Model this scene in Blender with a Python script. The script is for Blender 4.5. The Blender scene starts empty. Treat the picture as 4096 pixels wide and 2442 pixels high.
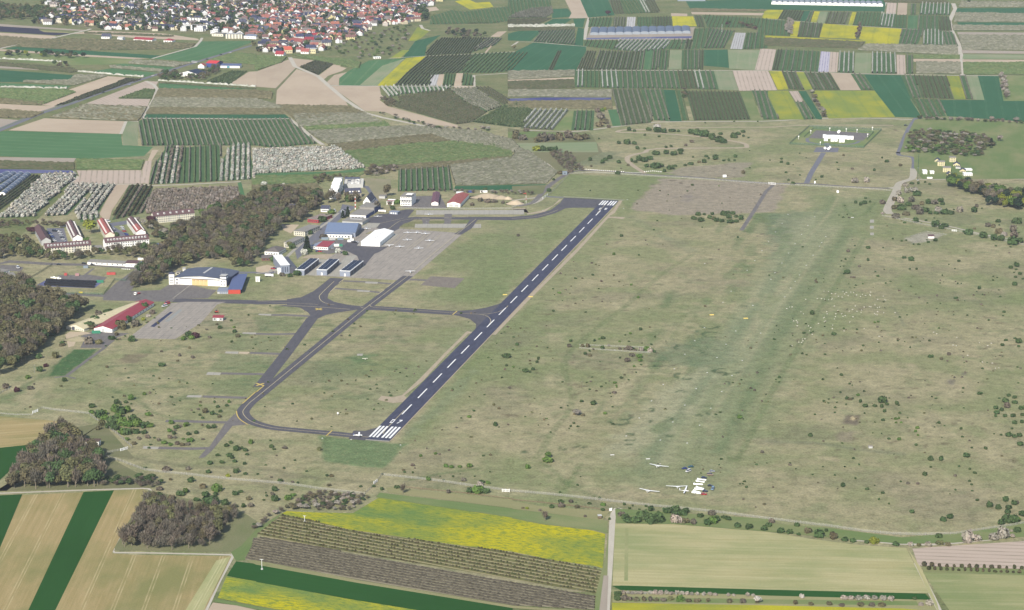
import bpy, math, random
import numpy as np
from mathutils import Vector
SC = bpy.context.scene
COL = SC.collection
R = math.radians
rnd = random.Random(7)
NR = np.random.RandomState(11)
# ---------------------------------------------------------------- camera, sky, sun, exposure
F_PX, PITCH, CAM_H = 9000.0, 0.241, 535.6
cam_data = bpy.data.cameras.new('camera')
cam_data.sensor_width = 36.0
cam_data.lens = F_PX / 4096 * 36.0
cam_data.clip_start = 5
cam_data.clip_end = 60000
cam = bpy.data.objects.new('camera', cam_data)
cam.location = (0, 0, CAM_H)
cam.rotation_euler = (math.pi / 2 - PITCH, 0, 0)
COL.objects.link(cam)
SC.camera = cam
SUN_EL, SUN_AZ = R(35), R(180 + 17)          # azimuth clockwise from +Y: behind the camera, a little left
world = bpy.data.worlds.new('World')
SC.world = world
world.use_nodes = True
wn = world.node_tree
sky = wn.nodes.new('ShaderNodeTexSky')
sky.sky_type = 'NISHITA'
sky.sun_disc = False
sky.sun_elevation = SUN_EL
sky.sun_rotation = SUN_AZ
sky.altitude = 300
bg = wn.nodes['Background']
wn.links.new(sky.outputs[0], bg.inputs[0])
bg.inputs[1].default_value = 0.10
sun_data = bpy.data.lights.new('sun', 'SUN')
sun_data.energy = 4.6
sun_data.angle = R(0.53)
sun_data.color = (1.0, 0.94, 0.83)
sun = bpy.data.objects.new('sun', sun_data)
to_sun = Vector((math.sin(SUN_AZ) * math.cos(SUN_EL), math.cos(SUN_AZ) * math.cos(SUN_EL), math.sin(SUN_EL)))
sun.rotation_euler = to_sun.to_track_quat('Z', 'Y').to_euler()
COL.objects.link(sun)
SC.view_settings.view_transform = 'Standard'
SC.view_settings.look = 'None'
SC.view_settings.exposure = 0.55
SC.view_settings.gamma = 1.0
SC.cycles.max_bounces = 5
SC.cycles.diffuse_bounces = 2
SC.cycles.volume_bounces = 0
SC.cycles.transparent_max_bounces = 6

# ---------------------------------------------------------------- surveying: photo pixel -> point on the ground
Sz = 2489 / 1024.0
FR = {}
for _i, _c in enumerate('ABCDEFGHIJKLMNOQ'):
 _r = _i // 4
 FR[_c] = ((_i % 4) * 1024, _r * 610, Sz if _r < 3 else 2483 / 1024.0)
FR['o'] = (0, 0, 2489 / 4096.0)
FR['a'] = (130, 840, 2152 / 290.0)
FR['h'] = (640, 1060, 2489 / 420.0)
FR['k'] = (1280, 680, 2489 / 380.0)
FR['s'] = (0, 0, 1.0)
_cp, _sp = math.cos(PITCH), math.sin(PITCH)


def toks(s, fr='s'):
 """'F10,20 30,40 J5,6' -> list of source pixels"""
 out = []
 for t in s.split():
  if t[0].isalpha():
   fr, t = t[0], t[1:]
  x, y = t.split(',')
  ox, oy, sc = FR[fr]
  out.append((ox + float(x) / sc, oy + float(y) / sc))
 return out


def ground(p, h=0.0):
 u, v = (p[0] - 2048) / F_PX, (1221 - p[1]) / F_PX
 d = (u, _cp + v * _sp, -_sp + v * _cp)
 t = (h - CAM_H) / d[2]
 return Vector((d[0] * t, d[1] * t, h))


def G(s, fr='s', h=0.0):
 return [ground(p, h) for p in toks(s, fr)]


def G1(s, h=0.0):
 return G(s, 's', h)[0]


def height_at(base, top):
 """height of the point seen at pixel `top` that stands above ground point seen at `base`"""
 b = ground(toks(base)[0])
 q = toks(top)[0]
 v = (1221 - q[1]) / F_PX
 # point (bx,by,z): v = (by*sp + (z-H)*cp)/(by*cp-(z-H)*sp)
 w = b.y * (v * _cp - _sp) / (_cp + v * _sp)
 return CAM_H + w


def mpp(p):
 """metres per source pixel (across) at a pixel"""
 g = ground(p)
 return math.sqrt(g.y ** 2 + CAM_H ** 2) / F_PX


# ---------------------------------------------------------------- colour
KLIGHT = 1.55


def lin(c):
 c /= 255.0
 return c / 12.92 if c <= .04045 else ((c + .055) / 1.055) ** 2.4


def A(r, g, b, k=1.0):
 return tuple(min(.85, lin(v) / KLIGHT * k) for v in (r, g, b)) + (1.0,)


# ---------------------------------------------------------------- node materials
class NT:
 def __init__(s, name, rough=.9, spec=.2):
  s.m = bpy.data.materials.new(name)
  s.m.use_nodes = True
  s.t = s.m.node_tree
  s.b = s.t.nodes['Principled BSDF']
  s.b.inputs['Roughness'].default_value = rough
  s.b.inputs['Specular IOR Level'].default_value = spec

 def n(s, typ, **kw):
  nd = s.t.nodes.new('ShaderNode' + typ)
  for k, v in kw.items():
   if k.startswith('i_'):
    k = k[2:]
    k = int(k) if k.isdigit() else k.replace('_', ' ')
    s.put(nd.inputs[k], v)
   else:
    setattr(nd, k, v)
  return nd

 def put(s, sock, v):
  if hasattr(v, 'is_linked') or hasattr(v, 'links'):
   s.t.links.new(v, sock)
  else:
   sock.default_value = v

 def math(s, op, a, b=0.0, c=0.0, clamp=False):
  nd = s.t.nodes.new('ShaderNodeMath')
  nd.operation = op
  nd.use_clamp = clamp
  s.put(nd.inputs[0], a)
  s.put(nd.inputs[1], b)
  s.put(nd.inputs[2], c)
  return nd.outputs[0]

 def mix(s, f, a, b, mode='MIX'):
  nd = s.t.nodes.new('ShaderNodeMix')
  nd.data_type = 'RGBA'
  nd.blend_type = mode
  nd.clamp_factor = True
  s.put(nd.inputs[0], f)
  s.put(nd.inputs[6], a)
  s.put(nd.inputs[7], b)
  return nd.outputs[2]

 def noise(s, vec, scale, detail=3.0, rough=.55):
  nd = s.n('TexNoise')
  nd.inputs['Scale'].default_value = scale
  nd.inputs['Detail'].default_value = detail
  nd.inputs['Roughness'].default_value = rough
  s.put(nd.inputs['Vector'], vec)
  return nd.outputs[0]

 def ramp(s, f, lo, hi):
  nd = s.n('MapRange')
  nd.inputs[1].default_value = lo
  nd.inputs[2].default_value = hi
  s.put(nd.inputs[0], f)
  return nd.outputs[0]

 def pos(s):
  return s.n('NewGeometry').outputs['Position']

 def scaled(s, vec, xyz):
  nd = s.n('VectorMath', operation='MULTIPLY')
  s.put(nd.inputs[0], vec)
  nd.inputs[1].default_value = xyz
  return nd.outputs[0]

 def out(s, col):
  s.put(s.b.inputs['Base Color'], col)
  return s.m


MATS = {}


def paint(name, col, rough=.6, spec=.3, var=.12, scale=.35, metal=0.0):
 """painted or plain building surface with a little dirt"""
 if name in MATS:
  return MATS[name]
 t = NT(name, rough, spec)
 t.b.inputs['Metallic'].default_value = metal
 f = t.noise(t.pos(), scale, 4)
 d = t.n('Mix', data_type='RGBA')
 a = tuple(c * (1 - var) for c in col[:3]) + (1,)
 b = tuple(min(.9, c * (1 + var)) for c in col[:3]) + (1,)
 MATS[name] = t.out(t.mix(t.ramp(f, .3, .7), a, b))
 return MATS[name]


# ---------------------------------------------------------------- objects
def tag(o, label=None, cat=None, group=None, kind=None):
 if label: o['label'] = label
 if cat: o['category'] = cat
 if group: o['group'] = group
 if kind: o['kind'] = kind
 return o


def link(name, me, parent=None):
 o = bpy.data.objects.new(name, me)
 COL.objects.link(o)
 if parent: o.parent = parent
 return o


def empty(name, loc, rz=0.0, label=None, cat=None, group=None):
 o = bpy.data.objects.new(name, None)
 o.empty_display_size = 1
 o.location = loc
 o.rotation_euler = (0, 0, rz)
 COL.objects.link(o)
 return tag(o, label, cat, group)


def mesh_np(name, V, polys, mats=None, mi=None, col=None, smooth=False):
 """V (n,3) array; polys (m,k) int array of equal-sided faces"""
 me = bpy.data.meshes.new(name)
 V = np.asarray(V, np.float32)
 Pn = np.asarray(polys, np.int32)
 m, k = Pn.shape
 me.vertices.add(len(V))
 me.vertices.foreach_set('co', V.ravel())
 me.loops.add(m * k)
 me.loops.foreach_set('vertex_index', Pn.ravel())
 me.polygons.add(m)
 me.polygons.foreach_set('loop_start', np.arange(m, dtype=np.int32) * k)
 if mats:
  for q in (mats if isinstance(mats, (list, tuple)) else [mats]): me.materials.append(q)
 if mi is not None: me.polygons.foreach_set('material_index', np.asarray(mi, np.int32))
 if smooth: me.polygons.foreach_set('use_smooth', np.ones(m, bool))
 me.update(calc_edges=True)
 if col is not None:
  at = me.color_attributes.new('tint', 'FLOAT_COLOR', 'POINT')
  c4 = np.ones((len(V), 4), np.float32)
  c4[:, :3] = col
  at.data.foreach_set('color', c4.ravel())
 return me


class MB:
 """collects boxes, prisms, tubes into one mesh with several materials"""
 def __init__(s):
  s.v, s.f, s.m, s.mats = [], [], [], []

 def mi(s, mat):
  if mat not in s.mats: s.mats.append(mat)
  return s.mats.index(mat)

 def face(s, pts, mat):
  n = len(s.v)
  s.v += [tuple(p) for p in pts]
  s.f.append(list(range(n, n + len(pts))))
  s.m.append(s.mi(mat))
  return s

 def box(s, x0, x1, y0, y1, z0, z1, mat):
  n = len(s.v)
  s.v += [(x0, y0, z0), (x1, y0, z0), (x1, y1, z0), (x0, y1, z0), (x0, y0, z1), (x1, y0, z1), (x1, y1, z1), (x0, y1, z1)]
  for q in ((0, 3, 2, 1), (4, 5, 6, 7), (0, 1, 5, 4), (1, 2, 6, 5), (2, 3, 7, 6), (3, 0, 4, 7)):
   s.f.append([n + i for i in q])
   s.m.append(s.mi(mat))
  return s

 def prism(s, prof, axis, a0, a1, mat):
  """closed profile [(p,z)] swept along axis 'x' or 'y' from a0 to a1"""
  n = len(s.v)
  k = len(prof)
  for a in (a0, a1):
   for p, z in prof:
    s.v.append((a, p, z) if axis == 'x' else (p, a, z))
  i = s.mi(mat)
  s.f.append([n + j for j in range(k)]); s.m.append(i)
  s.f.append([n + k + j for j in range(k)][::-1]); s.m.append(i)
  for j in range(k):
   s.f.append([n + j, n + k + j, n + k + (j + 1) % k, n + (j + 1) % k]); s.m.append(i)
  return s

 def tube(s, pts, rad, mat, n=6):
  """tapered tube through points; rad number or list"""
  pts = [Vector(p) for p in pts]
  if not isinstance(rad, (list, tuple)): rad = [rad] * len(pts)
  base = len(s.v)
  for i, p in enumerate(pts):
   d = (pts[min(i + 1, len(pts) - 1)] - pts[max(i - 1, 0)]).normalized()
   a = d.orthogonal().normalized()
   b = d.cross(a)
   for j in range(n):
    t = 2 * math.pi * j / n
    s.v.append(tuple(p + (a * math.cos(t) + b * math.sin(t)) * rad[i]))
  mi = s.mi(mat)
  for i in range(len(pts) - 1):
   for j in range(n):
    s.f.append([base + i * n + j, base + i * n + (j + 1) % n, base + (i + 1) * n + (j + 1) % n, base + (i + 1) * n + j]); s.m.append(mi)
  s.f.append([base + j for j in range(n)][::-1]); s.m.append(mi)
  s.f.append([base + (len(pts) - 1) * n + j for j in range(n)]); s.m.append(mi)
  return s

 def mesh(s, name, smooth=False):
  me = bpy.data.meshes.new(name)
  me.from_pydata(s.v, [], s.f)
  for q in s.mats: me.materials.append(q)
  me.polygons.foreach_set('material_index', np.asarray(s.m, np.int32))
  if smooth: me.polygons.foreach_set('use_smooth', np.ones(len(s.f), bool))
  me.update()
  return me

 def build(s, name, parent=None, smooth=False):
  return link(name, s.mesh(name, smooth), parent)


def spline(pts, n=8):
 """Catmull-Rom through Vectors"""
 P = [pts[0]] + list(pts) + [pts[-1]]
 out = []
 for i in range(1, len(P) - 2):
  p0, p1, p2, p3 = P[i - 1:i + 3]
  for k in range(n):
   t = k / n
   out.append(.5 * ((2 * p1) + (p2 - p0) * t + (2 * p0 - 5 * p1 + 4 * p2 - p3) * t * t + (3 * p1 - p0 - 3 * p2 + p3) * t ** 3))
 out.append(pts[-1])
 return out


def strip_pts(pts, w):
 L, Rr = [], []
 for i, p in enumerate(pts):
  a = pts[max(i - 1, 0)]
  b = pts[min(i + 1, len(pts) - 1)]
  d = (b - a)
  d.z = 0
  d.normalize()
  nrm = Vector((-d.y, d.x, 0))
  ww = w[i] if isinstance(w, (list, tuple)) else w
  L.append(p + nrm * ww / 2)
  Rr.append(p - nrm * ww / 2)
 return L, Rr


ZL = [0.12]


def layer(step=0.012):
 ZL[0] += step
 return ZL[0]


def flat(name, pts, mat, z=None, kind='structure', uvdir=None, parent=None):
 """a polygon lying on the ground, with a uv in metres: v along uvdir"""
 z = layer() if z is None else z
 me = bpy.data.meshes.new(name)
 me.from_pydata([(p.x, p.y, z) for p in pts], [], [list(range(len(pts)))])
 if me.polygons[0].normal.z < 0: me.flip_normals()
 me.materials.append(mat)
 set_uv(me, uvdir or Vector((0, 1, 0)))
 o = link(name, me, parent)
 if kind: o['kind'] = kind
 return o


def set_uv(me, d):
 d = Vector((d.x, d.y, 0)).normalized()
 uv = me.uv_layers.new(name='metres')
 co = np.empty(len(me.vertices) * 3, np.float32)
 me.vertices.foreach_get('co', co)
 co = co.reshape(-1, 3)
 li = np.empty(len(me.loops), np.int32)
 me.loops.foreach_get('vertex_index', li)
 c = co[li]
 o = co.mean(0)
 u = (c[:, 0] - o[0]) * d.y - (c[:, 1] - o[1]) * d.x
 v = (c[:, 0] - o[0]) * d.x + (c[:, 1] - o[1]) * d.y
 uv.data.foreach_set('uv', np.stack([u, v], 1).astype(np.float32).ravel())


def ribbon(name, pts, w, mat, z=None, kind='structure', smooth=0, parent=None):
 z = layer() if z is None else z
 if smooth: pts = spline(pts, smooth)
 L, Rr = strip_pts(pts, w)
 V = [(p.x, p.y, z) for p in L] + [(p.x, p.y, z) for p in Rr]
 n = len(L)
 Fc = [[i, n + i, n + i + 1, i + 1] for i in range(n - 1)]
 me = bpy.data.meshes.new(name)
 me.from_pydata(V, [], Fc)
 me.materials.append(mat)
 me.update()
 if me.polygons[0].normal.z < 0: me.flip_normals()
 set_uv(me, pts[-1] - pts[0])
 o = link(name, me, parent)
 if kind: o['kind'] = kind
 return o

# ---------------------------------------------------------------- ground materials
def vnoise(x, y, scale, octs=4, seed=0):
 out = np.zeros_like(x)
 amp, tot = 1.0, 0
 for o in range(octs):
  rs = np.random.RandomState(seed * 17 + o)
  T = rs.rand(64, 64)
  X, Y = x / scale, y / scale
  xi, yi = np.floor(X).astype(int), np.floor(Y).astype(int)
  fx, fy = X - xi, Y - yi
  fx, fy = fx * fx * (3 - 2 * fx), fy * fy * (3 - 2 * fy)
  g = lambda a, b: T[a % 64, b % 64]
  out += amp * ((g(xi, yi) * (1 - fx) + g(xi + 1, yi) * fx) * (1 - fy) + (g(xi, yi + 1) * (1 - fx) + g(xi + 1, yi + 1) * fx) * fy)
  tot += amp
  amp *= .55
  scale /= 2.03
 return out / tot


def grass_mat(name, tint_attr=True, c1=None, c2=None, fine=.5):
 t = NT(name, 1.0, .05)
 p = t.pos()
 f1 = t.noise(t.scaled(p, (1, .8, 1)), .55, 3, .7)
 f2 = t.noise(p, .11, 5, .65)
 f3 = t.noise(p, .02, 3, .6)
 if tint_attr:
  base = t.n('Attribute', attribute_name='tint').outputs['Color']
 else:
  base = t.mix(t.ramp(f3, .35, .65), c1, c2)
 v = t.math('ADD', t.math('MULTIPLY', t.math('SUBTRACT', f1, .5), fine * 1.6), t.math('MULTIPLY', t.math('SUBTRACT', f2, .5), fine * 1.5))
 v = t.math('ADD', v, 1.0)
 col = t.n('VectorMath', operation='SCALE')
 t.put(col.inputs[0], base)
 t.put(col.inputs['Scale'], v)
 # dry straw flecks and dark green tufts
 fl = t.ramp(t.noise(p, .9, 2, .5), .60, .72)
 c = t.mix(t.math('MULTIPLY', fl, .34), col.outputs[0], A(208, 198, 156))
 dk = t.ramp(t.noise(t.scaled(p, (1, .6, 1)), .42, 2, .5), .63, .74)
 c = t.mix(t.math('MULTIPLY', dk, .34), c, A(92, 108, 68))
 tu = t.noise(t.scaled(p, (1, .75, 1)), .24, 4, .72)
 c = t.mix(t.math('MULTIPLY', t.ramp(tu, .55, .66), .30), c, A(176, 166, 122))
 c = t.mix(t.math('MULTIPLY', t.ramp(tu, .44, .34), .34), c, A(98, 112, 70))
 return t.out(c)


M_GRASS = grass_mat('grass_painted', fine=.85)
M_LAND = grass_mat('grass_plain', False, A(112, 126, 80), A(138, 138, 98), .7)
# far ground sheet
me = bpy.data.meshes.new('ground')
me.from_pydata([(-9000, -1500, 0), (9000, -1500, 0), (9000, 16000, 0), (-9000, 16000, 0)], [], [(0, 1, 2, 3)])
me.materials.append(M_LAND)
link('ground', me)['kind'] = 'structure'

# runway frame: u along the runway from the near threshold, v to the right of it
_az, _X0, _Y0 = .227, -105.514, 1738.719
_rc, _rs = math.cos(_az), math.sin(_az)


def RW(u, v, z=0.0):
 return Vector((_X0 + v * _rc + u * _rs, _Y0 - v * _rs + u * _rc, z))


RDIR = Vector((_rs, _rc, 0))
# ---------------------------------------------------------------- airfield grass with its worn, mown and dry areas
_xs = np.arange(-560, 800, 2.3)
_ys = np.arange(1390, 3480, 3.6)
GX, GY = np.meshgrid(_xs, _ys)
GX, GY = GX.ravel(), GY.ravel()
GC = np.zeros((len(GX), 3))


def c3(r, g, b): return np.array(A(r, g, b)[:3])


def blend(col, a):
 global GC
 GC = GC * (1 - a[:, None]) + np.asarray(col)[None, :] * a[:, None]


def sdist(pts):
 """signed distance to polygon (negative inside)"""
 n = len(pts)
 d = np.full(len(GX), 1e9)
 ins = np.zeros(len(GX), bool)
 for i in range(n):
  a, b = pts[i], pts[(i + 1) % n]
  ex, ey = b.x - a.x, b.y - a.y
  wx, wy = GX - a.x, GY - a.y
  t = np.clip((wx * ex + wy * ey) / (ex * ex + ey * ey + 1e-9), 0, 1)
  d = np.minimum(d, (wx - ex * t) ** 2 + (wy - ey * t) ** 2)
  cnd = ((a.y > GY) != (b.y > GY))
  with np.errstate(divide='ignore', invalid='ignore'):
   xi = a.x + (GY - a.y) * (b.x - a.x) / (b.y - a.y + 1e-12)
  ins ^= cnd & (GX < xi)
 d = np.sqrt(d)
 return np.where(ins, -d, d)


def ldist(pts):
 d = np.full(len(GX), 1e9)
 for a, b in zip(pts[:-1], pts[1:]):
  ex, ey = b.x - a.x, b.y - a.y
  wx, wy = GX - a.x, GY - a.y
  t = np.clip((wx * ex + wy * ey) / (ex * ex + ey * ey + 1e-9), 0, 1)
  d = np.minimum(d, (wx - ex * t) ** 2 + (wy - ey * t) ** 2)
 return np.sqrt(d)


N1 = vnoise(GX, GY, 160, 5, 1)
N2 = vnoise(GX, GY, 38, 4, 2)
N3 = vnoise(GX, GY, 14, 3, 3)
sm = lambda x, a, b: np.clip((x - a) / (b - a), 0, 1) ** 2 * (3 - 2 * np.clip((x - a) / (b - a), 0, 1))


def spoly(s, col, alpha=.8, feather=6, rough=6, fr='s'):
 d = sdist(G(s, fr)) + (N3 - .5) * 2 * rough + (N2 - .5) * rough
 blend(col, alpha * sm(-d, -feather / 2, feather / 2))


def sline(s, w, col, alpha=.6, feather=2.5, smooth=True, gap=0, fr='s'):
 p = G(s, fr)
 if smooth: p = spline(p, 6)
 d = ldist(p) + (N3 - .5) * 1.5
 a = sm(-d, -w / 2 - feather / 2, -w / 2 + feather / 2)
 if gap: a *= 1 - .7 * sm(-d, -gap / 2 - .6, -gap / 2 + .6)
 if w > 7 and not gap: a = a * (.3 + .7 * sm(N2 * .6 + N3 * .4, .38, .6))
 blend(col, alpha * a)


DRY, GRN, DGR, PNK, PALE = c3(171, 165, 129), c3(132, 146, 98), c3(96, 124, 78), c3(170, 158, 142), c3(186, 176, 142)
GC[:] = DRY
blend(GRN, .62 * sm(N1, .44, .70))
blend(PALE, .6 * sm(N2, .52, .72))
blend(GRN, .5 * sm(N2, .50, .30))
blend(DGR, .34 * sm(N3, .56, .75) * sm(N2, .35, .6))
blend(c3(140, 133, 112), .35 * sm(vnoise(GX, GY, 60, 4, 9), .55, .75))
_v = (GX - _X0) * _rc - (GY - _Y0) * _rs
_u = (GX - _X0) * _rs + (GY - _Y0) * _rc
_in = sm(_u, -40, 0) * sm(-_u, -1040, -1000)
blend(GRN, _in * .75 * sm(_v, 14, 22) * sm(-_v, -60, -24) * sm(N2, .3, .6))
blend(GRN, _in * .8 * sm(-_v, 10, 16) * sm(_v, -110, -30) * sm(N2, .25, .6) * sm(_u, 380, 480))
# mown and dry blocks
spoly('G290,440 560,215 1450,250 1130,555 1080,480 500,430', GRN, .75, 5, 5)
spoly('G1450,250 2489,300 H190,330 80,580 G2370,590 1590,610 1140,560', PNK, .9, 6, 7)
spoly('G1560,430 1750,400 1800,440 1720,480', c3(140, 132, 130), .5, 14, 10)
spoly('G2370,595 2489,590 H130,600 0,800 G2240,775', DGR, .65, 4, 4)
spoly('G1500,200 1700,140 2340,95 2230,250 1700,245', PNK, .8, 8, 8)
spoly('G0,0 1100,0 900,120 440,160 160,0', c3(122, 134, 104), .7, 20, 14)
spoly('H400,420 700,400 640,560 420,560', GRN, .6, 20, 14)
spoly('H690,500 1080,470 1020,800 700,790 640,640', GRN, .6, 20, 12)
spoly('H0,600 640,560 500,860 200,1200 0,1300', c3(124, 140, 112), .65, 20, 14)
spoly('o2000,480 2110,480 2080,640 1760,1210 1480,1180 1820,690', c3(142, 152, 112), .7, 40, 26)
for _q in range(70):
 _u0, _v0 = rnd.uniform(60, 900), rnd.uniform(150, 262)
 _l, _w = rnd.uniform(15, 60), rnd.uniform(3, 10)
 _d = np.sqrt(((_u - _u0) / _l) ** 2 + ((_v - _v0 + .02 * (_u - _u0)) / _w) ** 2) + (N3 - .5) * 1.6
 blend(DGR if _q % 2 else PALE, .42 * sm(-_d, -1.1, -.4))
spoly('K1500,760 1900,600 2000,700 1500,1280 1150,1483 900,1483 1100,1200', c3(176, 174, 142), .75, 18, 14)
spoly('K1300,450 1900,330 2300,420 2200,560 1500,620', c3(116, 134, 102), .6, 18, 16)
spoly('K2100,150 2300,160 2250,320 2050,300', c3(112, 132, 98), .6, 18, 12)
spoly('K1420,1130 1560,1090 1530,1200 1400,1260', DGR, .6, 10, 8)
spoly('K1280,1380 1450,1320 1380,1483 1200,1483', DGR, .5, 12, 8)
spoly('J620,1280 1060,1312 1290,1345 1500,1345 1350,1483 N1350,0 1240,110 650,50', c3(110, 137, 92), .85, 4, 4)
spoly('J1420,1210 1700,1000 2100,620 2160,640 1760,1090 1440,1340', c3(140, 152, 118), .5, 10, 8)
spoly('J2000,620 2200,420 2230,470 2060,640', GRN, .7, 10, 8)
for q in ('J0,110 500,115 390,262 0,265', 'J0,300 345,315 220,455 0,460', 'J0,495 200,505 90,650 0,660', 'I2330,320 2489,330 2489,440 2240,440',
          'I2140,480 2489,490 2489,660 2030,650', 'I2080,740 2489,700 2489,780 2350,880 2000,880', 'J180,0 430,25 500,80 180,80'):
 spoly(q, c3(126, 140, 100), .6, 4, 5)
spoly('J870,520 1010,470 1150,490 1120,540 1000,560', c3(92, 128, 82), .75, 10, 8)
spoly('J640,520 1000,560 1100,640 900,800 600,760 560,640', c3(118, 136, 98), .45, 24, 18)
spoly('I960,425 1000,440 660,690 480,700 330,740 200,870 0,960 0,900 300,740 600,550 680,430', c3(108, 128, 86), .7, 8, 6)
spoly('I720,430 960,430 620,690 480,695 560,560', c3(74, 112, 68), .95, 2, 2)
spoly('I1170,565 1240,485 1445,478 1340,572', c3(130, 116, 100), .65, 5, 6)
spoly('I1830,60 2200,80 2250,170 1950,215 1900,190', c3(178, 166, 140), .7, 10, 8)
spoly('L745,1060 905,1075 872,1172 715,1155', c3(126, 114, 100), .9, 3, 3)
spoly('L800,1065 855,1070 845,1135 785,1130', c3(214, 196, 154), .95, 2, 3)
spoly('L695,1235 845,1243 800,1342 662,1330', c3(150, 136, 120), .6, 5, 5)
spoly('H1340,840 1540,775 1720,800 1620,850 1400,895', c3(184, 178, 164), .8, 4, 4)
for q in ('L1750,725 1810,735 1800,785 1745,775', 'L1895,665 1930,665 1920,690 1890,685'):
 spoly(q, c3(120, 112, 108), .7, 4, 3)
for q in ('L1360,570 1420,585 1400,600 1360,590', 'L2100,600 2190,620 2180,640 2100,620', 'L2330,610 2395,625 2370,640', 'L1730,790 1920,770 1900,820 1800,805',
          'L1600,465 1900,465 2100,495 2050,520 1700,480', 'L2190,500 2245,505 2220,520', 'Q1215,290 1250,295 1240,340 1205,335', 'Q510,0 680,20 660,40 560,20',
          'Q1390,260 1450,270 1440,300 1380,290', 'K530,1130 690,1135 660,1165 540,1160', 'K550,555 640,550 620,585 560,580', 'K320,1005 400,1010 380,1025'):
 spoly(q, c3(184, 172, 140), .75, 5, 4)
# wheel tracks
TRK = c3(94, 120, 72)
sline('G1750,1000 1450,1190 1120,1483 K820,230 600,420 510,580 540,740 590,900 540,1050 400,1230 280,1430 O230,10', 5, TRK, .5, 3, True, 1.6)
sline('H930,830 700,1230 530,1483 L500,30 390,260 190,580 0,920 K2450,1000 2200,1483 O2100,0', 5, TRK, .55, 3, True, 1.4)
sline('H640,430 560,560 400,770 200,1010 0,1290', 9, c3(118, 136, 94), .5, 9)
sline('H680,440 600,590 450,760 260,1000 40,1250 K2420,40', 3, PALE, .5, 4)
sline('H600,780 500,910 380,1080 250,1280 120,1440 K2400,290 2200,640 2050,850 1830,1190 1600,1483', 8, c3(116, 134, 92), .5, 8)
sline('H630,800 540,900 410,1080 280,1280 150,1440 K2440,290 2240,640 2090,850 1870,1190', 3, PALE, .5, 4)
sline('K2050,540 1880,760 1740,900 1600,1090 1440,1290 1300,1483', 5, c3(118, 134, 100), .5, 4)
sline('I720,712 900,765 1230,870 1330,920 1500,1050 1750,1120', 4, TRK, .6, 2, True, 1.3)
sline('M1200,-10 1600,60 1950,90 2480,110 N500,190 1100,250', 7, c3(128, 128, 100), .6, 5)
sline('K330,490 800,540 1100,580', 3, TRK, .45, 3)
sline('O290,50 420,150 550,270 720,350 850,390', 4, TRK, .6, 3, True, 1.3)
sline('O660,60 600,180 540,270 480,360', 4, TRK, .6, 3, True, 1.3)
sline('N1500,220 1800,160 2170,110', 3.5, TRK, .6, 3)
sline('L0,1330 500,1350 900,1410 1300,1450', 7, c3(132, 136, 110), .6, 6)
sline('L1200,20 1290,130 1320,210', 3, c3(128, 132, 108), .6, 3)
sline('G1130,620 1300,720 1500,830 1750,960', 14, c3(142, 150, 122), .5, 10)
sline('H730,500 770,570 850,620 940,600 1040,490', 4, TRK, .5, 3)
sline('o1985,520 1800,800 1600,1120', 26, c3(176, 176, 142), .6, 24, False, 0)
sline('o2030,540 1860,800 1700,1080', 18, c3(174, 174, 140), .6, 18, False, 0)
sline('o2062,560 1890,830 1745,1100', 12, c3(106, 130, 90), .6, 14, False, 0)
sline('o1940,600 1730,900 1560,1150', 12, c3(104, 128, 92), .5, 14, False, 0)
sline('o2010,600 1830,880 1660,1150', 8, c3(108, 130, 92), .5, 12, False, 0)
spoly('J980,900 2489,-100 2489,60 1450,1000 1080,1290', c3(150, 156, 124), .3, 30, 10)
spoly('F1760,1010 2489,700 2489,1350 2300,1470 1400,1440 2060,1200 2030,1150 1640,1190', c3(122, 142, 92), .5, 20, 18)
# ring marks in the turf
for s in ('K1940,290,85,25 2090,645,130,24 2075,765,40,19 1095,1092,65,24 1040,1140,90,28 1150,1262,28,9 1150,1326,45,13 2250,20,30,10 1920,205,85,24 1620,690,34,20 '
          '1700,715,34,14 1340,1022,34,14 1880,1065,32,14 1830,462,32,9 1560,395,50,16 1645,420,60,15 1425,595,45,10 1140,1350,26,9 1530,1270,28,12 1350,1136,14,8 1510,1110,45,14 '
          '660,1385,40,10 180,1430,70,14 500,1395,30,12 1640,850,45,11 2050,670,40,14 1780,255,28,9 1810,1085,30,15').split(' '):
 if s[0] == 'K': s = s[1:]
 x, y, a, b = [float(q) for q in s.split(',')]
 c = G1('K%g,%g' % (x, y))
 rx = a / Sz * mpp(toks('K%g,%g' % (x, y))[0])
 p0, p1 = G1('K%g,%g' % (x, y - b)), G1('K%g,%g' % (x, y + b))
 ry = (p0 - p1).length / 2
 rr = np.sqrt(((GX - c.x) / rx) ** 2 + ((GY - c.y) / ry) ** 2)
 wd = 1.4 / max(min(rx, ry), 2)
 blend(c3(76, 100, 68), .85 * sm(-abs(rr - 1), -wd * 1.6, -wd * .4) * sm(N3 + .4 * np.sin(np.arctan2(GY - c.y, GX - c.x) + x), .3, .6))
for s in ('J650,650,50,12 770,670,25,14 1160,690,40,9 480,610,20,7 620,215,25,10 1375,600,35,12 2260,460,34,16 70,225,30,20').split(' '):
 s = s.lstrip('J')
 x, y, a, b = [float(q) for q in s.split(',')]
 c = G1('J%g,%g' % (x, y))
 rx = a / Sz * mpp(toks('J%g,%g' % (x, y))[0])
 ry = (G1('J%g,%g' % (x, y - b)) - G1('J%g,%g' % (x, y + b))).length / 2
 rr = np.sqrt(((GX - c.x) / rx) ** 2 + ((GY - c.y) / ry) ** 2)
 blend(c3(90, 112, 80), .55 * sm(-abs(rr - 1), -.35, -.08) * sm(N3, .35, .6))
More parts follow.
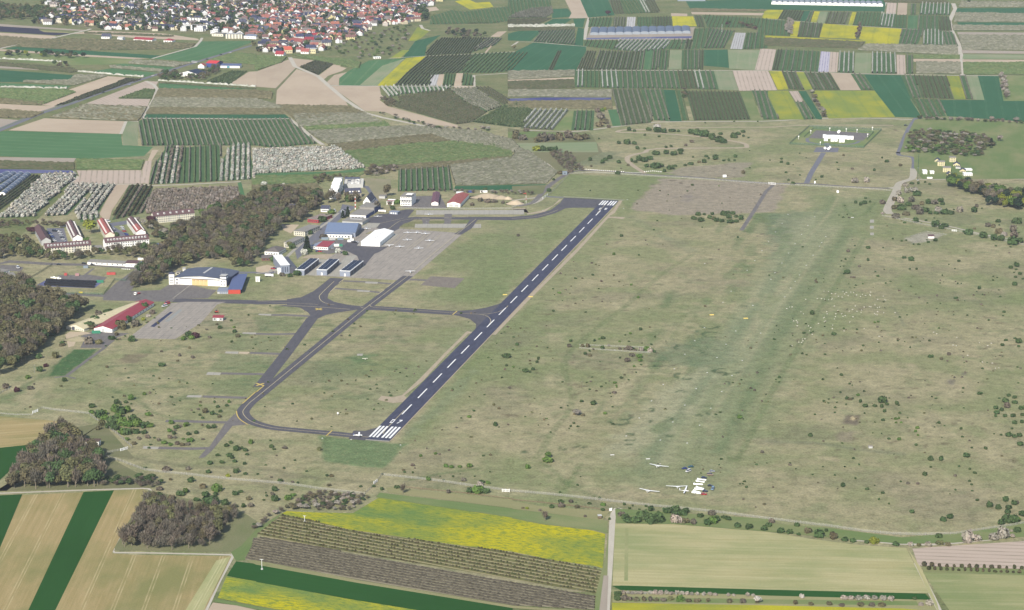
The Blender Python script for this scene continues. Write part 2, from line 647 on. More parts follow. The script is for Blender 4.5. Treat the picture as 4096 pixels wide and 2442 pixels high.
# scattered small green wear marks in the west grass
_w = vnoise(GX * .5, GY, 9, 3, 21)
spots = sm(_w, .60, .72) * sm(-_v, 20, 60) * sm(_v, -330, -300) * sm(_u, 20, 60) * sm(-_u, -420, -380)
blend(c3(92, 118, 80), .45 * spots)
_w2 = vnoise(GX, GY, 7, 2, 33)
blend(c3(104, 92, 76), .55 * sm(_w2, .74, .82) * sm(vnoise(GX, GY, 90, 2, 34), .5, .62) * sm(_v, 20, 40))
GC *= np.array([.93, .93, .91])
ny, nx = len(_ys), len(_xs)
idx = np.arange(nx * ny).reshape(ny, nx)
Q = np.stack([idx[:-1, :-1], idx[:-1, 1:], idx[1:, 1:], idx[1:, :-1]], -1).reshape(-1, 4)
V = np.stack([GX, GY, np.full_like(GX, .05)], 1)
link('airfield_grass', mesh_np('airfield_grass', V, Q, M_GRASS, col=GC))['kind'] = 'structure'


# ---------------------------------------------------------------- pavements
def pave_mat(name, c1, c2, slabs=None, seam=None, crack=0.0, streak=0.0):
 t = NT(name, .85, .25)
 uv = t.n('UVMap').outputs[0]
 f = t.noise(t.scaled(uv, (.25, .06, 1)), 1.0, 5, .6)
 g = t.noise(uv, .9, 3, .6)
 col = t.mix(t.ramp(f, .3, .7), c1, c2)
 col = t.mix(t.math('MULTIPLY', t.ramp(g, .45, .8), .3), col, tuple(c * .72 for c in c1[:3]) + (1,))
 if streak:
  s = t.noise(t.scaled(uv, (.9, .012, 1)), 1.0, 3, .6)
  col = t.mix(t.math('MULTIPLY', t.ramp(s, .5, .75), streak), col, tuple(min(.8, c * 1.55) for c in c1[:3]) + (1,))
 if crack:
  vo = t.n('TexVoronoi', feature='DISTANCE_TO_EDGE')
  vo.inputs['Scale'].default_value = .09
  t.put(vo.inputs['Vector'], uv)
  col = t.mix(t.math('MULTIPLY', t.math('LESS_THAN', vo.outputs['Distance'], .025), crack), col, tuple(c * .5 for c in c1[:3]) + (1,))
 if slabs:
  sx = t.n('SeparateXYZ')
  t.put(sx.inputs[0], uv)
  m = None
  for k in (0, 1):
   q = t.math('ABSOLUTE', t.math('SUBTRACT', t.math('FRACT', t.math('MULTIPLY', sx.outputs[k], 1 / slabs)), .5))
   l = t.math('GREATER_THAN', q, .5 - .45 / slabs)
   m = l if m is None else t.math('MAXIMUM', m, l)
  wn_ = t.ramp(t.noise(uv, .05, 3), .35, .6)
  col = t.mix(t.math('MULTIPLY', m, t.math('MULTIPLY', wn_, .5)), col, seam)
  # slab to slab colour differences
  sn = t.n('VectorMath', operation='FLOOR')
  t.put(sn.inputs[0], t.scaled(uv, (1 / slabs,) * 3))
  wnz = t.n('TexWhiteNoise')
  t.put(wnz.inputs['Vector'], sn.outputs[0])
  col = t.mix(t.math('MULTIPLY', wnz.outputs[0], .16), col, tuple(c * .6 for c in c1[:3]) + (1,))
 return t.out(col)


M_RWY = pave_mat('runway_asphalt', A(60, 63, 84), A(86, 88, 110), streak=.35)
M_TWY = pave_mat('taxiway_asphalt', A(90, 88, 95), A(106, 103, 108), crack=.3, streak=.2)
M_OLD = pave_mat('old_asphalt', A(118, 113, 112), A(138, 132, 127), crack=.35)
M_PAD = pave_mat('worn_pad', A(134, 124, 116), A(150, 140, 126), crack=.3)
M_ROAD = pave_mat('road_asphalt', A(118, 119, 130), A(134, 133, 140))
M_APR = pave_mat('apron_concrete', A(166, 158, 148), A(190, 180, 167), 7.5, A(112, 108, 108))
M_APR2 = pave_mat('pale_concrete', A(184, 180, 168), A(198, 192, 178), 6, A(150, 146, 140))
M_DIRT = pave_mat('bare_dirt', A(182, 166, 142), A(200, 184, 158))
M_SAND = pave_mat('sand_ground', A(206, 186, 158), A(218, 200, 172))
M_TRACK = pave_mat('gravel_track', A(186, 178, 160), A(204, 196, 178))
M_WHITE = paint('white_marking', (.74, .74, .72, 1), .8, .2, .2, 1.2)
M_YEL = paint('yellow_marking', A(226, 200, 110), .8, .2, .08)
M_CREAM = paint('pale_yellow_marking', A(205, 192, 158), .8, .2, .08)


def marks(name, quads, mat, z):
 V, Fc = [], []
 for q in quads:
  n = len(V)
  V += [(p.x, p.y, z) for p in q]
  Fc.append(list(range(n, n + len(q))))
 me = bpy.data.meshes.new(name)
 me.from_pydata(V, [], Fc)
 me.materials.append(mat)
 me.update()
 for f in me.polygons:
  if f.normal.z < 0: f.flip()
 o = link(name, me)
 o['kind'] = 'structure'
 return o


def rq(u0, u1, v0, v1): return [RW(u0, v0), RW(u0, v1), RW(u1, v1), RW(u1, v0)]


# dirt strips beside the runway
flat('dirt_strip', G('G1075,470 1035,530 1000,590 940,625 1100,632 1080,650 985,640 935,640 640,965 370,1235 120,1483 J2330,292 2285,292 2310,280 2489,75 G105,1455 370,1195 640,925 905,640 930,612 985,560 1040,470'), M_DIRT, .09)
flat('dirt_strip', G('J2050,258 2105,265 2095,278 2062,282 1860,480 1620,745 1440,885 1465,905 1445,945 1330,957 1185,925 1220,885 1330,900 1420,880 1590,720 1835,470'), M_DIRT, .09)
flat('dirt_strip', G('G0,546 130,543 150,606 310,585 490,460 460,458 400,518 300,566 165,592 142,553 0,556'), M_DIRT, .088)
ribbon('concrete_edge', G('G500,432 780,445 1095,466'), 2.4, M_APR2, .09)
# cross taxiway, link to the apron
ribbon('taxiway', G('E1690,1440 2489,1458 F0,1462 F300,1458 520,1462 J290,2 600,20 900,28 1190,34 1500,55 1930,82 2150,92'), 16, M_TWY, .105)
flat('taxiway', G('F300,1445 F300,1430 440,1410 560,1350 650,1280 722,1222 852,1228 830,1262 770,1302 705,1375 695,1420 760,1455 890,1483 J1000,12 J1100,25 J300,8'), M_TWY, .117)
flat('taxiway', G('J1930,62 2100,52 2230,30 2350,-4 2489,-60 2400,120 2135,235 2140,190 2080,140 1980,112 1900,95'), M_TWY, .129)
flat('taxiway', G('J290,0 980,28 975,50 800,75 680,100 590,140 545,170 525,100 505,75 430,30'), M_TWY, .141)
ribbon('taxiway', G('J640,60 545,135 300,465 100,720 30,800'), 11, M_TWY, .153)
T1 = G('F1478,1204 1400,1262 1110,1483 J1050,45 0,905 I2430,952 2378,1010 2361,1045 2378,1082 2420,1122 2489,1155 J100,1183 230,1205 700,1248 1100,1290')
ribbon('taxiway', [*T1[:5]] + spline(T1[4:], 5), 11, M_TWY, .165)
flat('taxiway', G('J950,1225 1060,1228 1230,1180 1300,1290 1050,1320 900,1305'), M_TWY, .177)
# turn pad and old taxiway stubs
flat('taxiway', G('I2310,1040 2330,1100 2400,1165 2260,1180 2160,1300 2060,1420 1990,1483 M1955,8 1925,5 I2000,1410 2030,1390 2180,1165 2230,1110'), M_OLD, .102)
STUB = ['J520,112 300,100 150,100 F0,0', 'J390,282 170,288 -60,280', 'J230,478 0,470 I2430,468', 'J90,678 0,672 I2489,675 2150,668',
  'I2400,905 2200,900 1970,892', 'I2230,1145 2000,1140 1760,1132 1610,1130', 'I2040,1395 1840,1400 1540,1392']
for s in STUB:
 s = s.replace(' F0,0', '')
 ribbon('taxiway', G(s), 6.5, M_OLD, .093)
for s in ('J150,90 145,108 20,100 30,88', 'I2489,270 2489,288 2350,282 2365,268', 'I2320,455 2315,480 2185,472 2195,455', 'I2150,660 2140,685 2000,682 2020,655',
          'I1965,880 1955,903 1810,900 1825,880', 'I1545,1382 1535,1405 1385,1400 1395,1375'):
 flat('concrete_pad', G(s), M_APR2, .099)
flat('sand_patch', G('I2325,458 2420,458 2428,468 2400,480 2320,476'), M_SAND, .099)
# strips in the island by the apron
ribbon('taxiway', G('F850,1252 1100,1262 1345,1282'), 6, M_OLD, .095)
ribbon('taxiway', G('F770,1325 1000,1340 1215,1365'), 6, M_OLD, .095)
flat('concrete_pad', G('F1065,1258 1188,1262 1180,1280 1058,1275'), M_APR2, .1)
flat('concrete_pad', G('F985,1340 1110,1345 1102,1360 980,1355'), M_APR2, .1)
flat('old_pad', G('F1700,1205 2030,1225 1930,1322 1600,1292'), M_PAD, .1)
ribbon('taxiway', G('F1490,1240 1560,1240 1660,1245'), 7, M_OLD, .096)
# far loop taxiway to runway 25
flat('taxiway', G('G505,440 1030,468 975,540 790,545 800,540 600,540 520,545 430,590 250,640 0,662 F2489,662 2000,655 1800,650 1500,655 1440,640 1540,630 F2489,628 G0,628 200,612 380,560 470,490'), M_TWY, .106)
flat('taxiway', G('F1080,640 1440,560 1480,555 1540,560 1510,595 1470,640 1540,655 1400,720 1390,745 1300,790 1200,765 1170,740 1210,690 1090,685'), M_TWY, .118)
flat('taxiway', G('F1110,640 1190,600 1440,600 1470,640 1400,655 1210,690 1090,688'), M_TWY, .13)
flat('grass_island', G('F1400,725 1440,695 1520,675 1620,672 1620,695 1545,698 1545,725'), M_LAND, .15)
flat('grass_island', G('F1685,670 1835,665 1830,690 1680,693'), M_LAND, .15)
flat('grass_island', G('F1900,668 2080,655 2075,685 1990,692 1890,690'), M_LAND, .15)
flat('hardstand', G('F1560,565 2489,562 2489,605 1555,608'), M_APR2, .142)
flat('hardstand', G('F2489,562 G115,560 120,606 F2489,605'), M_APR2, .142)
flat('hardstand', G('F1548,697 2188,697 2188,737 1542,735'), M_APR2, .155)
ribbon('taxiway', G('F2130,640 2060,740 1960,800'), 9, M_TWY, .16)
ribbon('taxiway', G('F1650,640 1655,700'), 9, M_OLD, .146)
ribbon('taxiway', G('F1870,600 1860,700'), 9, M_OLD, .146)
# main apron
flat('apron', G('F1400,742 2015,788 1480,1250 470,1195 1030,800 1270,775'), M_APR, .112, uvdir=G1('F2015,788') - G1('F1480,1250'))
flat('apron', G('F475,1194 590,1200 720,1045 600,1040'), M_APR2, .136)
flat('apron', G('F690,1200 815,1205 985,1000 880,1010'), M_APR2, .136)
flat('apron', G('F915,1208 945,1212 1070,1105 1040,1098'), M_APR2, .136)
flat('apron', G('F900,860 1010,870 980,910 1280,920 1200,970 1150,990 1060,1100 1000,1050 985,1010 880,960 820,945'), M_TWY, .145)
flat('apron', G('F1090,688 1210,690 1170,735 1020,730'), M_APR2, .15)
flat('apron', G('F1040,722 1180,738 1270,775 1110,770 1010,820 960,850 930,830'), M_APR, .125)
flat('apron', G('F1020,865 1000,880 975,915 1225,925 1380,800 1300,775'), M_APR2, .137)
# yards and streets of the airfield village
flat('street', G('F840,505 900,515 970,530 900,590 830,640 740,720 640,840 560,880 500,960 400,1040 380,960 520,810 640,690 740,640 820,560'), M_ROAD, .1)
ribbon('footpath', G('F800,590 700,680 600,750 480,850 340,980 230,1090 130,1165 0,1180'), 4, M_APR2, .16)
flat('yard', G('F440,1030 500,1000 700,990 960,1010 860,1060 720,1040 600,1035'), M_DIRT, .103)
flat('yard', G('F560,860 900,850 980,905 880,960 700,990 560,950'), M_OLD, .104)
flat('yard', G('F0,1120 110,1095 250,1130 160,1175 0,1178'), M_SAND, .107)
flat('yard', G('F240,700 420,705 340,790 270,760'), M_SAND, .107)
ribbon('street', G('E1880,1165 2489,1170 F0,1172 130,1180 220,1150'), 7, M_ROAD, .108)
flat('street', G('F1380,535 1540,545 1860,545 1790,420 1520,430 1530,500'), M_OLD, .106)
ribbon('street', G('F1155,480 1150,430 1100,350 1040,330'), 9, M_ROAD, .11, smooth=4)
ribbon('street', G('F850,320 800,345 800,300 820,265'), 9, M_ROAD, .111, smooth=4)
ribbon('street', G('F1180,540 1160,500 1140,440'), 9, M_ROAD, .112)
# west roads and hardstandings
flat('street', G('E0,1075 90,1050 500,1075 850,1085 1400,1115 1560,1090 1540,1130 1400,1180 1250,1380 1700,1420 1700,1455 1000,1440 1010,1380 1130,1270 1280,1160 1330,1140 900,1105 500,1100 100,1075 0,1090'), M_OLD, .104)
flat('hardstand', G('E1250,1350 1560,1340 1660,1275 1850,1285 1900,1300 2010,1330 2110,1340 2020,1420 1690,1425 1230,1400'), M_OLD, .113)
ribbon('street', G('E470,1375 700,1380 1000,1395 1250,1400'), 10, M_OLD, .106)
flat('hardstand', G('I1660,0 E1640,1470 1800,1455 2200,1455 I2110,0 1950,180 1700,335 1350,330 1260,315 1600,50'), M_APR, .107, uvdir=G1('I2090,0') - G1('I1700,335'))
flat('dirt_yard', G('I635,290 680,262 830,265 890,280 760,300 720,400 665,415'), M_SAND, .1)
flat('dirt_yard', G('I880,262 1100,270 1260,280 1100,330 1000,420 780,420 820,340 760,320'), M_OLD, .098)
ribbon('footpath', G('I1100,345 1000,430 820,560 650,690'), 3.5, M_OLD, .1)
ribbon('footpath', G('I530,710 640,695 735,718'), 3, M_OLD, .103)
flat('gravel_yard', G('E560,1195 800,1195 860,1190 1040,1215 1000,1260 600,1240'), M_OLD, .1)
ribbon('footpath', G('E910,1130 820,1200'), 3, M_OLD, .102)
flat('street', G('E0,1095 150,1100 230,1120 200,1160 0,1150'), M_OLD, .108)
flat('street', G('E450,740 620,735 660,870 530,880'), M_ROAD, .109)
flat('street', G('E1060,690 1230,665 1235,700 1100,720 1290,830 1180,830'), M_ROAD, .109)
# runway
flat('runway', rq(-13.5, 1004, -8.8, 11.0), M_RWY, .19, uvdir=RDIR)
ribbon('runway_edge', [RW(-13, 11.5), RW(960, 11.5)], .9, M_DIRT, .15)
marks('runway_edge', [rq(-16, -13.5, -8.8, 11)], M_APR2, .2)
ST = (-8.67, -5.7, -2.65, 1.73, 4.8, 7.87)
qs = [rq(-6.8, 24.6, v, v + 1.78) for v in ST] + [rq(973.6, 1006 - 4.5, v, v + 1.78) for v in ST]
marks('runway_threshold_stripes', qs, M_WHITE, .215)
marks('runway_centre_dashes', [rq(60 + 50 * i, 90 + 50 * i, -.1, 1.0) for i in range(18)], M_WHITE, .215)
s7 = 1.1
num = [rq(34.4, 44.4, -3.15, -2.45), rq(34.4, 44.4, -1.15, -.45), rq(34.4, 36.4, -2.45, -1.15), rq(42.4, 44.4, -2.45, -1.15)]
num += [rq(42.2, 44.4, 3.0, 5.7), [RW(33.8, 3.0), RW(33.8, 3.8), RW(42.2, 5.7), RW(42.2, 4.7)]]


def seg(u0, v0, du, dv, cells):
 return [rq(u0 + a * du, u0 + b * du, v0 + c * dv, v0 + d * dv) for a, b, c, d in cells]


# "25" reads from the far end: u runs down, v runs to the left
TWO = [(0, .2, 0, 1), (.4, .6, 0, 1), (.8, 1, 0, 1), (.6, .8, .72, 1), (.2, .4, 0, .28)]
FIVE = [(0, .2, 0, 1), (.4, .6, 0, 1), (.8, 1, 0, 1), (.6, .8, 0, .28), (.2, .4, .72, 1)]
num += seg(956.8, 6.1, -10.8, -2.8, [(1 - b, 1 - a, c, d) for a, b, c, d in TWO])
num += seg(956.8, -.3, -10.8, -2.8, [(1 - b, 1 - a, c, d) for a, b, c, d in FIVE])
marks('runway_numbers', num, M_WHITE, .215)


def yline(s, w=.55, mat=None, sm_=4, fr='s', pts=None):
 p = pts or G(s, fr)
 ribbon('taxi_line', p, w, mat or M_CREAM, .2 + .004 * (len(bpy.data.objects) % 5), smooth=sm_)


yline('', .6, pts=[*T1[:5]] + spline(T1[4:], 6), sm_=0)
yline('J1130,1285 J1180,1290', .5)
yline('', .6, pts=[RW(4, .3), RW(14, -.7), RW(30, -.9), RW(72, -.9)], sm_=3)
yline('', .6, pts=[RW(925, -.7), RW(955, -.7), RW(985, -.6)], sm_=0)
yline('J290,5 600,22 910,45', .8, sm_=0)
yline('J1180,30 1500,50 1930,82 2170,93 2250,90 2350,72 2420,40 2450,10', .6)
yline('J2170,93 2230,105 2270,130 2282,165 2260,205', .6)
yline('J1105,0 1060,35 1010,20', .6)
yline('J1105,0 1120,20 1180,30', .6)
yline('F760,1255 640,1370 615,1410 640,1450 700,1475 760,1483', .7)
yline('F0,1450 500,1475 F600,1483', .5)
yline('F1490,1190 1700,1005 1950,800 2140,650', .6, sm_=0)
yline('F1260,772 1350,700 1440,660 1700,640 2060,632', .6)
yline('G0,645 200,630 340,600 450,560', .7)
yline('F1440,640 1210,692', .6, sm_=0)
for q in ('F805,1272 860,1230', 'F720,1360 780,1305', 'F1283,1308 1343,1262', 'F1183,1385 1245,1340'):
 yline(q, .9, sm_=0)
for q in ('F1300,930 1500,760', 'F1270,910 1400,800', 'F1470,940 1660,790', 'F1500,945 1700,785', 'F1660,930 1800,800'):
 yline(q, .45, sm_=0)
yline('J1912,98 1955,62', 1.2, M_YEL, 0)
yline('I2358,962 2489,845 J0,852 75,790', .9, M_YEL, 0)
yline('I2298,1035 2310,1085 2345,1125 2408,1165', .9, M_YEL, 4)
for k in range(2):
 yline('J%d,1276 %d,1224' % (680 + 6 * k, 738 + 6 * k), .5, M_YEL, 0)
# yellow crosses of the closed taxiway
for c, w, hh in (('J610,44', 31, 9), ('J40,777', 37, 12)):
 ox, oy = [float(q) for q in c[1:].split(',')]
 p = [G1('J%g,%g' % (ox + a * w, oy + b * hh)) for a, b in ((-1, -1), (1, 1), (1, -1), (-1, 1))]
 ribbon('closed_taxiway_cross', [p[0], p[1]], 2.0, M_YEL, .22)
 ribbon('closed_taxiway_cross', [p[2], p[3]], 2.0, M_YEL, .226)
# marks on the west hardstanding
flat('rubber_mat', G('I1460,212 1655,68 1682,72 1500,218'), paint('blue_black_mat', A(62, 68, 98), .8, .2, .25, 1.5), .14)
flat('worn_patch', G('I1600,165 1745,45 1775,50 1640,165'), paint('worn_pale', A(166, 168, 164), .9, .1, .2, .8), .14)
# small pads at the glider strip
for s in ('H992,655 1030,655 1030,686 990,686', 'H992,716 1028,716 1028,744 992,744', 'H994,782 1030,782 1028,808 994,806'):
 flat('concrete_pad', G(s), M_APR2, .1)
# roads across the airfield
ribbon('gravel_road', G('F2489,470 G290,440 200,500 0,525'), 5, M_TRACK, .1, smooth=4)
ribbon('gravel_road', G('G60,525 200,490 300,390 380,310 500,230 600,185 900,182 1300,215 1800,245 2480,300 H380,305 800,335 1150,350 1260,340'), 7, M_OLD, .11, smooth=4)
ribbon('gravel_road', G('G340,432 500,440'), 7, M_ROAD, .104)
ribbon('gravel_road', G('H1180,350 1250,340 1280,300 1330,280 1400,255 1415,200 1415,155'), 9, M_TRACK, .12, smooth=4)
ribbon('asphalt_road', G('H1415,160 1420,80 1390,45 1280,30 1265,0 D1270,1483 1330,1330 1380,1230 1440,1150'), 6, M_ROAD, .122, smooth=3)
ribbon('gravel_road', G('H1260,340 1240,390 1200,470 1160,560 1190,600'), 10, M_TRACK, .121, smooth=4)
ribbon('gravel_road', G('H1320,640 1500,670 1800,730 2050,790 2360,845'), 4, M_TRACK, .11, smooth=3)
ribbon('gravel_road', G('H1400,262 1560,266 1730,263'), 4, M_TRACK, .125)
ribbon('gravel_road', G('H2300,255 2489,262'), 4, M_TRACK, .125)
ribbon('asphalt_road', G('H375,300 420,200 540,5'), 7, M_ROAD, .123)
flat('hardstand', G('D440,1483 470,1435 690,1440 680,1483 H690,0 430,0'), M_ROAD, .112)
ribbon('asphalt_road', G('G2230,760 2360,560 2470,380 H50,320'), 5, M_OLD, .1)
ribbon('gravel_road', G('C1300,1483 1410,1448 2200,1440 2280,1425 2230,1390 1900,1340 1450,1300 1060,1290 1040,1275 1100,1265 1300,1262'), 7, M_DIRT, .11, smooth=3)
ribbon('gravel_road', G('G1290,205 1150,110 1120,60 1160,30 1300,0'), 7, M_DIRT, .112, smooth=3)
ribbon('gravel_road', G('C160,1270 580,1283 960,1240 1400,1190 2100,1183 2489,1180 D400,1160 900,1150 1400,1165'), 6.5, M_TRACK, .11, smooth=3)
ribbon('gravel_road', G('C1500,1250 2100,1240 2489,1240 D300,1222 800,1218 1220,1222'), 5, M_DIRT, .105)
ribbon('gravel_road', G('D2140,1270 2220,1380 2260,1483 H2270,40 2220,75 1840,72 1720,80 1810,190'), 4, M_TRACK, .11, smooth=3)
ribbon('gravel_road', G('D2190,1240 2280,1360 2390,1483 H2400,20 2489,130'), 7, M_TRACK, .108, smooth=3)
ribbon('gravel_road', G('H1720,60 1760,120 1820,200'), 4, M_TRACK, .126)

# ---------------------------------------------------------------- field materials (uv in metres, v along the work direction)
def crop_mat(name, c1, c2, c3_=None, patch=.5, streak=.5, tram=None, tramc=None, fine=.3, u_s=.35, rows=None, rowc=None, grain=None):
 t = NT(name, 1.0, .05)
 uv = t.n('UVMap').outputs[0]
 rn = t.n('ObjectInfo').outputs['Random']
 off = t.n('CombineXYZ')
 t.put(off.inputs[0], t.math('MULTIPLY', rn, 900.0))
 t.put(off.inputs[1], t.math('MULTIPLY', rn, 370.0))
 ad = t.n('VectorMath', operation='ADD')
 t.put(ad.inputs[0], uv)
 t.put(ad.inputs[1], off.outputs[0])
 w = ad.outputs[0]
 f = t.noise(t.scaled(w, (u_s, .012, 1)), 1.0, 4, .65)
 col = t.mix(t.ramp(f, .5 - .25 / (.4 + streak), .5 + .25 / (.4 + streak)), c1, c2)
 if c3_:
  g = t.noise(t.scaled(w, (.022, .010, 1)), 1.0, 4, .6)
  col = t.mix(t.math('MULTIPLY', t.ramp(g, .42, .66), patch), col, c3_)
 if grain:
  gr = t.noise(t.scaled(w, (.55, .16, 1)), 1.0, 3, .7)
  col = t.mix(t.math('MULTIPLY', t.ramp(gr, .46, .62), .8), col, grain)
 if tram or rows:
  sx = t.n('SeparateXYZ')
  t.put(sx.inputs[0], w)
 if tram:
  q = t.math('MODULO', t.math('ADD', sx.outputs[0], 5000.0), tram)
  a = t.math('LESS_THAN', t.math('ABSOLUTE', t.math('SUBTRACT', t.math('ABSOLUTE', t.math('SUBTRACT', q, tram / 2)), 1.0)), .42)
  br = t.ramp(t.noise(t.scaled(w, (.2, .05, 1)), 1.0, 3), .3, .6)
  col = t.mix(t.math('MULTIPLY', a, t.math('MULTIPLY', br, .6)), col, tramc)
 if rows:
  q = t.math('FRACT', t.math('MULTIPLY', sx.outputs[0], 1 / rows))
  a = t.math('LESS_THAN', q, .28)
  br = t.ramp(t.noise(t.scaled(w, (.3, .03, 1)), 1.0, 3), .3, .65)
  col = t.mix(t.math('MULTIPLY', a, t.math('MULTIPLY', br, .8)), col, rowc)
 h = t.noise(w, .8, 3, .7)
 v = t.math('ADD', t.math('MULTIPLY', t.math('SUBTRACT', h, .5), fine * 1.6), t.math('ADD', .94, t.math('MULTIPLY', rn, .12)))
 sc = t.n('VectorMath', operation='SCALE')
 t.put(sc.inputs[0], col)
 t.put(sc.inputs['Scale'], v)
 return t.out(sc.outputs[0])


FM = {
 'soil': crop_mat('bare_soil', A(204, 184, 160), A(212, 194, 170), A(190, 170, 148), .55, .3, None, None, .12),
 'soilr': crop_mat('bare_soil_ridged', A(205, 186, 170), A(214, 196, 180), A(194, 176, 160), .4, .4, None, None, .12, rows=7, rowc=A(160, 150, 132)),
 'soil2': crop_mat('grey_soil', A(178, 166, 152), A(190, 178, 162), A(166, 156, 140), .5, .5, None, None, .2),
 'wheat': crop_mat('dark_young_wheat', A(58, 108, 74), A(66, 116, 82), A(52, 100, 66), .5, .4, 24, A(96, 136, 100), .16),
 'wheat0': crop_mat('deep_green_wheat', A(42, 88, 36), A(49, 96, 42), A(39, 82, 32), .5, .3, None, None, .16),
 'wheat2': crop_mat('young_wheat', A(84, 128, 84), A(98, 138, 94), A(76, 118, 74), .5, .5, 26, A(150, 164, 126), .2),
 'pale': crop_mat('thin_crop', A(132, 152, 112), A(148, 160, 122), A(166, 164, 134), .7, .7, 22, A(176, 172, 146), .2),
 'rape': crop_mat('flowering_rape', A(196, 188, 46), A(210, 202, 52), A(150, 160, 74), .8, .8, 30, A(120, 140, 70), .35),
 'rapeg': crop_mat('patchy_rape', A(212, 198, 28), A(192, 186, 40), A(112, 142, 80), .95, 1.0, None, None, .5, u_s=.35, grain=A(104, 136, 70)),
 'rapep': crop_mat('thin_rape', A(138, 156, 78), A(150, 162, 72), A(184, 180, 58), .75, .6, 26, A(104, 136, 84), .3),
 'stub': crop_mat('sparse_tan_crop', A(188, 168, 122), A(168, 152, 104), A(138, 140, 88), .85, 1.2, 20, A(212, 196, 152), .35),
 'stubp': crop_mat('sparse_pale_crop', A(204, 196, 150), A(184, 178, 128), A(156, 166, 112), .85, 1.3, 20, A(214, 206, 164), .3),
 'stubg': crop_mat('sparse_green_crop', A(178, 176, 128), A(158, 164, 112), A(128, 148, 94), .7, 1.3, 20, A(202, 196, 152), .3),
 'meadow': crop_mat('meadow', A(112, 136, 80), A(126, 144, 92), A(154, 154, 110), .8, .4, None, None, .3),
 'tan': crop_mat('dry_verge', A(174, 166, 124), A(160, 158, 114), A(144, 150, 102), .6, .4, None, None, .3),
 'scrub': crop_mat('scrub_floor', A(132, 132, 98), A(146, 142, 110), A(112, 124, 80), .7, .4, None, None, .5),
 'dirt': crop_mat('rough_dirt', A(176, 164, 138), A(160, 152, 124), A(136, 140, 104), .6, .4, None, None, .4),
 'blue': crop_mat('blue_sheeting', A(62, 66, 128), A(92, 96, 150), A(190, 194, 204), .35, .9, None, None, .3),
 'dark': crop_mat('dark_sheeting', A(56, 56, 76), A(64, 64, 86), A(70, 66, 80), .4, .4, None, None, .2),
 'plast': crop_mat('white_film_rows', A(186, 184, 180), A(222, 222, 222), None, 0, .3, None, None, .1, rows=4.5, rowc=A(120, 110, 98)),
 'plastb': crop_mat('blue_film_rows', A(196, 192, 206), A(206, 200, 208), None, 0, .3, None, None, .1, rows=4.5, rowc=A(96, 92, 150)),
}
FNAME = {'soil': 'ploughed_field', 'soilr': 'ploughed_field', 'soil2': 'ploughed_field', 'wheat': 'wheat_field', 'wheat0': 'wheat_field', 'wheat2': 'wheat_field', 'pale': 'crop_field',
         'rape': 'rapeseed_field', 'rapeg': 'rapeseed_field', 'rapep': 'rapeseed_field', 'stub': 'crop_field', 'stubp': 'crop_field', 'stubg': 'crop_field', 'meadow': 'meadow',
         'tan': 'verge', 'scrub': 'scrub_ground', 'dirt': 'dirt_ground', 'blue': 'sheeted_field', 'dark': 'sheeted_field', 'plast': 'film_covered_field', 'plastb': 'film_covered_field'}
ZF = [.06]


def longest(pts):
 e = [(pts[(i + 1) % len(pts)] - pts[i]) for i in range(len(pts))]
 return max(e, key=lambda q: q.length)


def field(ty, poly, d=None, fr='s'):
 pts = G(poly, fr)
 ZF[0] += .0006
 dd = (lambda q: q[1] - q[0])(G(d, fr)) if d else longest(pts)
 return flat(FNAME[ty], pts, FM[ty], ZF[0], uvdir=dd)


def floor_mat(name, grass, bare, w=.3, ph=0.0):
 t = NT(name, 1.0, .05)
 uv = t.n('UVMap').outputs[0]
 sx = t.n('SeparateXYZ')
 t.put(sx.inputs[0], uv)
 q = t.math('ABSOLUTE', t.math('SUBTRACT', t.math('FRACT', t.math('ADD', sx.outputs[0], 1000.0 + ph)), .5))
 nz = t.noise(t.pos(), .3, 3, .6)
 a = t.math('LESS_THAN', t.math('ADD', q, t.math('MULTIPLY', t.math('SUBTRACT', nz, .5), .12)), w / 2)
 g = t.mix(t.ramp(t.noise(t.pos(), .05, 4, .6), .35, .65), grass, tuple(c * .8 for c in grass[:3]) + (1,))
 return t.out(t.mix(t.math('MULTIPLY', a, .9), g, bare))


FLOOR = {'g': floor_mat('orchard_grass', A(90, 122, 80), A(152, 144, 118), .32),
         'b': floor_mat('orchard_bare', A(106, 118, 84), A(150, 142, 118), .38),
         't': floor_mat('orchard_tan', A(126, 126, 82), A(186, 174, 134), .24, .5),
         'v': floor_mat('vine_floor', A(136, 130, 108), A(180, 170, 142), .24, .5),
         'd': floor_mat('orchard_dull', A(94, 112, 76), A(140, 132, 108), .34)}


def foliage_mat():
 t = NT('foliage', 1.0, .02)
 base = t.n('Attribute', attribute_name='tint').outputs['Color']
 f = t.noise(t.pos(), .9, 3, .7)
 sc = t.n('VectorMath', operation='SCALE')
 t.put(sc.inputs[0], base)
 t.put(sc.inputs['Scale'], t.math('ADD', .55, t.math('MULTIPLY', f, .9)))
 return t.out(sc.outputs[0])


M_FOL = foliage_mat()
# colours of orchard rows: list of tints, height, width, floor, section step, gap chance
KIND = {'W': ([(182, 182, 170), (168, 170, 154), (194, 194, 184)], 3.6, 2.6, 'g'),
  'P': ([(126, 126, 108), (116, 118, 98), (140, 138, 122)], 3.0, 2.2, 'g'),
  'B': ([(112, 108, 84), (104, 102, 78), (122, 116, 92)], 2.6, 1.9, 'd'),
  'K': ([(92, 94, 72), (100, 98, 76), (84, 92, 64)], 2.4, 1.9, 'd'),
  'O': ([(100, 118, 78), (92, 110, 70), (112, 122, 84)], 2.5, 2.0, 'g')}
ROWS = {k: [[], [], [], 0] for k in KIND}      # verts, quads, colours
TREES = {k: [] for k in KIND}                   # near single trees: x,y,h,w


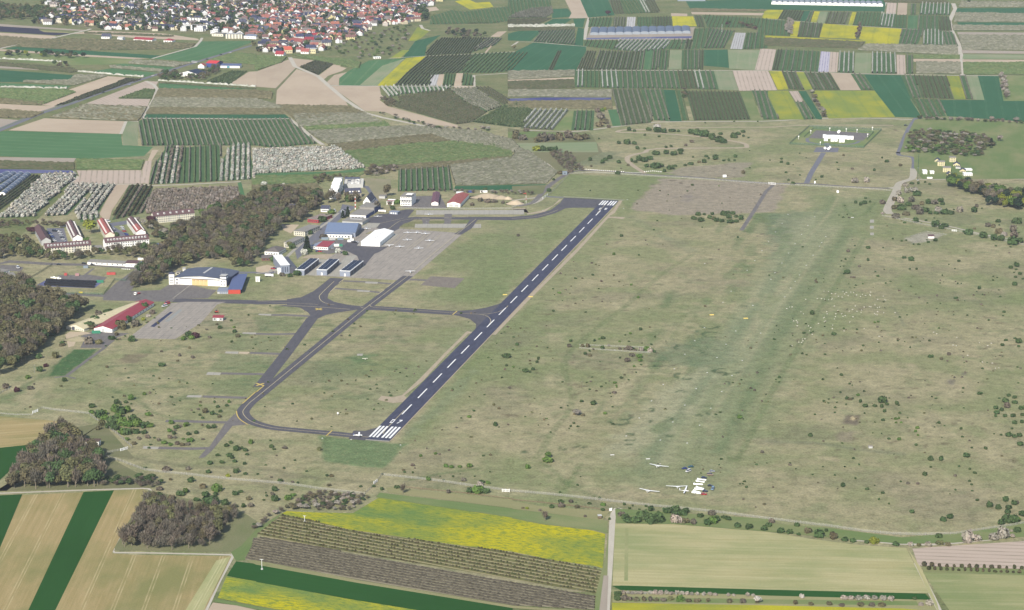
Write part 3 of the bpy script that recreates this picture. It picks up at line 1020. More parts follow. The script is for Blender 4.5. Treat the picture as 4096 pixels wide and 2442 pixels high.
def rowlines(pts, d, sp):
 d = Vector((d.x, d.y, 0)).normalized()
 c = sum(pts, Vector()) / len(pts)
 uv = [((p.x - c.x) * d.y - (p.y - c.y) * d.x, (p.x - c.x) * d.x + (p.y - c.y) * d.y) for p in pts]
 out = []
 k0, k1 = math.floor(min(q[0] for q in uv) / sp), math.ceil(max(q[0] for q in uv) / sp)
 for k in range(k0, k1 + 1):
  u = (k + .5) * sp
  xs = []
  for i in range(len(uv)):
   (a0, b0), (a1, b1) = uv[i], uv[(i + 1) % len(uv)]
   if (a0 > u) != (a1 > u): xs.append(b0 + (u - a0) * (b1 - b0) / (a1 - a0))
  xs.sort()
  for a, b in zip(xs[::2], xs[1::2]):
   if b - a > 4:
    out.append((Vector((c.x + u * d.y + a * d.x, c.y - u * d.x + a * d.y, 0)), Vector((c.x + u * d.y + b * d.x, c.y - u * d.x + b * d.y, 0)), k))
 return out, c, d


def hedge(k, a, b, h=None, w=None, seed=0):
 cols, hh, ww, _ = KIND[k]
 h, w = h or hh, w or ww
 L = (b - a).length
 st = 3.2
 n = max(2, int(L / st) + 1)
 t = np.linspace(0, 1, n)
 dx, dy = (b.x - a.x) / L, (b.y - a.y) / L
 hz = h * (.62 + .55 * NR.rand(n))
 hz[NR.rand(n) < .05] = .25
 wl = w * .5 * (.7 + .5 * NR.rand(n))
 wr = w * .5 * (.7 + .5 * NR.rand(n))
 x, y = a.x + (b.x - a.x) * t, a.y + (b.y - a.y) * t
 V = np.zeros((n, 4, 3))
 for j, (o, z) in enumerate(((-wl, .15), (-wl * .55, 1), (wr * .55, 1), (wr, .15))):
  V[:, j, 0] = x + dy * o + NR.randn(n) * .15
  V[:, j, 1] = y - dx * o
  V[:, j, 2] = .1 + hz * z
 R_ = ROWS[k]
 base = R_[3]
 i = np.arange(n - 1)[:, None] * 4 + base
 Qd = np.concatenate([np.stack([i + j, i + 4 + j, i + 5 + j, i + 1 + j], -1).reshape(-1, 4) for j in range(3)])
 cc = np.array([c3(*q) for q in cols])
 C = cc[NR.randint(0, len(cols), n)] * (.86 + .28 * NR.rand(n, 1)) * (.92 + .16 * NR.rand())
 C = np.repeat(C[:, None, :], 4, 1)
 R_[0].append(V.reshape(-1, 3)); R_[1].append(Qd); R_[2].append(C.reshape(-1, 3))
 R_[3] += n * 4


def orch(k, poly, d=None, sp=5.0, fl=None, near=0, h=None, w=None, skip=0, fr='s'):
 """a planted field: floor sheet plus rows; near>0 plants single trees that far apart"""
 pts = G(poly, fr)
 dd = (lambda q: q[1] - q[0])(G(d, fr)) if d else longest(pts)
 rows, c, dn = rowlines(pts, dd, sp)
 ZF[0] += .0006
 o = flat('orchard_ground', pts, FLOOR[fl or KIND[k[0]][3]], ZF[0], uvdir=dn)
 uvl = o.data.uv_layers[0]
 for i, lp in enumerate(o.data.loops):
  p = o.data.vertices[lp.vertex_index].co
  uvl.data[i].uv = (((p.x - c.x) * dn.y - (p.y - c.y) * dn.x) / sp, 0)
 kk = k
 for a, b, i in rows:
  if rnd.random() < skip: continue
  if len(k) > 1: kk = k[i % len(k)]
  if near:
   L = (b - a).length
   for q in range(int(L / near)):
    if rnd.random() < .05: continue
    p = a + (b - a) * ((q + .5 + rnd.uniform(-.15, .15)) * near / L)
    TREES[kk].append((p.x + rnd.uniform(-.2, .2), p.y, (h or KIND[kk][1]) * rnd.uniform(.75, 1.2), (w or KIND[kk][2]) * rnd.uniform(.75, 1.2)))
  else:
   hedge(kk, a, b, h, w)
 return rows


def hrow(k, line, h=None, w=None, near=0):
 p = G(line)
 for a, b in zip(p[:-1], p[1:]):
  if near:
   L = (b - a).length
   for q in range(max(1, int(L / near))):
    c = a + (b - a) * ((q + .5) * near / L)
    TREES[k].append((c.x, c.y, (h or KIND[k][1]) * rnd.uniform(.7, 1.25), (w or KIND[k][2]) * rnd.uniform(.7, 1.3)))
  else:
   hedge(k, a, b, h, w)


DATA = '''
dark|A-40,250 370,280 400,300 700,330 540,345 -40,308
soil2|A-40,232 830,295 800,305 -40,256
tan|A380,295 650,312 680,325 430,315
soil|A-40,318 550,352 500,380 400,385 -40,352
O.B|A-40,354 440,388 -40,476|A0,400 440,392|6
soil|A700,332 900,300 1600,330 1750,352 1920,378 1940,396 1300,372 850,330
O.K|A820,318 1600,345 1700,356 1640,362 820,328|A820,320 1640,352|5
O.BK|A240,410 450,386 880,382 1900,430 1860,470 1700,480 750,495 150,455|A450,400 1900,460|7
wheat|A60,470 150,458 800,492 1580,545 1480,572 700,530 60,478
soil|A-40,480 0,480 750,530 1450,570 1300,577 700,545 -40,495
meadow|A-40,500 700,548 1400,582 1350,620 600,640 -40,570
wheat2|A1950,405 2489,400 2350,450 2230,500 1870,605 1480,572 1650,530 1800,490 1870,470
O.P|A1310,590 1860,620 1700,655 1250,620|A1310,600 1860,640|6
wheat2|A1200,622 1700,657 1600,700 1050,642
O.P|A1060,640 1600,682 1560,706 1080,668|A1060,650 1600,692|6
wheat2|A930,690 1080,668 1530,710 1400,755 1050,720 900,692
O.K|A-40,606 700,670 780,700 690,712 -40,640|A0,620 700,680|5
soil2|A-40,642 380,672 380,684 -40,664
wheat|A-40,678 780,738 800,745 650,792 640,802 -40,800
O.P|A180,800 680,788 720,740 1050,740 720,835|A180,805 690,800|5
wheat2|A-40,808 700,837 640,864 -40,836
O.O|A-40,868 620,872 740,900 420,1022 -40,962|A0,900 600,940|7
O.B|A-40,962 430,1002 400,1026 -40,1010|A0,980 430,1010|4.5
soil|A640,885 1050,743 1240,757 1000,852 720,952 520,1036 400,1025 745,900
O.K|A520,1036 1000,856 1240,765 1370,775 1000,902 650,1016|A560,1030 1240,790|5
soil|A-40,1010 600,1040 430,1098 -40,1070
O.B|A-40,1068 430,1100 300,1152 -40,1150|A0,1090 400,1120|5
soil2|A-40,1152 215,1172 -40,1264
soil|A80,1270 430,1152 1225,1182 1175,1305
soilr|A820,1015 1410,792 1540,795 1510,850 1430,1046|A820,1015 1430,800
O.O|A1150,962 1410,870 1510,880 1470,965|A1150,960 1500,900|6
O.BP|A470,1150 850,1020 1430,1050 1380,1142 1340,1182|A850,1050 1400,1080|6
wheat2|A-40,1285 80,1275 1175,1305 1190,1412 1490,1430 1400,1520 E740,72 -40,36|A80,1290 1175,1330
pale|A1190,1250 1240,1185 1350,1182 1340,1416 1195,1416|A1240,1185 1290,1410
O.P|A1345,1186 1385,1156 2489,1166 B330,1156 600,1400 150,1440 A2489,1418 1380,1420|A2000,1166 2090,1410|7
wheat|A1400,1113 2489,1118 B280,1115 335,1152 A2489,1156 1385,1150
O.B|A1545,870 2489,886 B165,900 150,968 A2489,962 1500,958|A1545,880 2489,900|5|b
O.P|A1500,962 2489,968 B180,1020 270,1060 A2489,1060 1450,1050|A1500,980 2489,990|5
O.B|A1460,1052 2489,1062 B270,1062 300,1112 A2489,1116 1420,1112|A1460,1070 2489,1080|4.5
wheat2|A1545,810 2489,858 2489,884 1545,866
O.O|A2010,800 2250,695 2400,700 2240,822|A2010,800 2250,700|5
soil|A2215,830 2420,700 2600,690 B0,700 0,845 A2489,852
O.O|A2060,580 2300,520 2489,535 2489,632 2150,602|A2060,585 2489,600|4
O.O|B-40,545 300,560 250,612 0,692|B0,560 280,580|4
soil|B0,700 320,580 390,665 210,862 0,845
scrub|B385,662 395,672 215,862 190,1020 165,1010 190,862
soil|B395,674 600,740 700,830 860,968 900,1036 192,1020 203,880
soil|B355,568 560,590 420,655 392,660
O.K|B430,655 580,596 750,628 600,735|B430,655 580,596|4
O.O|B350,535 950,590 1020,612 1000,670 800,640 650,602|B350,540 950,600|4
soil|B605,740 760,625 830,630 820,650 880,665 840,692 700,740 660,775
soil|B690,800 760,732 890,702 810,762 805,832 720,830
wheat2|B810,762 900,692 1100,590 1450,570 1180,836 808,832|B820,830 1000,650
pale|B1010,830 1230,640 1450,570 1180,836|B1010,830 1300,580
rape|B1180,836 1240,772 1460,566 1650,550 1480,700 1330,836|B1250,836 1550,560
rapep|B1480,402 1570,265 1690,300 1620,362 1560,400
wheat|B1420,572 1550,400 1800,340 1660,450 1640,550
rapep|B1300,567 1420,490 1490,490 1400,570
soil|B720,838 1200,842 1215,920 1240,945 1200,975 1290,1040 1600,1120 1960,1220 1960,1242 1700,1212 1400,1152 1250,1090 1060,1080
O.K|B1380,942 1880,870 2050,1010 2250,1090 2100,1192 1700,1130 1400,1000|B1450,935 2120,1160|7|b
O.K|B1290,945 1400,1005 1740,1140 2090,1195 1950,1212 1350,1042|B1330,1000 2000,1200|4.5
O.W|B1220,852 1370,842 1400,932 1300,946|B1270,850 1350,940|7
O.W|B1372,842 1900,842 1840,892 1400,922|B1500,842 1530,920|7
O.P|B1880,866 2140,860 2400,1040 2240,1090 2050,1000|B1900,870 2300,1080|6
O.K|B2140,850 2290,852 2489,992 2400,1022|B2160,855 2420,1010|6|b
O.O|B2100,1190 2400,1040 C60,1000 C200,1075 C100,1240 B2489,1240|B2130,1200 C0,1060|5
O.K|B1345,836 1480,702 1640,740 1730,726 1690,836|B1560,836 1650,735|6
plast|B1700,726 1790,726 1752,836 1690,836|B1700,836 1740,726
soil|B1782,724 1836,720 1812,838 1752,838
O.O|B1832,722 1942,722 1922,836 1812,838|B1870,836 1890,722|5
soil|B1950,714 2016,714 1996,836 2120,842 2110,858 1926,862 1924,836|B1930,850 1980,720
O.O|B2016,720 2118,732 2108,832 1998,834|B2050,832 2070,725|6
O.K|B1480,702 1650,550 2110,530 1980,712 1640,738|B1560,700 1750,545|6
O.O|B2112,530 2432,510 C180,520 C20,690 B2300,712 1982,712|B2100,710 2300,520|7
O.K|B1640,542 1700,440 1800,372 2220,372 2150,482 2090,522|B1700,530 1830,380|5
O.P|B2170,432 2240,372 2390,380 2330,442 2100,512|B2120,500 2280,380|6
soil|B2220,516 2290,435 2310,435 2240,516
soil|B2280,360 2350,310 2440,306 2370,362
O.O|B1690,240 1700,160 1900,100 2120,130 2290,230|B1850,240 1800,130|8
rape|B1935,15 2050,-10 2140,30 2270,20 2310,70 2080,96
soil|B1650,80 1750,68 1780,100 1680,116
O.O|B2010,120 2489,60 2489,200 2300,232 2050,232|B2250,232 2200,90|8
O.B|B200,1025 900,1042 1060,1102 400,1180 300,1112|B250,1060 1000,1080|5|b
O.P|B350,1122 1060,1106 1230,1202 420,1240|B400,1160 1100,1140|5.5
O.O|B430,1192 1250,1182 1310,1232 500,1282|B430,1220 1250,1200|6
O.P|B500,1284 1500,1232 1720,1292 1650,1320 700,1402 600,1350|B560,1320 1600,1260|5|b
O.B|B700,1416 1700,1312 1890,1380 1500,1402 760,1490|B700,1440 1800,1340|4.5
O.O|B770,1492 1520,1404 1890,1384 2250,1390 2489,1483 F2489,60 1900,86 1040,146 800,10|B800,1483 2200,1400|5
O.P|B1500,1232 2180,1282 2489,1370 C40,1410 C120,1483 B2489,1483 2300,1440 1900,1378|B1700,1270 2489,1420|6
soil|C510,-10 660,-10 750,178 550,180 580,130
wheat|C400,90 540,84 575,130 560,166 388,180
O.O|C-40,-10 370,-10 385,60 380,80 -40,150|C180,130 150,0|8
O.P|C190,85 385,70 400,130 330,175 -40,180 60,120|C0,180 330,80|7
wheat|C660,-10 930,-10 1000,150 740,172
O.K|C935,-10 1030,-10 1105,136 1000,142|C1000,140 960,0|6|b
O.O|C1030,-10 1210,-10 1290,130 1105,138|C1200,135 1120,0|7
O.W|C1210,-10 1290,-10 1350,128 1290,130|C1320,130 1250,0|6
O.K|C1282,-10 1382,-10 1440,125 1350,130|C1400,128 1330,0|6|b
wheat|C1690,12 2489,-6 D1140,-6 1140,70 1130,116 0,96 C2489,92 1730,86
O.B|C1730,90 2440,102 2480,112 1740,114|C1740,100 2440,108|5
soil|C1740,118 2450,130 2430,152 1750,142
rape|C2460,100 2489,100 D0,97 148,100 95,187 C2430,180|C2440,180 2480,100
O.O|C752,180 980,172 962,270 740,266|C850,270 880,175|7
O.P|C982,170 1110,170 1102,266 985,266|C1040,266 1050,170|6|b
plast|C1120,167 1203,168 1195,266 1112,264|C1150,265 1160,168
O.O|C1212,170 1370,170 1360,260 1220,266|C1290,262 1290,170|6
O.K|C1372,166 1550,166 1562,256 1362,260|C1460,260 1460,166|6
soil|C1545,130 1705,136 1705,160 1548,160
rape|C1555,160 1760,162 1798,256 1565,256|C1680,256 1660,160
O.K|C1770,150 1850,160 1880,272 1800,266|C1840,270 1810,155|7
O.O|C1852,150 2489,186 2489,270 1900,272|C2150,270 2180,180|8
wheat|C300,242 400,186 586,186 500,244
wheat|C592,186 712,180 690,270 616,262
O.K|C-40,192 385,182 240,246 -40,246|C0,240 330,190|6
O.W|C-40,250 610,246 612,266 -40,272|C0,262 610,256|8
O.K|C-40,274 610,268 610,290 -40,302|C0,290 610,280|5
wheat|C-40,330 60,305 290,300 180,402 -40,396
O.P|C270,302 610,292 606,440 210,412|C300,430 400,300|6
wheat|C642,270 702,282 690,450 606,444
soil2|C770,262 1790,268 1750,388 720,390
blue|C722,372 1750,356 1745,374 722,386
O.O|C700,396 1040,396 1000,486 700,452|C850,460 880,396|8
O.W|C1042,392 1540,390 1500,482 1230,512 1000,486|C1230,490 1330,392|8
O.O|C1540,392 1642,386 1640,482 1510,476|C1570,480 1610,390|8
O.P|C1655,390 1702,390 1672,482 1640,478|C1655,480 1680,390|8
O.K|C1702,382 1752,392 1742,482 1672,484|C1710,480 1730,390|6
O.O|C1770,282 1920,276 1880,472 1742,482|C1810,480 1850,280|9
O.P|C1920,276 2160,306 2062,472 1870,476|C1960,470 2040,290|7
plast|C2170,320 2275,322 2240,482 2120,478|C2180,480 2220,322
O.OP|C2280,322 2400,322 2372,478 2240,482|C2310,480 2340,322|6
O.O|C2402,192 2489,192 2489,472 2375,478|C2420,470 2440,200|8
wheat|C-40,540 210,416 720,456 720,496 620,690 -40,698|C100,690 500,440
O.K|C440,502 486,497 400,686 345,688|C370,686 460,500|4
O.B|C722,497 822,502 780,682 630,682|C700,680 770,500|4.5
O.KP|C850,496 1242,512 1212,682 780,682|C1000,682 1050,505|5.5
O.P|C1244,490 1302,482 1272,682 1216,682|C1240,682 1270,485|6
wheat2|C1302,486 1432,490 1350,682 1280,680|C1310,680 1360,490
O.P|C1365,500 1432,492 1412,682 1348,682|C1380,682 1400,495|6
O.PO|C1440,490 1532,490 1512,682 1420,682|C1465,682 1485,490|5.5
pale|C1535,490 1652,490 1642,676 1520,676|C1580,676 1590,490
O.OP|C1652,490 1802,486 1800,676 1650,678|C1725,676 1725,490|6
O.KP|C1802,490 1872,490 1860,682 1800,678|C1830,680 1836,490|6
wheat|C1870,488 2096,485 2110,662 1865,642|C1980,650 1980,490
pale|C2100,487 2412,490 2360,684 2112,670|C2230,680 2250,490
soilr|C2415,478 2489,478 D80,486 35,686 C2360,684|C2400,684 2450,478
O.P|C-40,702 610,690 610,746 -40,782|C0,740 610,716|6|g
soil|C-40,780 600,754 605,776 -40,800
O.K|C-40,802 600,780 612,860 -40,872|C0,840 600,820|5
O.W|C612,690 722,690 712,852 610,852|C662,850 668,690|7
O.O|C722,690 850,690 852,856 715,852|C785,850 785,690|7
O.W|C852,690 1030,690 1052,864 862,856|C955,860 940,690|8
O.P|C1034,690 1602,690 1640,866 1054,864|C1345,864 1320,690|8
O.K|C1612,690 1750,690 1802,866 1642,866|C1720,866 1680,690|8
O.W|C1752,690 1840,692 1882,872 1802,868|C1840,870 1795,690|8
O.P|C1842,690 1962,692 2012,872 1882,872|C1945,870 1900,690|8
pale|C1962,692 2140,696 2206,882 2012,874|C2100,880 2050,692
soilr|C2142,690 2489,692 D0,690 90,880 C2210,886|C2350,884 2290,690
O.P|C-40,884 970,882 970,946 -40,948|C0,915 970,910|5.5
blue|C-40,962 300,950 965,952 960,978 0,986 -40,990 B2420,970 2440,955|C0,970 960,965
O.B|C-40,992 970,984 976,1066 -40,1052|C0,1020 970,1025|5|b
O.W|C218,1070 555,1076 400,1270 80,1252 160,1130|C260,1265 420,1075|8|b
meadow|C560,1080 600,1080 580,1270 400,1270
O.PO|C602,1080 802,1080 790,1270 575,1270|C680,1270 700,1080|7
wheat2|C930,1070 1030,1066 1060,1226 980,1230|C1020,1226 985,1070
O.P|C972,870 1242,872 1372,1166 1350,1196 1062,1226|C1200,1200 1110,872|8|d
O.P|C1244,872 1480,872 1532,1182 1382,1172|C1450,1175 1360,872|8
wheat|C1476,874 1582,880 1652,1182 1532,1182|C1590,1182 1528,876
O.O|C1584,882 1652,882 1722,1172 1652,1176|C1688,1175 1618,882|8
O.K|C1690,890 2216,896 2322,1166 1770,1176|C2040,1170 1950,892|6
meadow|C2220,896 2322,890 2422,1166 2322,1166
O.P|C2330,880 2489,890 D0,950 110,1162 C2440,1166|C2480,1165 2400,885|8
O.K|D150,-30 1700,-10 1760,36 1130,26 1120,-5|D200,0 1700,10|5
soilr|D1160,28 1252,32 1240,146 1145,142|D1192,142 1205,30
soil|D1265,30 1355,32 1350,148 1255,146|D1300,146 1310,30
O.P|D1390,40 1442,40 1436,148 1385,148|D1410,148 1415,40|7
O.W|D1480,36 1780,40 1770,150 1470,146|D1620,148 1630,38|8
O.K|D98,187 150,100 345,110 312,206|D200,195 250,105|6
wheat|D312,208 350,110 420,108 362,212
O.P|D420,108 446,108 415,218 368,212|D392,215 432,110|6
rape|D446,112 505,115 470,222 415,218|D440,220 475,112
pale|D505,115 590,118 547,236 474,226|D510,230 548,116
O.PK|D582,120 802,122 752,242 550,236|D650,240 692,120|7|b
rape|D820,118 860,120 820,250 780,246|D800,248 840,120
O.O|D862,122 1106,126 1070,262 825,250|D950,256 985,124|7
O.W|D1106,136 1246,140 1232,272 1070,262|D1150,268 1175,138|7
O.O|D1247,150 1352,150 1342,280 1235,274|D1290,278 1300,150|7
wheat2|D1362,152 1456,155 1450,286 1355,282|D1403,284 1408,154
O.OP|D1460,155 1672,155 1666,300 1460,292|D1562,296 1566,155|8
O.K|D1672,160 1762,166 1790,302 1666,300|D1730,300 1715,163|7
O.O|D-40,192 165,200 240,210 215,352 -40,346|D90,348 110,198|8
rape|D245,208 312,212 285,360 215,356|D250,358 278,210
O.KP|D312,215 532,232 496,366 286,362|D390,364 420,224|8
rape|D540,232 882,256 852,380 500,366|D680,374 710,244
rape|D920,262 1300,283 1266,438 945,426 950,405 885,382|D1090,432 1120,272
rape|D-40,346 330,366 940,398 940,408 -40,368
O.K|D-40,374 940,412 900,476 -40,446|D0,410 920,445|5
O.P|D1300,286 1522,292 1452,442 1270,436|D1360,440 1410,288|8
O.W|D1522,295 1692,302 1712,452 1500,442|D1606,446 1607,298|7
O.P|D1692,305 1792,312 1852,452 1714,452|D1780,452 1740,308|7
O.P|D870,492 960,436 1840,452 1852,542|D960,470 1840,500|6
O.K|D85,486 152,486 105,692 35,686|D70,690 118,486|5
O.PO|D152,486 502,502 486,702 107,692|D296,697 327,494|8
plastb|D515,502 605,508 590,703 487,701|D538,702 560,505
soilr|D607,508 688,512 672,706 592,704|D632,705 647,510
O.W|D690,512 842,516 836,714 680,708|D758,711 766,514|8
pale|D850,516 1006,518 1000,718 838,713|D919,716 928,517
O.W|D1010,514 1242,526 1252,722 1006,718|D1130,720 1126,520|8
soilr|D1250,535 1333,538 1340,726 1256,723|D1298,724 1291,536
O.P|D1342,536 1412,546 1412,722 1346,722|D1378,722 1376,540|8
O.O|D1416,540 1865,546 1865,576 1412,573|D1420,555 1860,562|5
soil|D1412,575 1865,578 1865,606 1416,604
O.P|D1440,608 1872,612 1880,722 1440,720|D1450,660 1870,668|6
O.P|D1880,20 2520,30 2520,72 1852,72|D1880,45 2489,50|6
wheat|D1840,82 2520,80 2520,130 1820,130
O.P|D1820,132 2520,140 2520,216 1810,216|D1820,170 2489,176|6
wheat|D1840,220 2520,222 2520,250 1850,250
O.P|D1790,254 2520,256 2520,300 1800,300|D1800,280 2489,280|6
soil2|D1840,314 2520,320 2520,350 1850,346
O.P|D1850,346 2520,352 2520,490 1890,490|D1860,410 2489,415|5.5|b
soil2|D1880,490 2520,500 2520,526 1890,521
pale|D1900,530 2520,535 2520,576 1890,576
soil|D1890,580 2520,585 2520,611 1895,606
O.O|D1895,614 2520,612 2520,726 1902,726|D1900,670 2489,670|6
rape|D10,692 130,696 200,872 95,876|D150,874 72,694
O.KP|D135,698 272,702 352,878 202,872|D280,876 204,700|7
rapep|D272,702 346,704 436,872 360,876|D398,874 308,702
O.KP|D350,706 602,712 702,878 437,876|D570,877 475,708|7.5
soil|D606,712 802,718 906,880 706,880
O.P|D806,720 922,726 1032,882 902,878|D966,880 864,722|8
wheat|D930,726 1292,735 1392,966 1380,962 1500,1150 1236,1140 1040,890|D1236,1140 960,730
O.P|D1292,735 1422,738 1492,952 1392,962|D1440,956 1355,736|8
O.K|D1422,740 1732,746 1812,966 1492,956|D1650,960 1575,742|7.5
rapep|D1732,742 1862,742 1926,968 1815,968|D1870,968 1796,742
O.P|D1862,742 1922,742 1992,970 1926,968|D1960,970 1890,742|9
pale|D1922,742 2040,742 2106,976 1994,972|D2050,974 1980,742
wheat|D2040,740 2242,742 2290,985 2489,985 2530,985 2530,1190 2489,1186 1740,1132 1680,975 2106,976|D2200,1150 2130,742
meadow|D2240,740 2530,740 2530,985 2290,985
rapep|D0,886 196,886 350,1166 110,1166 0,930|D230,1166 90,886
soilr|D205,890 290,888 350,996 270,992|D310,994 248,890
O.P|D270,992 356,996 466,1162 350,1166|D405,1164 312,994|8
wheat|D296,888 370,890 524,1140 524,1166 468,1160|D495,1165 335,890
rapep|D425,885 1036,885 1236,1140 590,1156|D910,1148 730,885
O.PO|D1390,962 1682,972 1732,1132 1510,1152|D1620,1142 1530,966|7.5
soil2|E-40,48 740,58 710,106 -40,86
O.K|E-40,90 720,106 722,172 -40,158|E0,110 720,130|5
blue|E-40,164 700,178 740,205 -40,206|E0,190 700,195
O.O|E742,72 1402,82 1372,173 745,167|E745,110 1390,120|5
soilr|E745,178 1375,176 1385,306 720,312 702,304 770,236|E1050,306 1060,178
soil|E1435,86 1480,-20 1540,-20 1472,86
soilr|E1415,86 1475,86 1445,310 1380,300 1385,180|E1400,300 1440,90
soil|E1120,316 1260,313 1090,562 1062,662 1010,657 965,602|E1030,640 1190,316
O.K|E-40,600 -40,450 0,425 300,228 432,228|E0,520 400,230|5
O.W|E-40,680 432,226 735,215 742,240 650,320 330,628 0,642|E30,640 640,240|6.2||3.0|4.4|3.6
O.W|E440,625 700,322 930,320 660,612|E470,620 780,322|6.2||3.0|4.4|3.6
O.W|E740,612 790,560 930,322 1115,320 950,602|E820,590 1020,322|7||2.8|4.2|3.4
O.W|E740,612 950,602 942,655 782,682|E860,670 850,605|7||2.8|4.2|3.4
O.KKP|E1085,662 1250,322 1342,316 1490,336 1402,582 1352,602|E1140,640 1340,320|6||3|3|2.6
tan|E1530,336 2310,320 2312,345 1530,375
O.P|E1420,560 1480,392 1530,372 2310,345 2340,425 2200,540 1420,602|E1480,440 2300,390|4.6|b|3.4|3.6|3.0
wheat2|E2310,300 2345,290 2380,420 2340,425
O.P|E1450,312 1480,150 1600,-20 A1600,1430 1700,1420 E1700,-40 1560,100 1500,312|E1480,312 1560,20|5
O.WP|E1500,312 1560,100 1690,-40 1790,-45 1745,120 1762,302|E1640,306 1700,-40|6.5||3.2|4|3
O.PO|E1764,302 1746,120 1792,-45 2150,-70 2140,282|E1960,290 1960,-60|7
O.W|E2142,282 2152,100 2240,-60 2420,-70 2482,262|E2320,270 2330,-60|7||3|4|3
W.W|o613,367 820,360 890,410 617,424|o620,395 850,390|4.6||3.4|4.2|3.6
wheat2|F0,205 780,187 1045,156 1075,186 700,217 -40,232
O.O|F-40,236 700,222 1070,196 1000,236 640,252 560,300 -40,322|F0,270 640,240|5
O.B|F-40,330 600,320 650,372 300,382 -40,372|F0,350 640,345|4
dirt|F1040,252 1310,262 1310,330 1300,382 1200,482 1150,420 1100,340
O.P|F1885,138 2489,60 G60,-30 170,0 440,200 330,306 F1940,326|F1900,240 G350,170|4.2|b
O.B|F1070,160 1890,95 2489,40 2489,62 1885,140 1390,175 1250,190|F1070,170 1890,110|5
O.P|F1385,178 1880,142 1920,372 1380,382|F1640,378 1630,160|7
wheat|F1937,330 G330,312 250,376 F1925,362
scrub|G0,330 330,320 300,400 200,420 0,415
scrub|C-40,1250 160,1275 760,1290 830,1400 880,1483 G440,190 380,130 170,0 C120,1483 -40,1390
meadow|C-40,1285 160,1280 760,1300 760,1330 -40,1345
pale|C30,1395 820,1385 840,1483 140,1483
scrub|D1340,1300 1500,1240 2100,1260 2260,1380 2240,1483 H2080,45 1640,30 D1290,1483
meadow|D1430,1165 1740,1160 2530,1195 2530,1483 H2530,260 1500,260 1420,150 1420,0 D1280,1483 1380,1260
stub|I-40,1082 610,1137 520,1202 360,1362 -40,1402|I0,1250 500,1215
wheat0|I-40,1396 360,1356 270,1490 M250,0 130,100 -40,260|M0,200 250,-40
wheat0|M-40,380 0,372 215,362 -40,980|M0,840 215,365
stub|M215,368 810,343 800,372 270,1500 -40,1500 -40,980 0,882|M270,1483 800,372
wheat0|M810,340 1106,324 530,1500 268,1500|M400,1483 960,330
stub|M1106,324 1380,313 1435,330 1200,700 1085,935 1300,950 2245,962 1980,1500 530,1500|M560,1483 1100,340
stubp|M2235,965 1965,1500 1790,1500 2100,1005|M1900,1500 2200,965
scrub|M-40,330 60,330 300,0 I700,1200 1000,1150 1300,1483 M1050,0 1380,180 1580,230 1470,300 1380,296
scrub|M1440,320 1700,380 2300,500 2489,620 2489,740 2350,860 2250,925 1120,905 1110,880
wheat0|M2200,1152 2290,1012 2489,1037 N0,1042 1000,1222 2489,1462 2489,1520 1600,1500 900,1377 0,1212|N0,1120 2000,1450
tan|M2380,1000 2440,1005 N0,1005 1000,1197 2489,1442 O790,1500 770,1520 N2489,1466 1000,1224 0,1044|N0,1020 2400,1440
rapeg|M2196,1158 2489,1207 N0,1212 900,1378 1620,1495 N1500,1560 300,1492 M2489,1442 2112,1367|N0,1300 1600,1560
meadow|M2100,1378 2489,1448 N300,1500 300,1540 M2480,1475 2080,1405
soil|M2065,1412 2300,1442 2489,1485 2489,1520 1995,1520
meadow|M2240,925 2340,860 2489,700 N0,700 230,555 250,560 20,742 M2450,870 2380,1000 2290,1010
rapeg|N240,552 300,525 470,535 940,545 1190,395 2489,590 O0,595 270,650 780,712 905,747 880,1080 820,1060 400,1000 N2489,918 1950,852 900,702 450,592|N900,600 2489,850
meadow|N1160,390 1200,345 2489,500 O0,505 930,617 925,742 780,706 270,646 0,591 N2489,588 1190,394|N1200,370 2489,540
tan|N1255,300 1340,292 1460,312 2489,415 O0,425 300,480 950,525 880,612 0,502 N2489,498 1300,347|N1300,330 2489,450
O.B|N20,742 250,560 460,595 900,704 1900,852 2489,918 O400,1002 870,1097 815,1322 N2489,1185 1300,985 100,777|N100,690 2489,1130|5.7|t|2.4|1.25|1.5
meadow|O870,1097 905,1000 940,640 925,1150 885,1150 850,1500 800,1500 815,1322
soil2|O845,1500 888,1150 935,1150 920,1500
stubp|O1000,646 1560,652 2489,727 Q0,727 400,792 850,852 1340,882 1560,1322 1430,1322 0,1287 O975,1247|O1100,900 Q1200,955
stubg|O1095,690 1130,690 1125,1200 1088,1200
wheat0|O975,1252 1060,1247 Q0,1287 1525,1327 1575,1382 900,1372 0,1345 O1050,1290|O1060,1265 Q1500,1345
tan|O975,1290 Q0,1345 1500,1385 1590,1400 1640,1490 0,1442 O975,1412|O1000,1350 Q1500,1420
meadow|O1100,1355 Q0,1382 1440,1400 1460,1440 0,1425 O1100,1405
rape|O970,1414 Q0,1440 1300,1470 1650,1500 O970,1530|O1000,1440 Q1400,1480
stubp|Q1352,882 1500,1100 1640,1420 1660,1500 1650,1500 1560,1322
soilr|Q1400,887 2530,812 2530,1088 1490,1057 1450,1030|Q1500,950 2489,985
meadow|Q1490,1060 2530,1090 2530,1145 1510,1115
stubg|Q1500,1117 2530,1147 2530,1530 1790,1530|Q1650,1200 2489,1215
meadow|O1000,500 2489,600 Q0,640 600,690 1300,780 2000,722 2530,620 2530,770 1800,832 1300,842 600,782 0,725 O2489,725 1560,650 1010,642
'''
for ln in DATA.strip().split('\n'):
 q = ln.split('|')
 if q[0][1] == '.':
  g = lambda i, d=None: q[i] if len(q) > i and q[i] else d
  orch(q[0][2:], q[1], g(2), float(g(3, 5)), g(4), float(g(5, 0)), float(g(6, 0)) or None, float(g(7, 0)) or None)
 else:
  field(q[0], q[1], q[2] if len(q) > 2 else None)
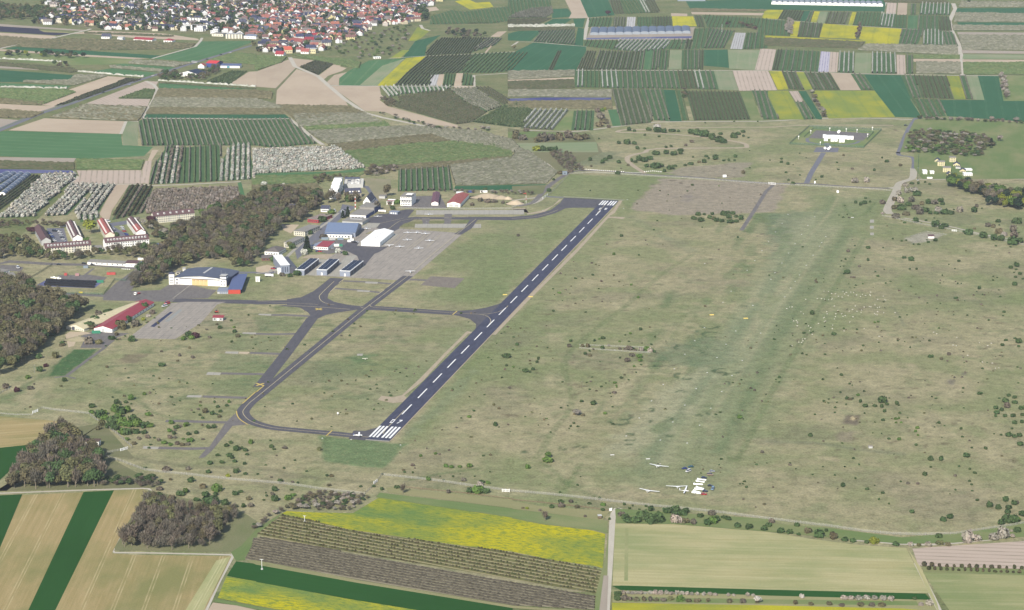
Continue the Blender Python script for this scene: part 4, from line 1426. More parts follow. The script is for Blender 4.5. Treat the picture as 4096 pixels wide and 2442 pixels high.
# single rows
for s in ('W|A0,578 600,606', 'W|A760,702 1400,756', 'W|A-20,852 650,868', 'W|A1540,790 2489,850', 'K|A1545,812 2489,872', 'K|A770,1030 1430,1050'):
 k, l = s.split('|')
 hrow(k, l)
hrow('K', 'Q1480,1058 2520,1088', 2.8, 2.4, 5)
hrow('K', 'Q1530,1092 2520,1130', 2.4, 2.0, 4)
hrow('W', 'E735,600 830,465', 4, 3.2, 3)
# field roads
M_TRL = pave_mat('pale_track', A(204, 196, 178), A(220, 212, 196))
for s, w in (('O915,1510 950,1000 975,600 985,545 1020,495', 4.2), ('O1020,495 1110,522 1230,537 1700,590 2300,665 Q0,695 400,742 870,806 1300,842 1560,850 1850,830 2150,800 2450,762 2530,745', 3.2),
             ('M-40,352 800,320 1380,303 1440,306 1462,325 1430,372', 2.6), ('M1215,700 1130,840 1090,905 1112,926 1500,930 2240,947', 2.4),
             ('M1985,1500 2120,1205 2265,935 2340,870 2470,780', 3.2), ('Q1440,1030 1480,1130 1600,1360 1670,1510', 3.6),
             ('E735,232 762,240 690,300 720,316 1380,311 1480,326 1900,309 2340,286', 2.6),
             ('A1420,790 1500,830 1530,870 1500,960 1430,1080 1382,1140 1400,1153 2200,1156 2230,1164 B330,1156 420,1230 560,1350 650,1410', 4),
             ('A1175,1305 1225,1183 1345,1183', 3), ('A1480,572 1640,527 1900,455 1950,400 1965,370', 3.5), ('A0,475 250,415 500,375 850,295 930,265', 5),
             ('B330,560 380,650 600,740 700,830 860,965 1060,1100 1250,1150 1700,1240 2050,1290 2200,1340 C-0,1400 G0,-40 170,0 390,140 440,200', 5),
             ('B720,834 1200,840 2125,844 2118,735 2489,712 C-10,712', 3.5), ('B1600,245 1620,280 1690,300', 4), ('B1290,570 1640,548 2110,528 2489,508 C100,500', 2.5),
             ('C600,686 2489,690 D0,690 900,720 1900,737 2520,742', 3.5), ('C752,178 720,290 702,388', 5), ('C552,178 752,176 2489,184 D0,186 540,230 900,256 1320,282 1790,310', 2.5),
             ('D1800,35 1822,90 1762,210 1790,310 1860,450 1882,600 1897,738', 6), ('C0,450 60,408 210,412 720,456', 3), ('D1150,25 1100,135 1070,262', 2.5)):
 ribbon('field_road', G(s), w * (1.0 if s[0] in 'MOQ' else 1.5), M_TRL, .115)
ribbon('main_road', G('A-60,1295 400,1105 700,1008 1000,898 1370,778 1500,735 1800,640 2240,506 2500,430 B200,370'), 9, M_ROAD, .13)
ribbon('cycle_path', G('A-60,1272 400,1086 700,990 1000,882 1380,765'), 3, M_ROAD, .128)
ribbon('verge', G('A-60,1282 400,1095 700,998 1000,890 1380,771'), 4, FM['meadow'], .1285)
# ---------------------------------------------------------------- flush the orchard rows
LAB = {'W': ('white flowering orchard rows', 'orchard rows'), 'P': ('greyish pink budding orchard rows', 'orchard rows'), 'B': ('bare brown orchard rows', 'orchard rows'),
       'K': ('dark bare vine and orchard rows', 'orchard rows'), 'O': ('olive green leafing orchard rows', 'orchard rows')}
for k, (V, Qd, C_, n) in ROWS.items():
 if not n: continue
 o = link('orchard_rows', mesh_np('orchard_rows', np.concatenate(V), np.concatenate(Qd), M_FOL, col=np.concatenate(C_)))
 tag(o, LAB[k][0] + ' in the far patchwork of fields', LAB[k][1], kind='stuff')

# ---------------------------------------------------------------- building materials
WH = paint('white_render', (.78, .76, .72, 1), .8, .1, .06)
CRM = paint('cream_render', A(246, 240, 220), .8, .1, .06)
YELW = paint('yellow_render', A(234, 222, 178), .8, .1, .06)
GRYW = paint('grey_cladding', A(152, 160, 178), .6, .3, .05)
DGW = paint('dark_cladding', A(96, 98, 110), .6, .3, .08)
LGW = paint('light_grey_render', A(206, 206, 204), .8, .1, .08)
BRF = paint('brown_tiles', A(112, 88, 90), .8, .1, .16, .8)
RRF = paint('red_tiles', A(172, 102, 96), .8, .1, .16, .8)
RRF2 = paint('red_metal_roof', A(170, 66, 74), .5, .3, .12, .3)
PRF = paint('plum_metal_roof', A(118, 66, 78), .5, .3, .08)
SRF = paint('slate_roof', A(84, 86, 104), .7, .2, .12, .5)
GRF = paint('grey_felt_roof', A(158, 154, 148), .9, .1, .12, .25)
BLF = paint('blue_grey_metal_roof', A(122, 138, 168), .45, .4, .05)
BLD = paint('slate_blue_felt', A(98, 106, 126), .8, .2, .10, .2)
BLS = paint('blue_metal_roof', A(98, 110, 152), .5, .35, .06)
WMR = paint('white_membrane', (.80, .80, .78, 1), .6, .2, .04)
IVR = paint('ivory_corrugated_roof', A(226, 214, 176), .8, .15, .10, .3)
GLS = paint('window_glass', A(66, 74, 92), .15, .6, .2, 2)
SOL = paint('solar_panel', A(34, 40, 66), .45, .3, .1, .5)
ORG = paint('orange_red_panel', A(206, 82, 66), .7, .2, .05)
WOOD = paint('door_ochre', A(240, 206, 150), .7, .2, .05)
BLU = paint('blue_wall', A(70, 90, 150), .7, .2, .08)
RUST = paint('rusted_roof', A(164, 148, 140), .9, .1, .3, .4)
REDW = paint('red_wall', A(176, 78, 80), .8, .1, .1)
STEEL = paint('galvanised_steel', A(176, 180, 182), .5, .5, .1, 1, .3)
TIMB = paint('weathered_timber', A(132, 116, 96), .9, .1, .2, 1)
MET = paint('dark_metal', A(70, 74, 80), .5, .4, .1)
_win = {}


def win_mesh(w, d, h, mat):
 k = (round(w, 2), round(d, 2), round(h, 2), mat.name)
 if k not in _win:
  _win[k] = MB().box(-w / 2, w / 2, -d / 2, d / 2, -h / 2, h / 2, mat).mesh('window')
 return _win[k]


def windows(root, face, L, D, us, zs, w=1.2, h=1.3, mat=None, name='window', inset=.06):
 for u in us:
  for z in zs:
   fx = face in 'fb'
   me = win_mesh(w if fx else inset * 2, inset * 2 if fx else w, h, mat or GLS)
   o = link(name, me, root)
   o.location = {'f': (u, -.01, z), 'b': (u, D + .01, z), 'r': (L + .01, u, z), 'l': (-.01, u, z)}[face]


def lay(A_, B_, T_, Cb, depth=None, h=None):
 a, b = G1(A_), G1(B_)
 h = h or max(2.2, height_at(A_, T_))
 ex = (b - a)
 L = ex.length
 ex.normalize()
 ey = Vector((-ex.y, ex.x, 0))
 D = depth or abs((ground(toks(Cb)[0], h) - a).dot(ey))
 return a, math.atan2(ex.y, ex.x), L, max(2.5, D), h


def lay_y(A_, T_, C_, W):
 """narrow front: near left ground corner, eave above it, far left eave corner, width"""
 a = G1(A_)
 h = height_at(A_, T_)
 ey = ground(toks(C_)[0], h) - a
 ey.z = 0
 return a, math.atan2(ey.y, ey.x) - math.pi / 2, W, ey.length, h


def roof_gable(mb, axis, L, D, h, r, mat, o=.4, th=.3):
 W, N = (D, L) if axis == 'x' else (L, D)
 s = r / (W / 2)
 pr = [(-o, h - o * s), (W / 2, h + r), (W + o, h - o * s), (W + o, h - o * s + th), (W / 2, h + r + th), (-o, h - o * s + th)]
 # two convex slabs so the tessellation stays clean
 mb.prism([pr[0], pr[1], pr[4], pr[5]], axis, -o, N + o, mat)
 mb.prism([pr[1], pr[2], pr[3], pr[4]], axis, -o + .003, N + o - .003, mat)


def building(name, label, cat, spec, roof='flat', wall=WH, rmat=GRF, rise=None, axis='x', group=None, parapet=.25, over=.4, sidewall=None):
 a, rz, L, D, h = spec
 root = empty(name, a, rz, label, cat, group)
 mb = MB()
 if roof == 'gable':
  W, N = (D, L) if axis == 'x' else (L, D)
  r = rise if rise is not None else W * .3
  mb.prism([(0, 0), (W, 0), (W, h), (W / 2, h + r), (0, h)], axis, 0, N, wall)
  mb.build('wall', root)
  q = MB(); roof_gable(q, axis, L, D, h, r, rmat, over)
  q.build('roof', root)
 elif roof == 'mono':      # sloping from front (low) to back
  r = rise or 1.0
  mb.prism([(0, 0), (D, 0), (D, h + r), (0, h)], 'x', 0, L, wall)
  mb.build('wall', root)
  MB().prism([(-over, h - r * over / D), (D + over, h + r + r * over / D), (D + over, h + r + r * over / D + .25), (-over, h - r * over / D + .25)], 'x', -over, L + over, rmat).build('roof', root)
 elif roof == 'hip':
  mb.box(0, L, 0, D, 0, h, wall).build('wall', root)
  r = rise or D * .28
  q = MB(); o = over
  i = D / 2 if L > D else L / 2 * .98
  c = [(-o, -o, h), (L + o, -o, h), (L + o, D + o, h), (-o, D + o, h)]
  p, s = ((i, D / 2, h + r), (L - i, D / 2, h + r)) if L > D else ((L / 2, i, h + r), (L / 2, D - i, h + r))
  if L > D:
   for f in ([c[0], c[1], s, p], [c[1], c[2], s], [c[2], c[3], p, s], [c[3], c[0], p]): q.face(f, rmat)
  else:
   for f in ([c[0], c[1], p], [c[1], c[2], s, p], [c[2], c[3], s], [c[3], c[0], p, s]): q.face(f, rmat)
  q.face([c[3], c[2], c[1], c[0]], rmat).build('roof', root)
 else:
  mb.box(0, L, 0, D, 0, h, wall).build('wall', root)
  q = MB().box(-over, L + over, -over, D + over, h + .002, h + parapet, rmat)
  q.build('roof', root)
 root['dims'] = (L, D, h)
 return root, L, D, h


def lin_(a, b, n): return [a + (b - a) * (i + .5) / n for i in range(n)]


def storeys(h, n, first=1.6): return [first + i * (h - .4) / n for i in range(n)]


# ---------------------------------------------------------------- the old barracks blocks in the west
AP = 'apartment blocks of the old barracks'


def ridge_x(name, label, A_, B_, T_, D, rise, wall, rmat, nwin, ns, dorm, **k):
 r, L, D, h = building(name, label, 'apartment block', lay(A_, B_, T_, A_, D), 'gable', wall, rmat, rise, 'x', AP, **k)
 windows(r, 'f', L, D, lin_(.5, L - .5, nwin), storeys(h, ns), 1.3, 1.3)
 q = MB().box(-.9, .9, -1.3, 1.3, -.2, 1.25, WH).box(-.7, .7, -1.36, -1.3, .2, 1.1, GLS).mesh('dormer')
 for u in lin_(2, L - 2, dorm):
  o = link('dormer', q, r)
  o.location = (u, D * .22, h + rise * .44)
 for u in (L * .25, L * .7):
  MB().box(u - .5, u + .5, D / 2 - .4, D / 2 + .4, h + rise - .4, h + rise + 1.3, BRF).build('chimney', r)
 for u in lin_(0, L, 4)[1:3]:
  windows(r, 'f', L, D, [u], [h / 2], 1.4, h * .8, LGW, 'stair_window', .05)
 return r


def ridge_y(name, label, A_, T_, C_, rise, wall, rmat, n, dorm=True, W=10.5):
 r, L, D, h = building(name, label, 'apartment block', lay_y(A_, T_, C_, W), 'gable', wall, rmat, rise, 'y', AP)
 for fc in 'lr':
  windows(r, fc, L, D, lin_(1, D - 1, n), storeys(h, 3), 1.3, 1.3)
 if dorm:
  for sx in (0, 1):
   for v in lin_(2, D - 2, 12):
    q = MB()
    x0 = L * .10 if sx == 0 else L * .90
    q.box(min(x0, L * .3 if sx == 0 else L * .7), max(x0, L * .3 if sx == 0 else L * .7), v - 1.2, v + 1.2, h + .1, h + rise * .62, WH)
    q.build('dormer', r)
 for v in (D * .3, D * .7):
  MB().box(L / 2 - .4, L / 2 + .4, v - .5, v + .5, h + rise - .4, h + rise + 1.2, BRF).build('chimney', r)
 for v in lin_(2, D - 2, 4):
  MB().box(L + .01, L + 1.4, v - 1.6, v + 1.6, h * .3, h * .36, LGW).box(L + .01, L + 1.4, v - 1.6, v + 1.6, h * .62, h * .68, LGW).build('balcony', r)
 return r


ridge_y('apartment_block', 'westernmost apartment block, brown roof without white dormers, gable towards viewer, in shade of trees', 'a270,1068', 'a258,915', 'a40,525', 3.4, LGW, BRF, 14, False)
ridge_y('apartment_block', 'apartment block with brown roof and white dormer rows beside the first car park', 'a1208,985', 'a1200,832', 'a990,385', 3.4, WH, BRF, 14)
ridge_y('apartment_block', 'apartment block with bright red roof and cream gable beside the round green tree', 'E1026,858', 'E1020,802', 'E945,665', 3.2, CRM, RRF, 14)
r_ = ridge_y('apartment_block', 'apartment block with brown roof that turns red at the near end', 'E1328,832', 'E1325,776', 'E1232,650', 3.2, WH, BRF, 14)
_L, _D, _h = r_['dims']
q = MB(); roof_gable(q, 'y', _L, _D * .42, _h + .32, 3.2, RRF, .38, .06); o = q.build('red_roof_part', r_)
ridge_x('apartment_block', 'long cream apartment block with dark brown roof, front left, half hidden by trees', 'a385,1345', 'a1750,1240', 'a372,1145', 11, 4.2, CRM, BRF, 16, 3, 13)
ridge_x('apartment_block', 'long white apartment block with dark red brown roof in front of the second car park', 'E1028,956', 'E1452,918', 'E1020,880', 11, 4.4, WH, BRF, 18, 3, 13)
ridge_x('apartment_block', 'long cream apartment block standing alone by the blossoming orchard', 'E1498,694', 'E1893,656', 'E1482,626', 11, 4.0, CRM, BRF, 18, 3, 6)
r, L, D, h = building('pavilion', 'small white flat roofed building with a row of windows between two long blocks', 'building', lay('E914,968', 'E1003,962', 'E912,936', 'E925,908'), 'flat', WH, GRF)
windows(r, 'f', L, D, lin_(1, L - 1, 5), [h * .6], 1.6, 1.3)
# low white depot on the village road
r, L, D, h = building('depot', 'long low white depot building with brown roof beside the road', 'building', lay('E850,1092', 'E1235,1112', 'E848,1066', 'E880,1042', 9), 'mono', WH, GRF, .8)
windows(r, 'f', L, D, lin_(2, L - 2, 7), [h * .55], 1.6, 1.2)
r, L, D, h = building('depot', 'white depot with brown roof at the end of the long low depot', 'building', lay('E1222,1116', 'E1336,1118', 'E1226,1078', 'E1260,1040', 10), 'mono', WH, BRF, .9)
windows(r, 'f', L, D, lin_(1, L - 1, 3), [h * .5], 1.4, 1.6, LGW, 'door')
for x, y, s in ((1365, 1085, 'blue container beside the depot'), (1340, 1050, 'white container behind the depot'), (1408, 1048, 'yellow site container behind the depot')):
 m = BLU if 'blue' in s else (WH if 'white' in s else YELW)
 q = MB().box(0, 6, 0, 2.4, 0, 2.5, m)
 for i in range(12): q.box(.25 + i * .48, .45 + i * .48, -.04, 0, .15, 2.35, m)
 o = q.box(0, 6, 0, 2.4, 2.5, 2.54, LGW).build('container'); o.location = G1('E%d,%d' % (x, y)); o.rotation_euler.z = R(8)
 tag(o, s, 'container')
# ---------------------------------------------------------------- big old hangar with control tower (west)
a, rz, L, D, h = lay('h360,462', 'h1575,520', 'h360,318', 'h600,110')
root = empty('main_hangar', a, rz, 'large old hangar with slate blue roof, cream sliding doors and two towers', 'hangar')
H_E = 7.0
prof = [(0, 0), (L, 0), (L, H_E), (L * .8, H_E + 1.5), (L * .5, H_E + 2.6), (L * .2, H_E + 1.5), (0, H_E)]
MB().prism(prof, 'y', 0, 1.0, WH).build('front_wall', root)
MB().box(0, .6, 1.0, D, 0, H_E, LGW).box(L - .6, L, 1.0, D, 0, H_E, BLU).prism(prof, 'y', D - .6, D, LGW).build('side_wall', root)
q = MB()
top = [(-.8, H_E + .1), (L * .2, H_E + 1.9), (L * .5, H_E + 3.0), (L * .8, H_E + 1.9), (L + .8, H_E + .1)]
for (x0, z0), (x1, z1) in zip(top[:-1], top[1:]):
 q.prism([(x0, z0), (x1, z1), (x1, z1 + .4), (x0, z0 + .4)], 'y', -1.0, D + .5, BLD)
q.build('roof', root)
MB().box(L * .47, L * .51, D * .3, D * .95, H_E + 3.35, H_E + 3.5, LGW).build('roof_ridge_light', root)
for i in range(4):
 x0 = L * (.33 + .078 * i)
 q = MB().box(x0 + .1, x0 + L * .078 - .1, -.25, -.05, .1, H_E - .8, WOOD)
 q.box(x0 + L * .02, x0 + L * .03, -.28, -.25, H_E - 2.2, H_E - 1.5, GLS).box(x0 + L * .045, x0 + L * .055, -.28, -.25, H_E - 2.2, H_E - 1.5, GLS).build('sliding_door', root)
for i in range(12):
 if 4 <= i < 8: continue
 x0 = L * (.095 + .0665 * i)
 MB().box(x0, x0 + L * .064, -.16, -.03, .1, H_E - .8, WH).build('wall_panel', root)
MB().box(L * .09, L * .88, -.3, -.03, H_E - .75, H_E + .1, DGW).build('clerestory_window', root)
for i in range(9):
 MB().box(L + .01, L + .35, 3 + i * (D - 6) / 9, 3.8 + i * (D - 6) / 9, .2, H_E - .5, DGW).build('buttress', root)
MB().box(L * .88, L * .99, -.5, -.02, 0, H_E + .2, WH).build('corner_office', root)
windows(root, 'f', L, D, [L * .915, L * .96], [5.2, 1.9], 1.3, 1.3, None, 'window', .6)
MB().box(0, L * .085, -.5, -.02, 0, H_E + .2, WH).build('corner_office', root)
windows(root, 'f', L, D, [L * .03, L * .055], [5.0, 1.6], 1.2, 1.4, None, 'window', .6)
q = MB().box(L * .88, L * .995, 0, 7, H_E + 1.0, H_E + 3.2, WH)
q.build('tower_cab', root)
MB().box(L * .877, L * .998, -.15, 7.2, H_E + 3.2, H_E + 4.4, GLS).build('tower_window', root)
MB().box(L * .875, L, -.3, 7.4, H_E + 4.4, H_E + 4.7, LGW).tube([(L * .9, 1, H_E + 4.6), (L * .9, 1, H_E + 10)], .12, STEEL, 4).tube([(L * .97, 3, H_E + 4.6), (L * .97, 3, H_E + 8)], .1, STEEL, 4).build('tower_roof', root)
a2, rz2, L2, D2, h2 = lay('h215,472', 'h342,470', 'h205,225', 'h240,175', 8)
r, L, D, h = building('stair_tower', 'square white tower with grey hip roof left of the large hangar', 'tower', (a2, rz2, L2, D2, h2), 'hip', WH, SRF, 1.6)
windows(r, 'f', L, D, lin_(.6, L - .6, 4), [h * .17, h * .42, h * .67], .7, 1.2)
r, L, D, h = building('annex', 'small flat roofed cream annex behind the square tower', 'building', lay('h375,232', 'h470,235', 'h375,185', 'h400,160', 9), 'flat', CRM, GRF)
windows(r, 'f', L, D, lin_(1, L - 1, 3), [h * .5], 1.2, 1.2)
r, L, D, h = building('chimney_block', 'twin white chimney block rising behind the large hangar roof', 'building', lay('h540,150', 'h600,150', 'h540,88', 'h545,80', 4), 'flat', WH, LGW)
windows(r, 'f', L, D, [L * .5], [h * .6], .8, 2.4, DGW)
# row hangar with blue roof and red end wall
a, rz, L, D, h = lay('h1622,692', 'h1908,690', 'h1622,592', 'h1990,230')
root = empty('row_hangar', a, rz, 'row hangar with stepped blue roof and orange red end wall', 'hangar')
MB().box(0, L, 0, .4, 0, h, ORG).build('end_wall', root)
MB().box(0, .3, .4, D, 0, h, BLU).box(0, L, D - .3, D, 0, h, BLU).build('wall', root)
n = 6
for i in range(n):
 y0, y1 = D * i / n, D * (i + 1) / n
 MB().prism([(y0 - .2, h + .05), (y1 - .2, h + .75), (y1 - .2, h + .95), (y0 - .2, h + .3)], 'x', -.4, L + 1.5, BLS).build('roof', root)
 for k in range(2):
  yy = y0 + (y1 - y0) * (.1 + .5 * k)
  MB().box(L * .96, L * .985, yy, yy + (y1 - y0) * .42, .1, h - .5, BLU if (i + k) % 2 else GRYW).build('hangar_door', root)
r, L, D, h = building('workshop', 'grey flat roofed workshop attached to the red end wall of the row hangar', 'building', lay('h1362,692', 'h1612,692', 'h1362,635', 'h1440,555'), 'mono', LGW, GRYW, .5)
windows(r, 'f', L, D, lin_(L * .2, L * .95, 4), [h * .5], L * .16, h * .7, GRYW, 'door')
r, L, D, h = building('shed', 'small white site shed standing beside the blue roofed row hangar', 'shed', lay('h2268,405', 'h2365,405', 'h2268,300', 'h2280,285', 3), 'flat', WH, WH)
windows(r, 'f', L, D, [L * .5], [h * .42], L * .3, h * .7, LGW, 'door')
# ---------------------------------------------------------------- ivory and red barracks halls by the west wood
for nm, lab, A_, B_, T_, C_, w_, r_m, rise in (
  ('hall', 'long weathered ivory hall with corrugated roof at the edge of the wood', 'I645,238', 'I818,262', 'I642,212', 'E1000,1440', CRM, IVR, 3.2),
  ('hall', 'long white hall with bright crimson metal roof', 'I915,262', 'I1092,272', 'I912,228', 'E1305,1450', WH, RRF2, 2.6)):
 a, rz, L, D, h = lay(A_, B_, T_, C_)
 r, L, D, h = building(nm, lab, 'hall', (a, rz, L, D, h), 'gable', w_, r_m, rise, 'y')
 windows(r, 'f', L, D, lin_(L * .05, L * .95, 8) if w_ is CRM else [L * .3, L * .7], [1.2], .9, .9)
 windows(r, 'f', L, D, [L * .4 if w_ is CRM else L * .5], [1.8], 3.2, 3.4, DGW if w_ is CRM else LGW, 'door')
 windows(r, 'r', L, D, lin_(3, D - 3, 14), [1.9], 1.6, 1.3)
# little hut by the airfield hardstanding
r, L, D, h = building('hut', 'small grey hut with crimson roof beside the hardstanding', 'hut', lay('I2068,156', 'I2168,158', 'I2066,124', 'I2085,102', 6), 'mono', LGW, RRF2, .7)
windows(r, 'f', L, D, [L * .5], [h * .42], L * .14, h * .8, WH, 'door')
windows(r, 'f', L, D, [L * .2, L * .8], [h * .55], L * .12, h * .4)
r, L, D, h = building('hut', 'white hut with brown flat roof at the edge of the small wood', 'hut', lay('I805,1385', 'I962,1385', 'I800,1330', 'I925,1292', 9), 'mono', WH, paint('brown_felt', A(112, 92, 84), .9, .1, .15), -.6)
windows(r, 'f', L, D, [L * .25], [h * .5], 1.2, 1.4)
flat('concrete_pad', G('I965,1378 1055,1360 1010,1335 970,1350'), M_APR2, .102)
# ---------------------------------------------------------------- apron hangars
for nm, A_, B_, T_, C_, w in (
  ('solar', 'F382,1196', 'F470,1200', 'F380,1143', 'F497,1031', 'nearest the tall grey office'),
  ('solar', 'F590,1194', 'F690,1198', 'F588,1143', 'F700,1038', 'in the middle of the three'),
  ('solar', 'F815,1204', 'F915,1209', 'F813,1154', 'F927,1051', 'nearest the open apron')):
 a, rz, L, D, h = lay(A_, B_, T_, C_)
 r, L, D, h = building('solar_hangar', 'grey box hangar with solar panel roof, ' + w, 'hangar', (a, rz, L, D, h), 'flat', GRYW, WMR, group='three solar roofed box hangars', over=.25)
 for i in range(5):
  y0, y1 = D * (.04 + .19 * i), D * (.04 + .19 * i + .165)
  for x0, x1 in ((L * .06, L * .48), (L * .52, L * .94)):
   MB().prism([(y0, h + .4), (y1, h + .75), (y1, h + .82), (y0, h + .47)], 'x', x0, x1, SOL).build('solar_panel', r)
 windows(r, 'f', L, D, [L * .5], [1.5], 1.6, 2.8, WH, 'door')
 windows(r, 'r', L, D, lin_(1, D - 1, 4), [h * .47], D * .21, h * .8, DGW, 'hangar_door')
# tall grey office with white roof
a, rz, L, D, h = lay('F243,1185', 'F328,1180', 'F242,1100', 'F372,990')
r, L, D, h = building('office_building', 'tall grey clad office and hangar with white roof at the apron corner', 'building', (a, rz, L, D, h), 'flat', GRYW, WMR)
windows(r, 'f', L, D, lin_(L * .1, L * .9, 3), [h * .5], .9, h * .62)
windows(r, 'r', L, D, lin_(2, D - 2, 7), [h * .62], 2.2, 1.6)
MB().box(L + .02, L + 7, 1, D + 1, 0, h - 2.4, DGW).build('side_wing', r)
MB().box(-3.5, -.02, 0, 5, 0, h - 3.5, WH).build('stair_wing', r)
# white tent hangar
a, rz, L, D, h = lay('F1022,910', 'F1205,918', 'F1022,868', 'F1172,760')
r, L, D, h = building('white_hangar', 'large plain white membrane hangar on the apron', 'hangar', (a, rz, L, D, h), 'gable', WMR, WMR, 2.6, 'y')
for k in range(6):
 o = MB().box(-.5, .5, -.35, .35, 0, .35, LGW).build('roof_vent', r); o.location = (L * .62, D * (.2 + .12 * k), h + 2.2)
windows(r, 'r', L, D, lin_(1, D - 1, 6), [h * .5], .5, h * .9, LGW, 'wall_rib')
# blue roof hangar
a, rz, L, D, h = lay('F664,832', 'F932,838', 'F664,796', 'F700,735', 48)
root = empty('blue_roof_hangar', a, rz, 'large hangar with pale blue metal roof and white front offices', 'hangar')
hw = h + 1.2
MB().box(0, L, 0, 6, 0, h, WH).build('front_office', root)
windows(root, 'f', L, D, lin_(2, L - 2, 8), [h * .5], 1.6, 1.5)
windows(root, 'f', L, D, [L * .9], [1.6], 3.4, 3.0, LGW, 'door')
MB().box(-.2, L + .2, -.3, 6.2, h + .002, h + .3, BLF).build('office_roof', root)
MB().prism([(6.2, 0), (D, 0), (D, hw), ((D + 6) / 2, hw + 6.6), (6.2, hw)], 'x', 0, L + 3, GRYW).build('wall', root)
q = MB()
q.prism([(5.8, hw - .1), ((D + 6) / 2, hw + 6.65), ((D + 6) / 2, hw + 6.95), (5.8, hw + .2)], 'x', -.5, L + 3.5, BLF)
q.prism([((D + 6) / 2, hw + 6.65), (D + .4, hw - .1), (D + .4, hw + .2), ((D + 6) / 2, hw + 6.95)], 'x', -.497, L + 3.497, BLF).build('roof', root)
windows(root, 'r', L + 3, D, lin_(8, D - 2, 6), [hw * .5], 3.6, hw * .85, DGW, 'hangar_door')
# long flat hangar range with blue doors
a, rz, L, D, h = lay('F912,642', 'F1068,650', 'F910,606', 'F985,540', 34)
r, L, D, h = building('flat_hangar', 'long flat roofed hangar with white fascia and blue doors', 'hangar', (a, rz, L, D, h), 'flat', WH, GRF)
windows(r, 'f', L, D, lin_(2, L - 2, 4), [h * .35], 3.2, 1.2, DGW)
windows(r, 'r', L, D, lin_(1, D - 1, 7), [h * .48], D / 8, h * .85, BLU, 'hangar_door')
MB().box(L * .06, L * .98, D + .05, D + 26, 0, h + 2.8, GRF).build('rear_hall', r)
MB().box(L * .04, L, D - .3, D + 26.4, h + 2.802, h + 3.2, GRF).build('rear_roof', r)
for i in range(5):
 MB().box(L * .985, L * 1.0, D + 1 + i * 5, D + 5 + i * 5, .2, h + 1.6, BLU).build('hangar_door', r)
r, L, D, h = building('flat_hangar', 'low grey flat roofed hall between the blue roofed hangar and the long hangar', 'hangar', lay('F838,700', 'F1035,712', 'F836,668', 'F870,636', 22), 'flat', LGW, GRF)
MB().box(L * .2, L * .8, D * .55, D * .68, h + .26, h + .6, LGW).build('roof_light', r)
q = MB()
for i in range(7):
 z = i * 2.3
 q.tube([(0, 0, z), (0, 0, z + 2.3)], [.62 - .03 * i, .60 - .03 * i], ORG if i % 2 else WH, 8)
o = q.build('chimney'); o.location = G1('F966,556'); tag(o, 'slim red and white banded chimney beside the flat hangar', 'chimney')
# red roof clubhouse with annexes
r, L, D, h = building('clubhouse', 'low white clubhouse with crimson roof beside the blue roofed hangar', 'building', lay('F588,946', 'F700,952', 'F586,916', 'F606,865', 24), 'mono', WH, RRF2, 1.2)
windows(r, 'f', L, D, lin_(1, L - 1, 5), [h * .5], 1.4, 1.3)
r, L, D, h = building('annex', 'grey roofed white annex on the left of the crimson roofed clubhouse', 'building', lay('F528,936', 'F584,944', 'F528,908', 'F555,852', 22), 'mono', WH, GRYW, .8)
windows(r, 'f', L, D, lin_(1, L - 1, 3), [h * .5], 1.2, 1.2)
# western row along the street
for lab, A_, B_, T_, C_, D_, roof, w, rm, rise in (
  ('white house with grey hip roof at the south end of the village street', 'F84,1000', 'F222,1008', 'F82,962', 'F160,890', 23, 'hip', WH, paint('grey_tiles', A(122, 116, 114), .9, .1, .14, .6), 3.4),
  ('open shed with grey brown hip roof in front of the grey roofed house', 'F56,1056', 'F232,1052', 'F54,1030', 'F110,984', 15, 'hip', paint('brick_post', A(132, 96, 86), .9, .1, .15), paint('grey_tiles', A(122, 116, 114)), 2.2),
  ('cream flat roofed office with weathered grey roof on the village street', 'F272,924', 'F345,930', 'F250,876', 'F298,796', 34, 'flat', CRM, GRF, 0),
  ('white flat roofed office with pale roof and brown windows on the village street', 'F368,808', 'F475,818', 'F366,764', 'F445,684', 37, 'flat', CRM, GRF, 0),
  ('red walled flat building with rusted roof on the village street', 'F502,680', 'F606,690', 'F500,648', 'F575,578', 34, 'flat', REDW, RUST, 0)):
 r, L, D, h = building('office_building' if 'office' in lab else 'house', lab, 'building', lay(A_, B_, T_, C_, D_), roof, w, rm, rise or None)
 windows(r, 'f', L, D, lin_(.8, L - .8, 5), [h * .3, h * .72] if h > 5 else [h * .5], 1.3, 1.3)
 windows(r, 'r', L, D, lin_(.8, D - .8, 7), [h * .3, h * .72] if h > 5 else [h * .5], 1.3, 1.3)
# buildings among the wood
for lab, A_, B_, T_, D_, w, rm, rise in (
  ('white house with dark gable roof among the wood trees', 'F320,572', 'F410,574', 'F318,536', 12, WH, SRF, 3),
  ('grey roofed house behind the white house among the wood trees', 'F366,490', 'F470,488', 'F366,478', 10, CRM, paint('grey_tiles', A(122, 116, 114)), 3),
  ('white house hidden behind trees at the street corner', 'F630,580', 'F705,582', 'F630,548', 12, WH, SRF, 3),
  ('grey roofed house at the left edge of the village wood', 'F-20,812', 'F80,822', 'F-20,788', 13, LGW, SRF, 3.4),
  ('blue roofed shed among the wood trees beside the apartment blocks', 'E1480,935', 'E1590,930', 'E1478,915', 10, LGW, BLS, 2.0)):
 r, L, D, h = building('house', lab, 'house', lay(A_, B_, T_, A_, D_), 'gable', w, rm, rise, 'x')
 windows(r, 'f', L, D, lin_(1, L - 1, 5), [h * .5], 1.2, 1.3)
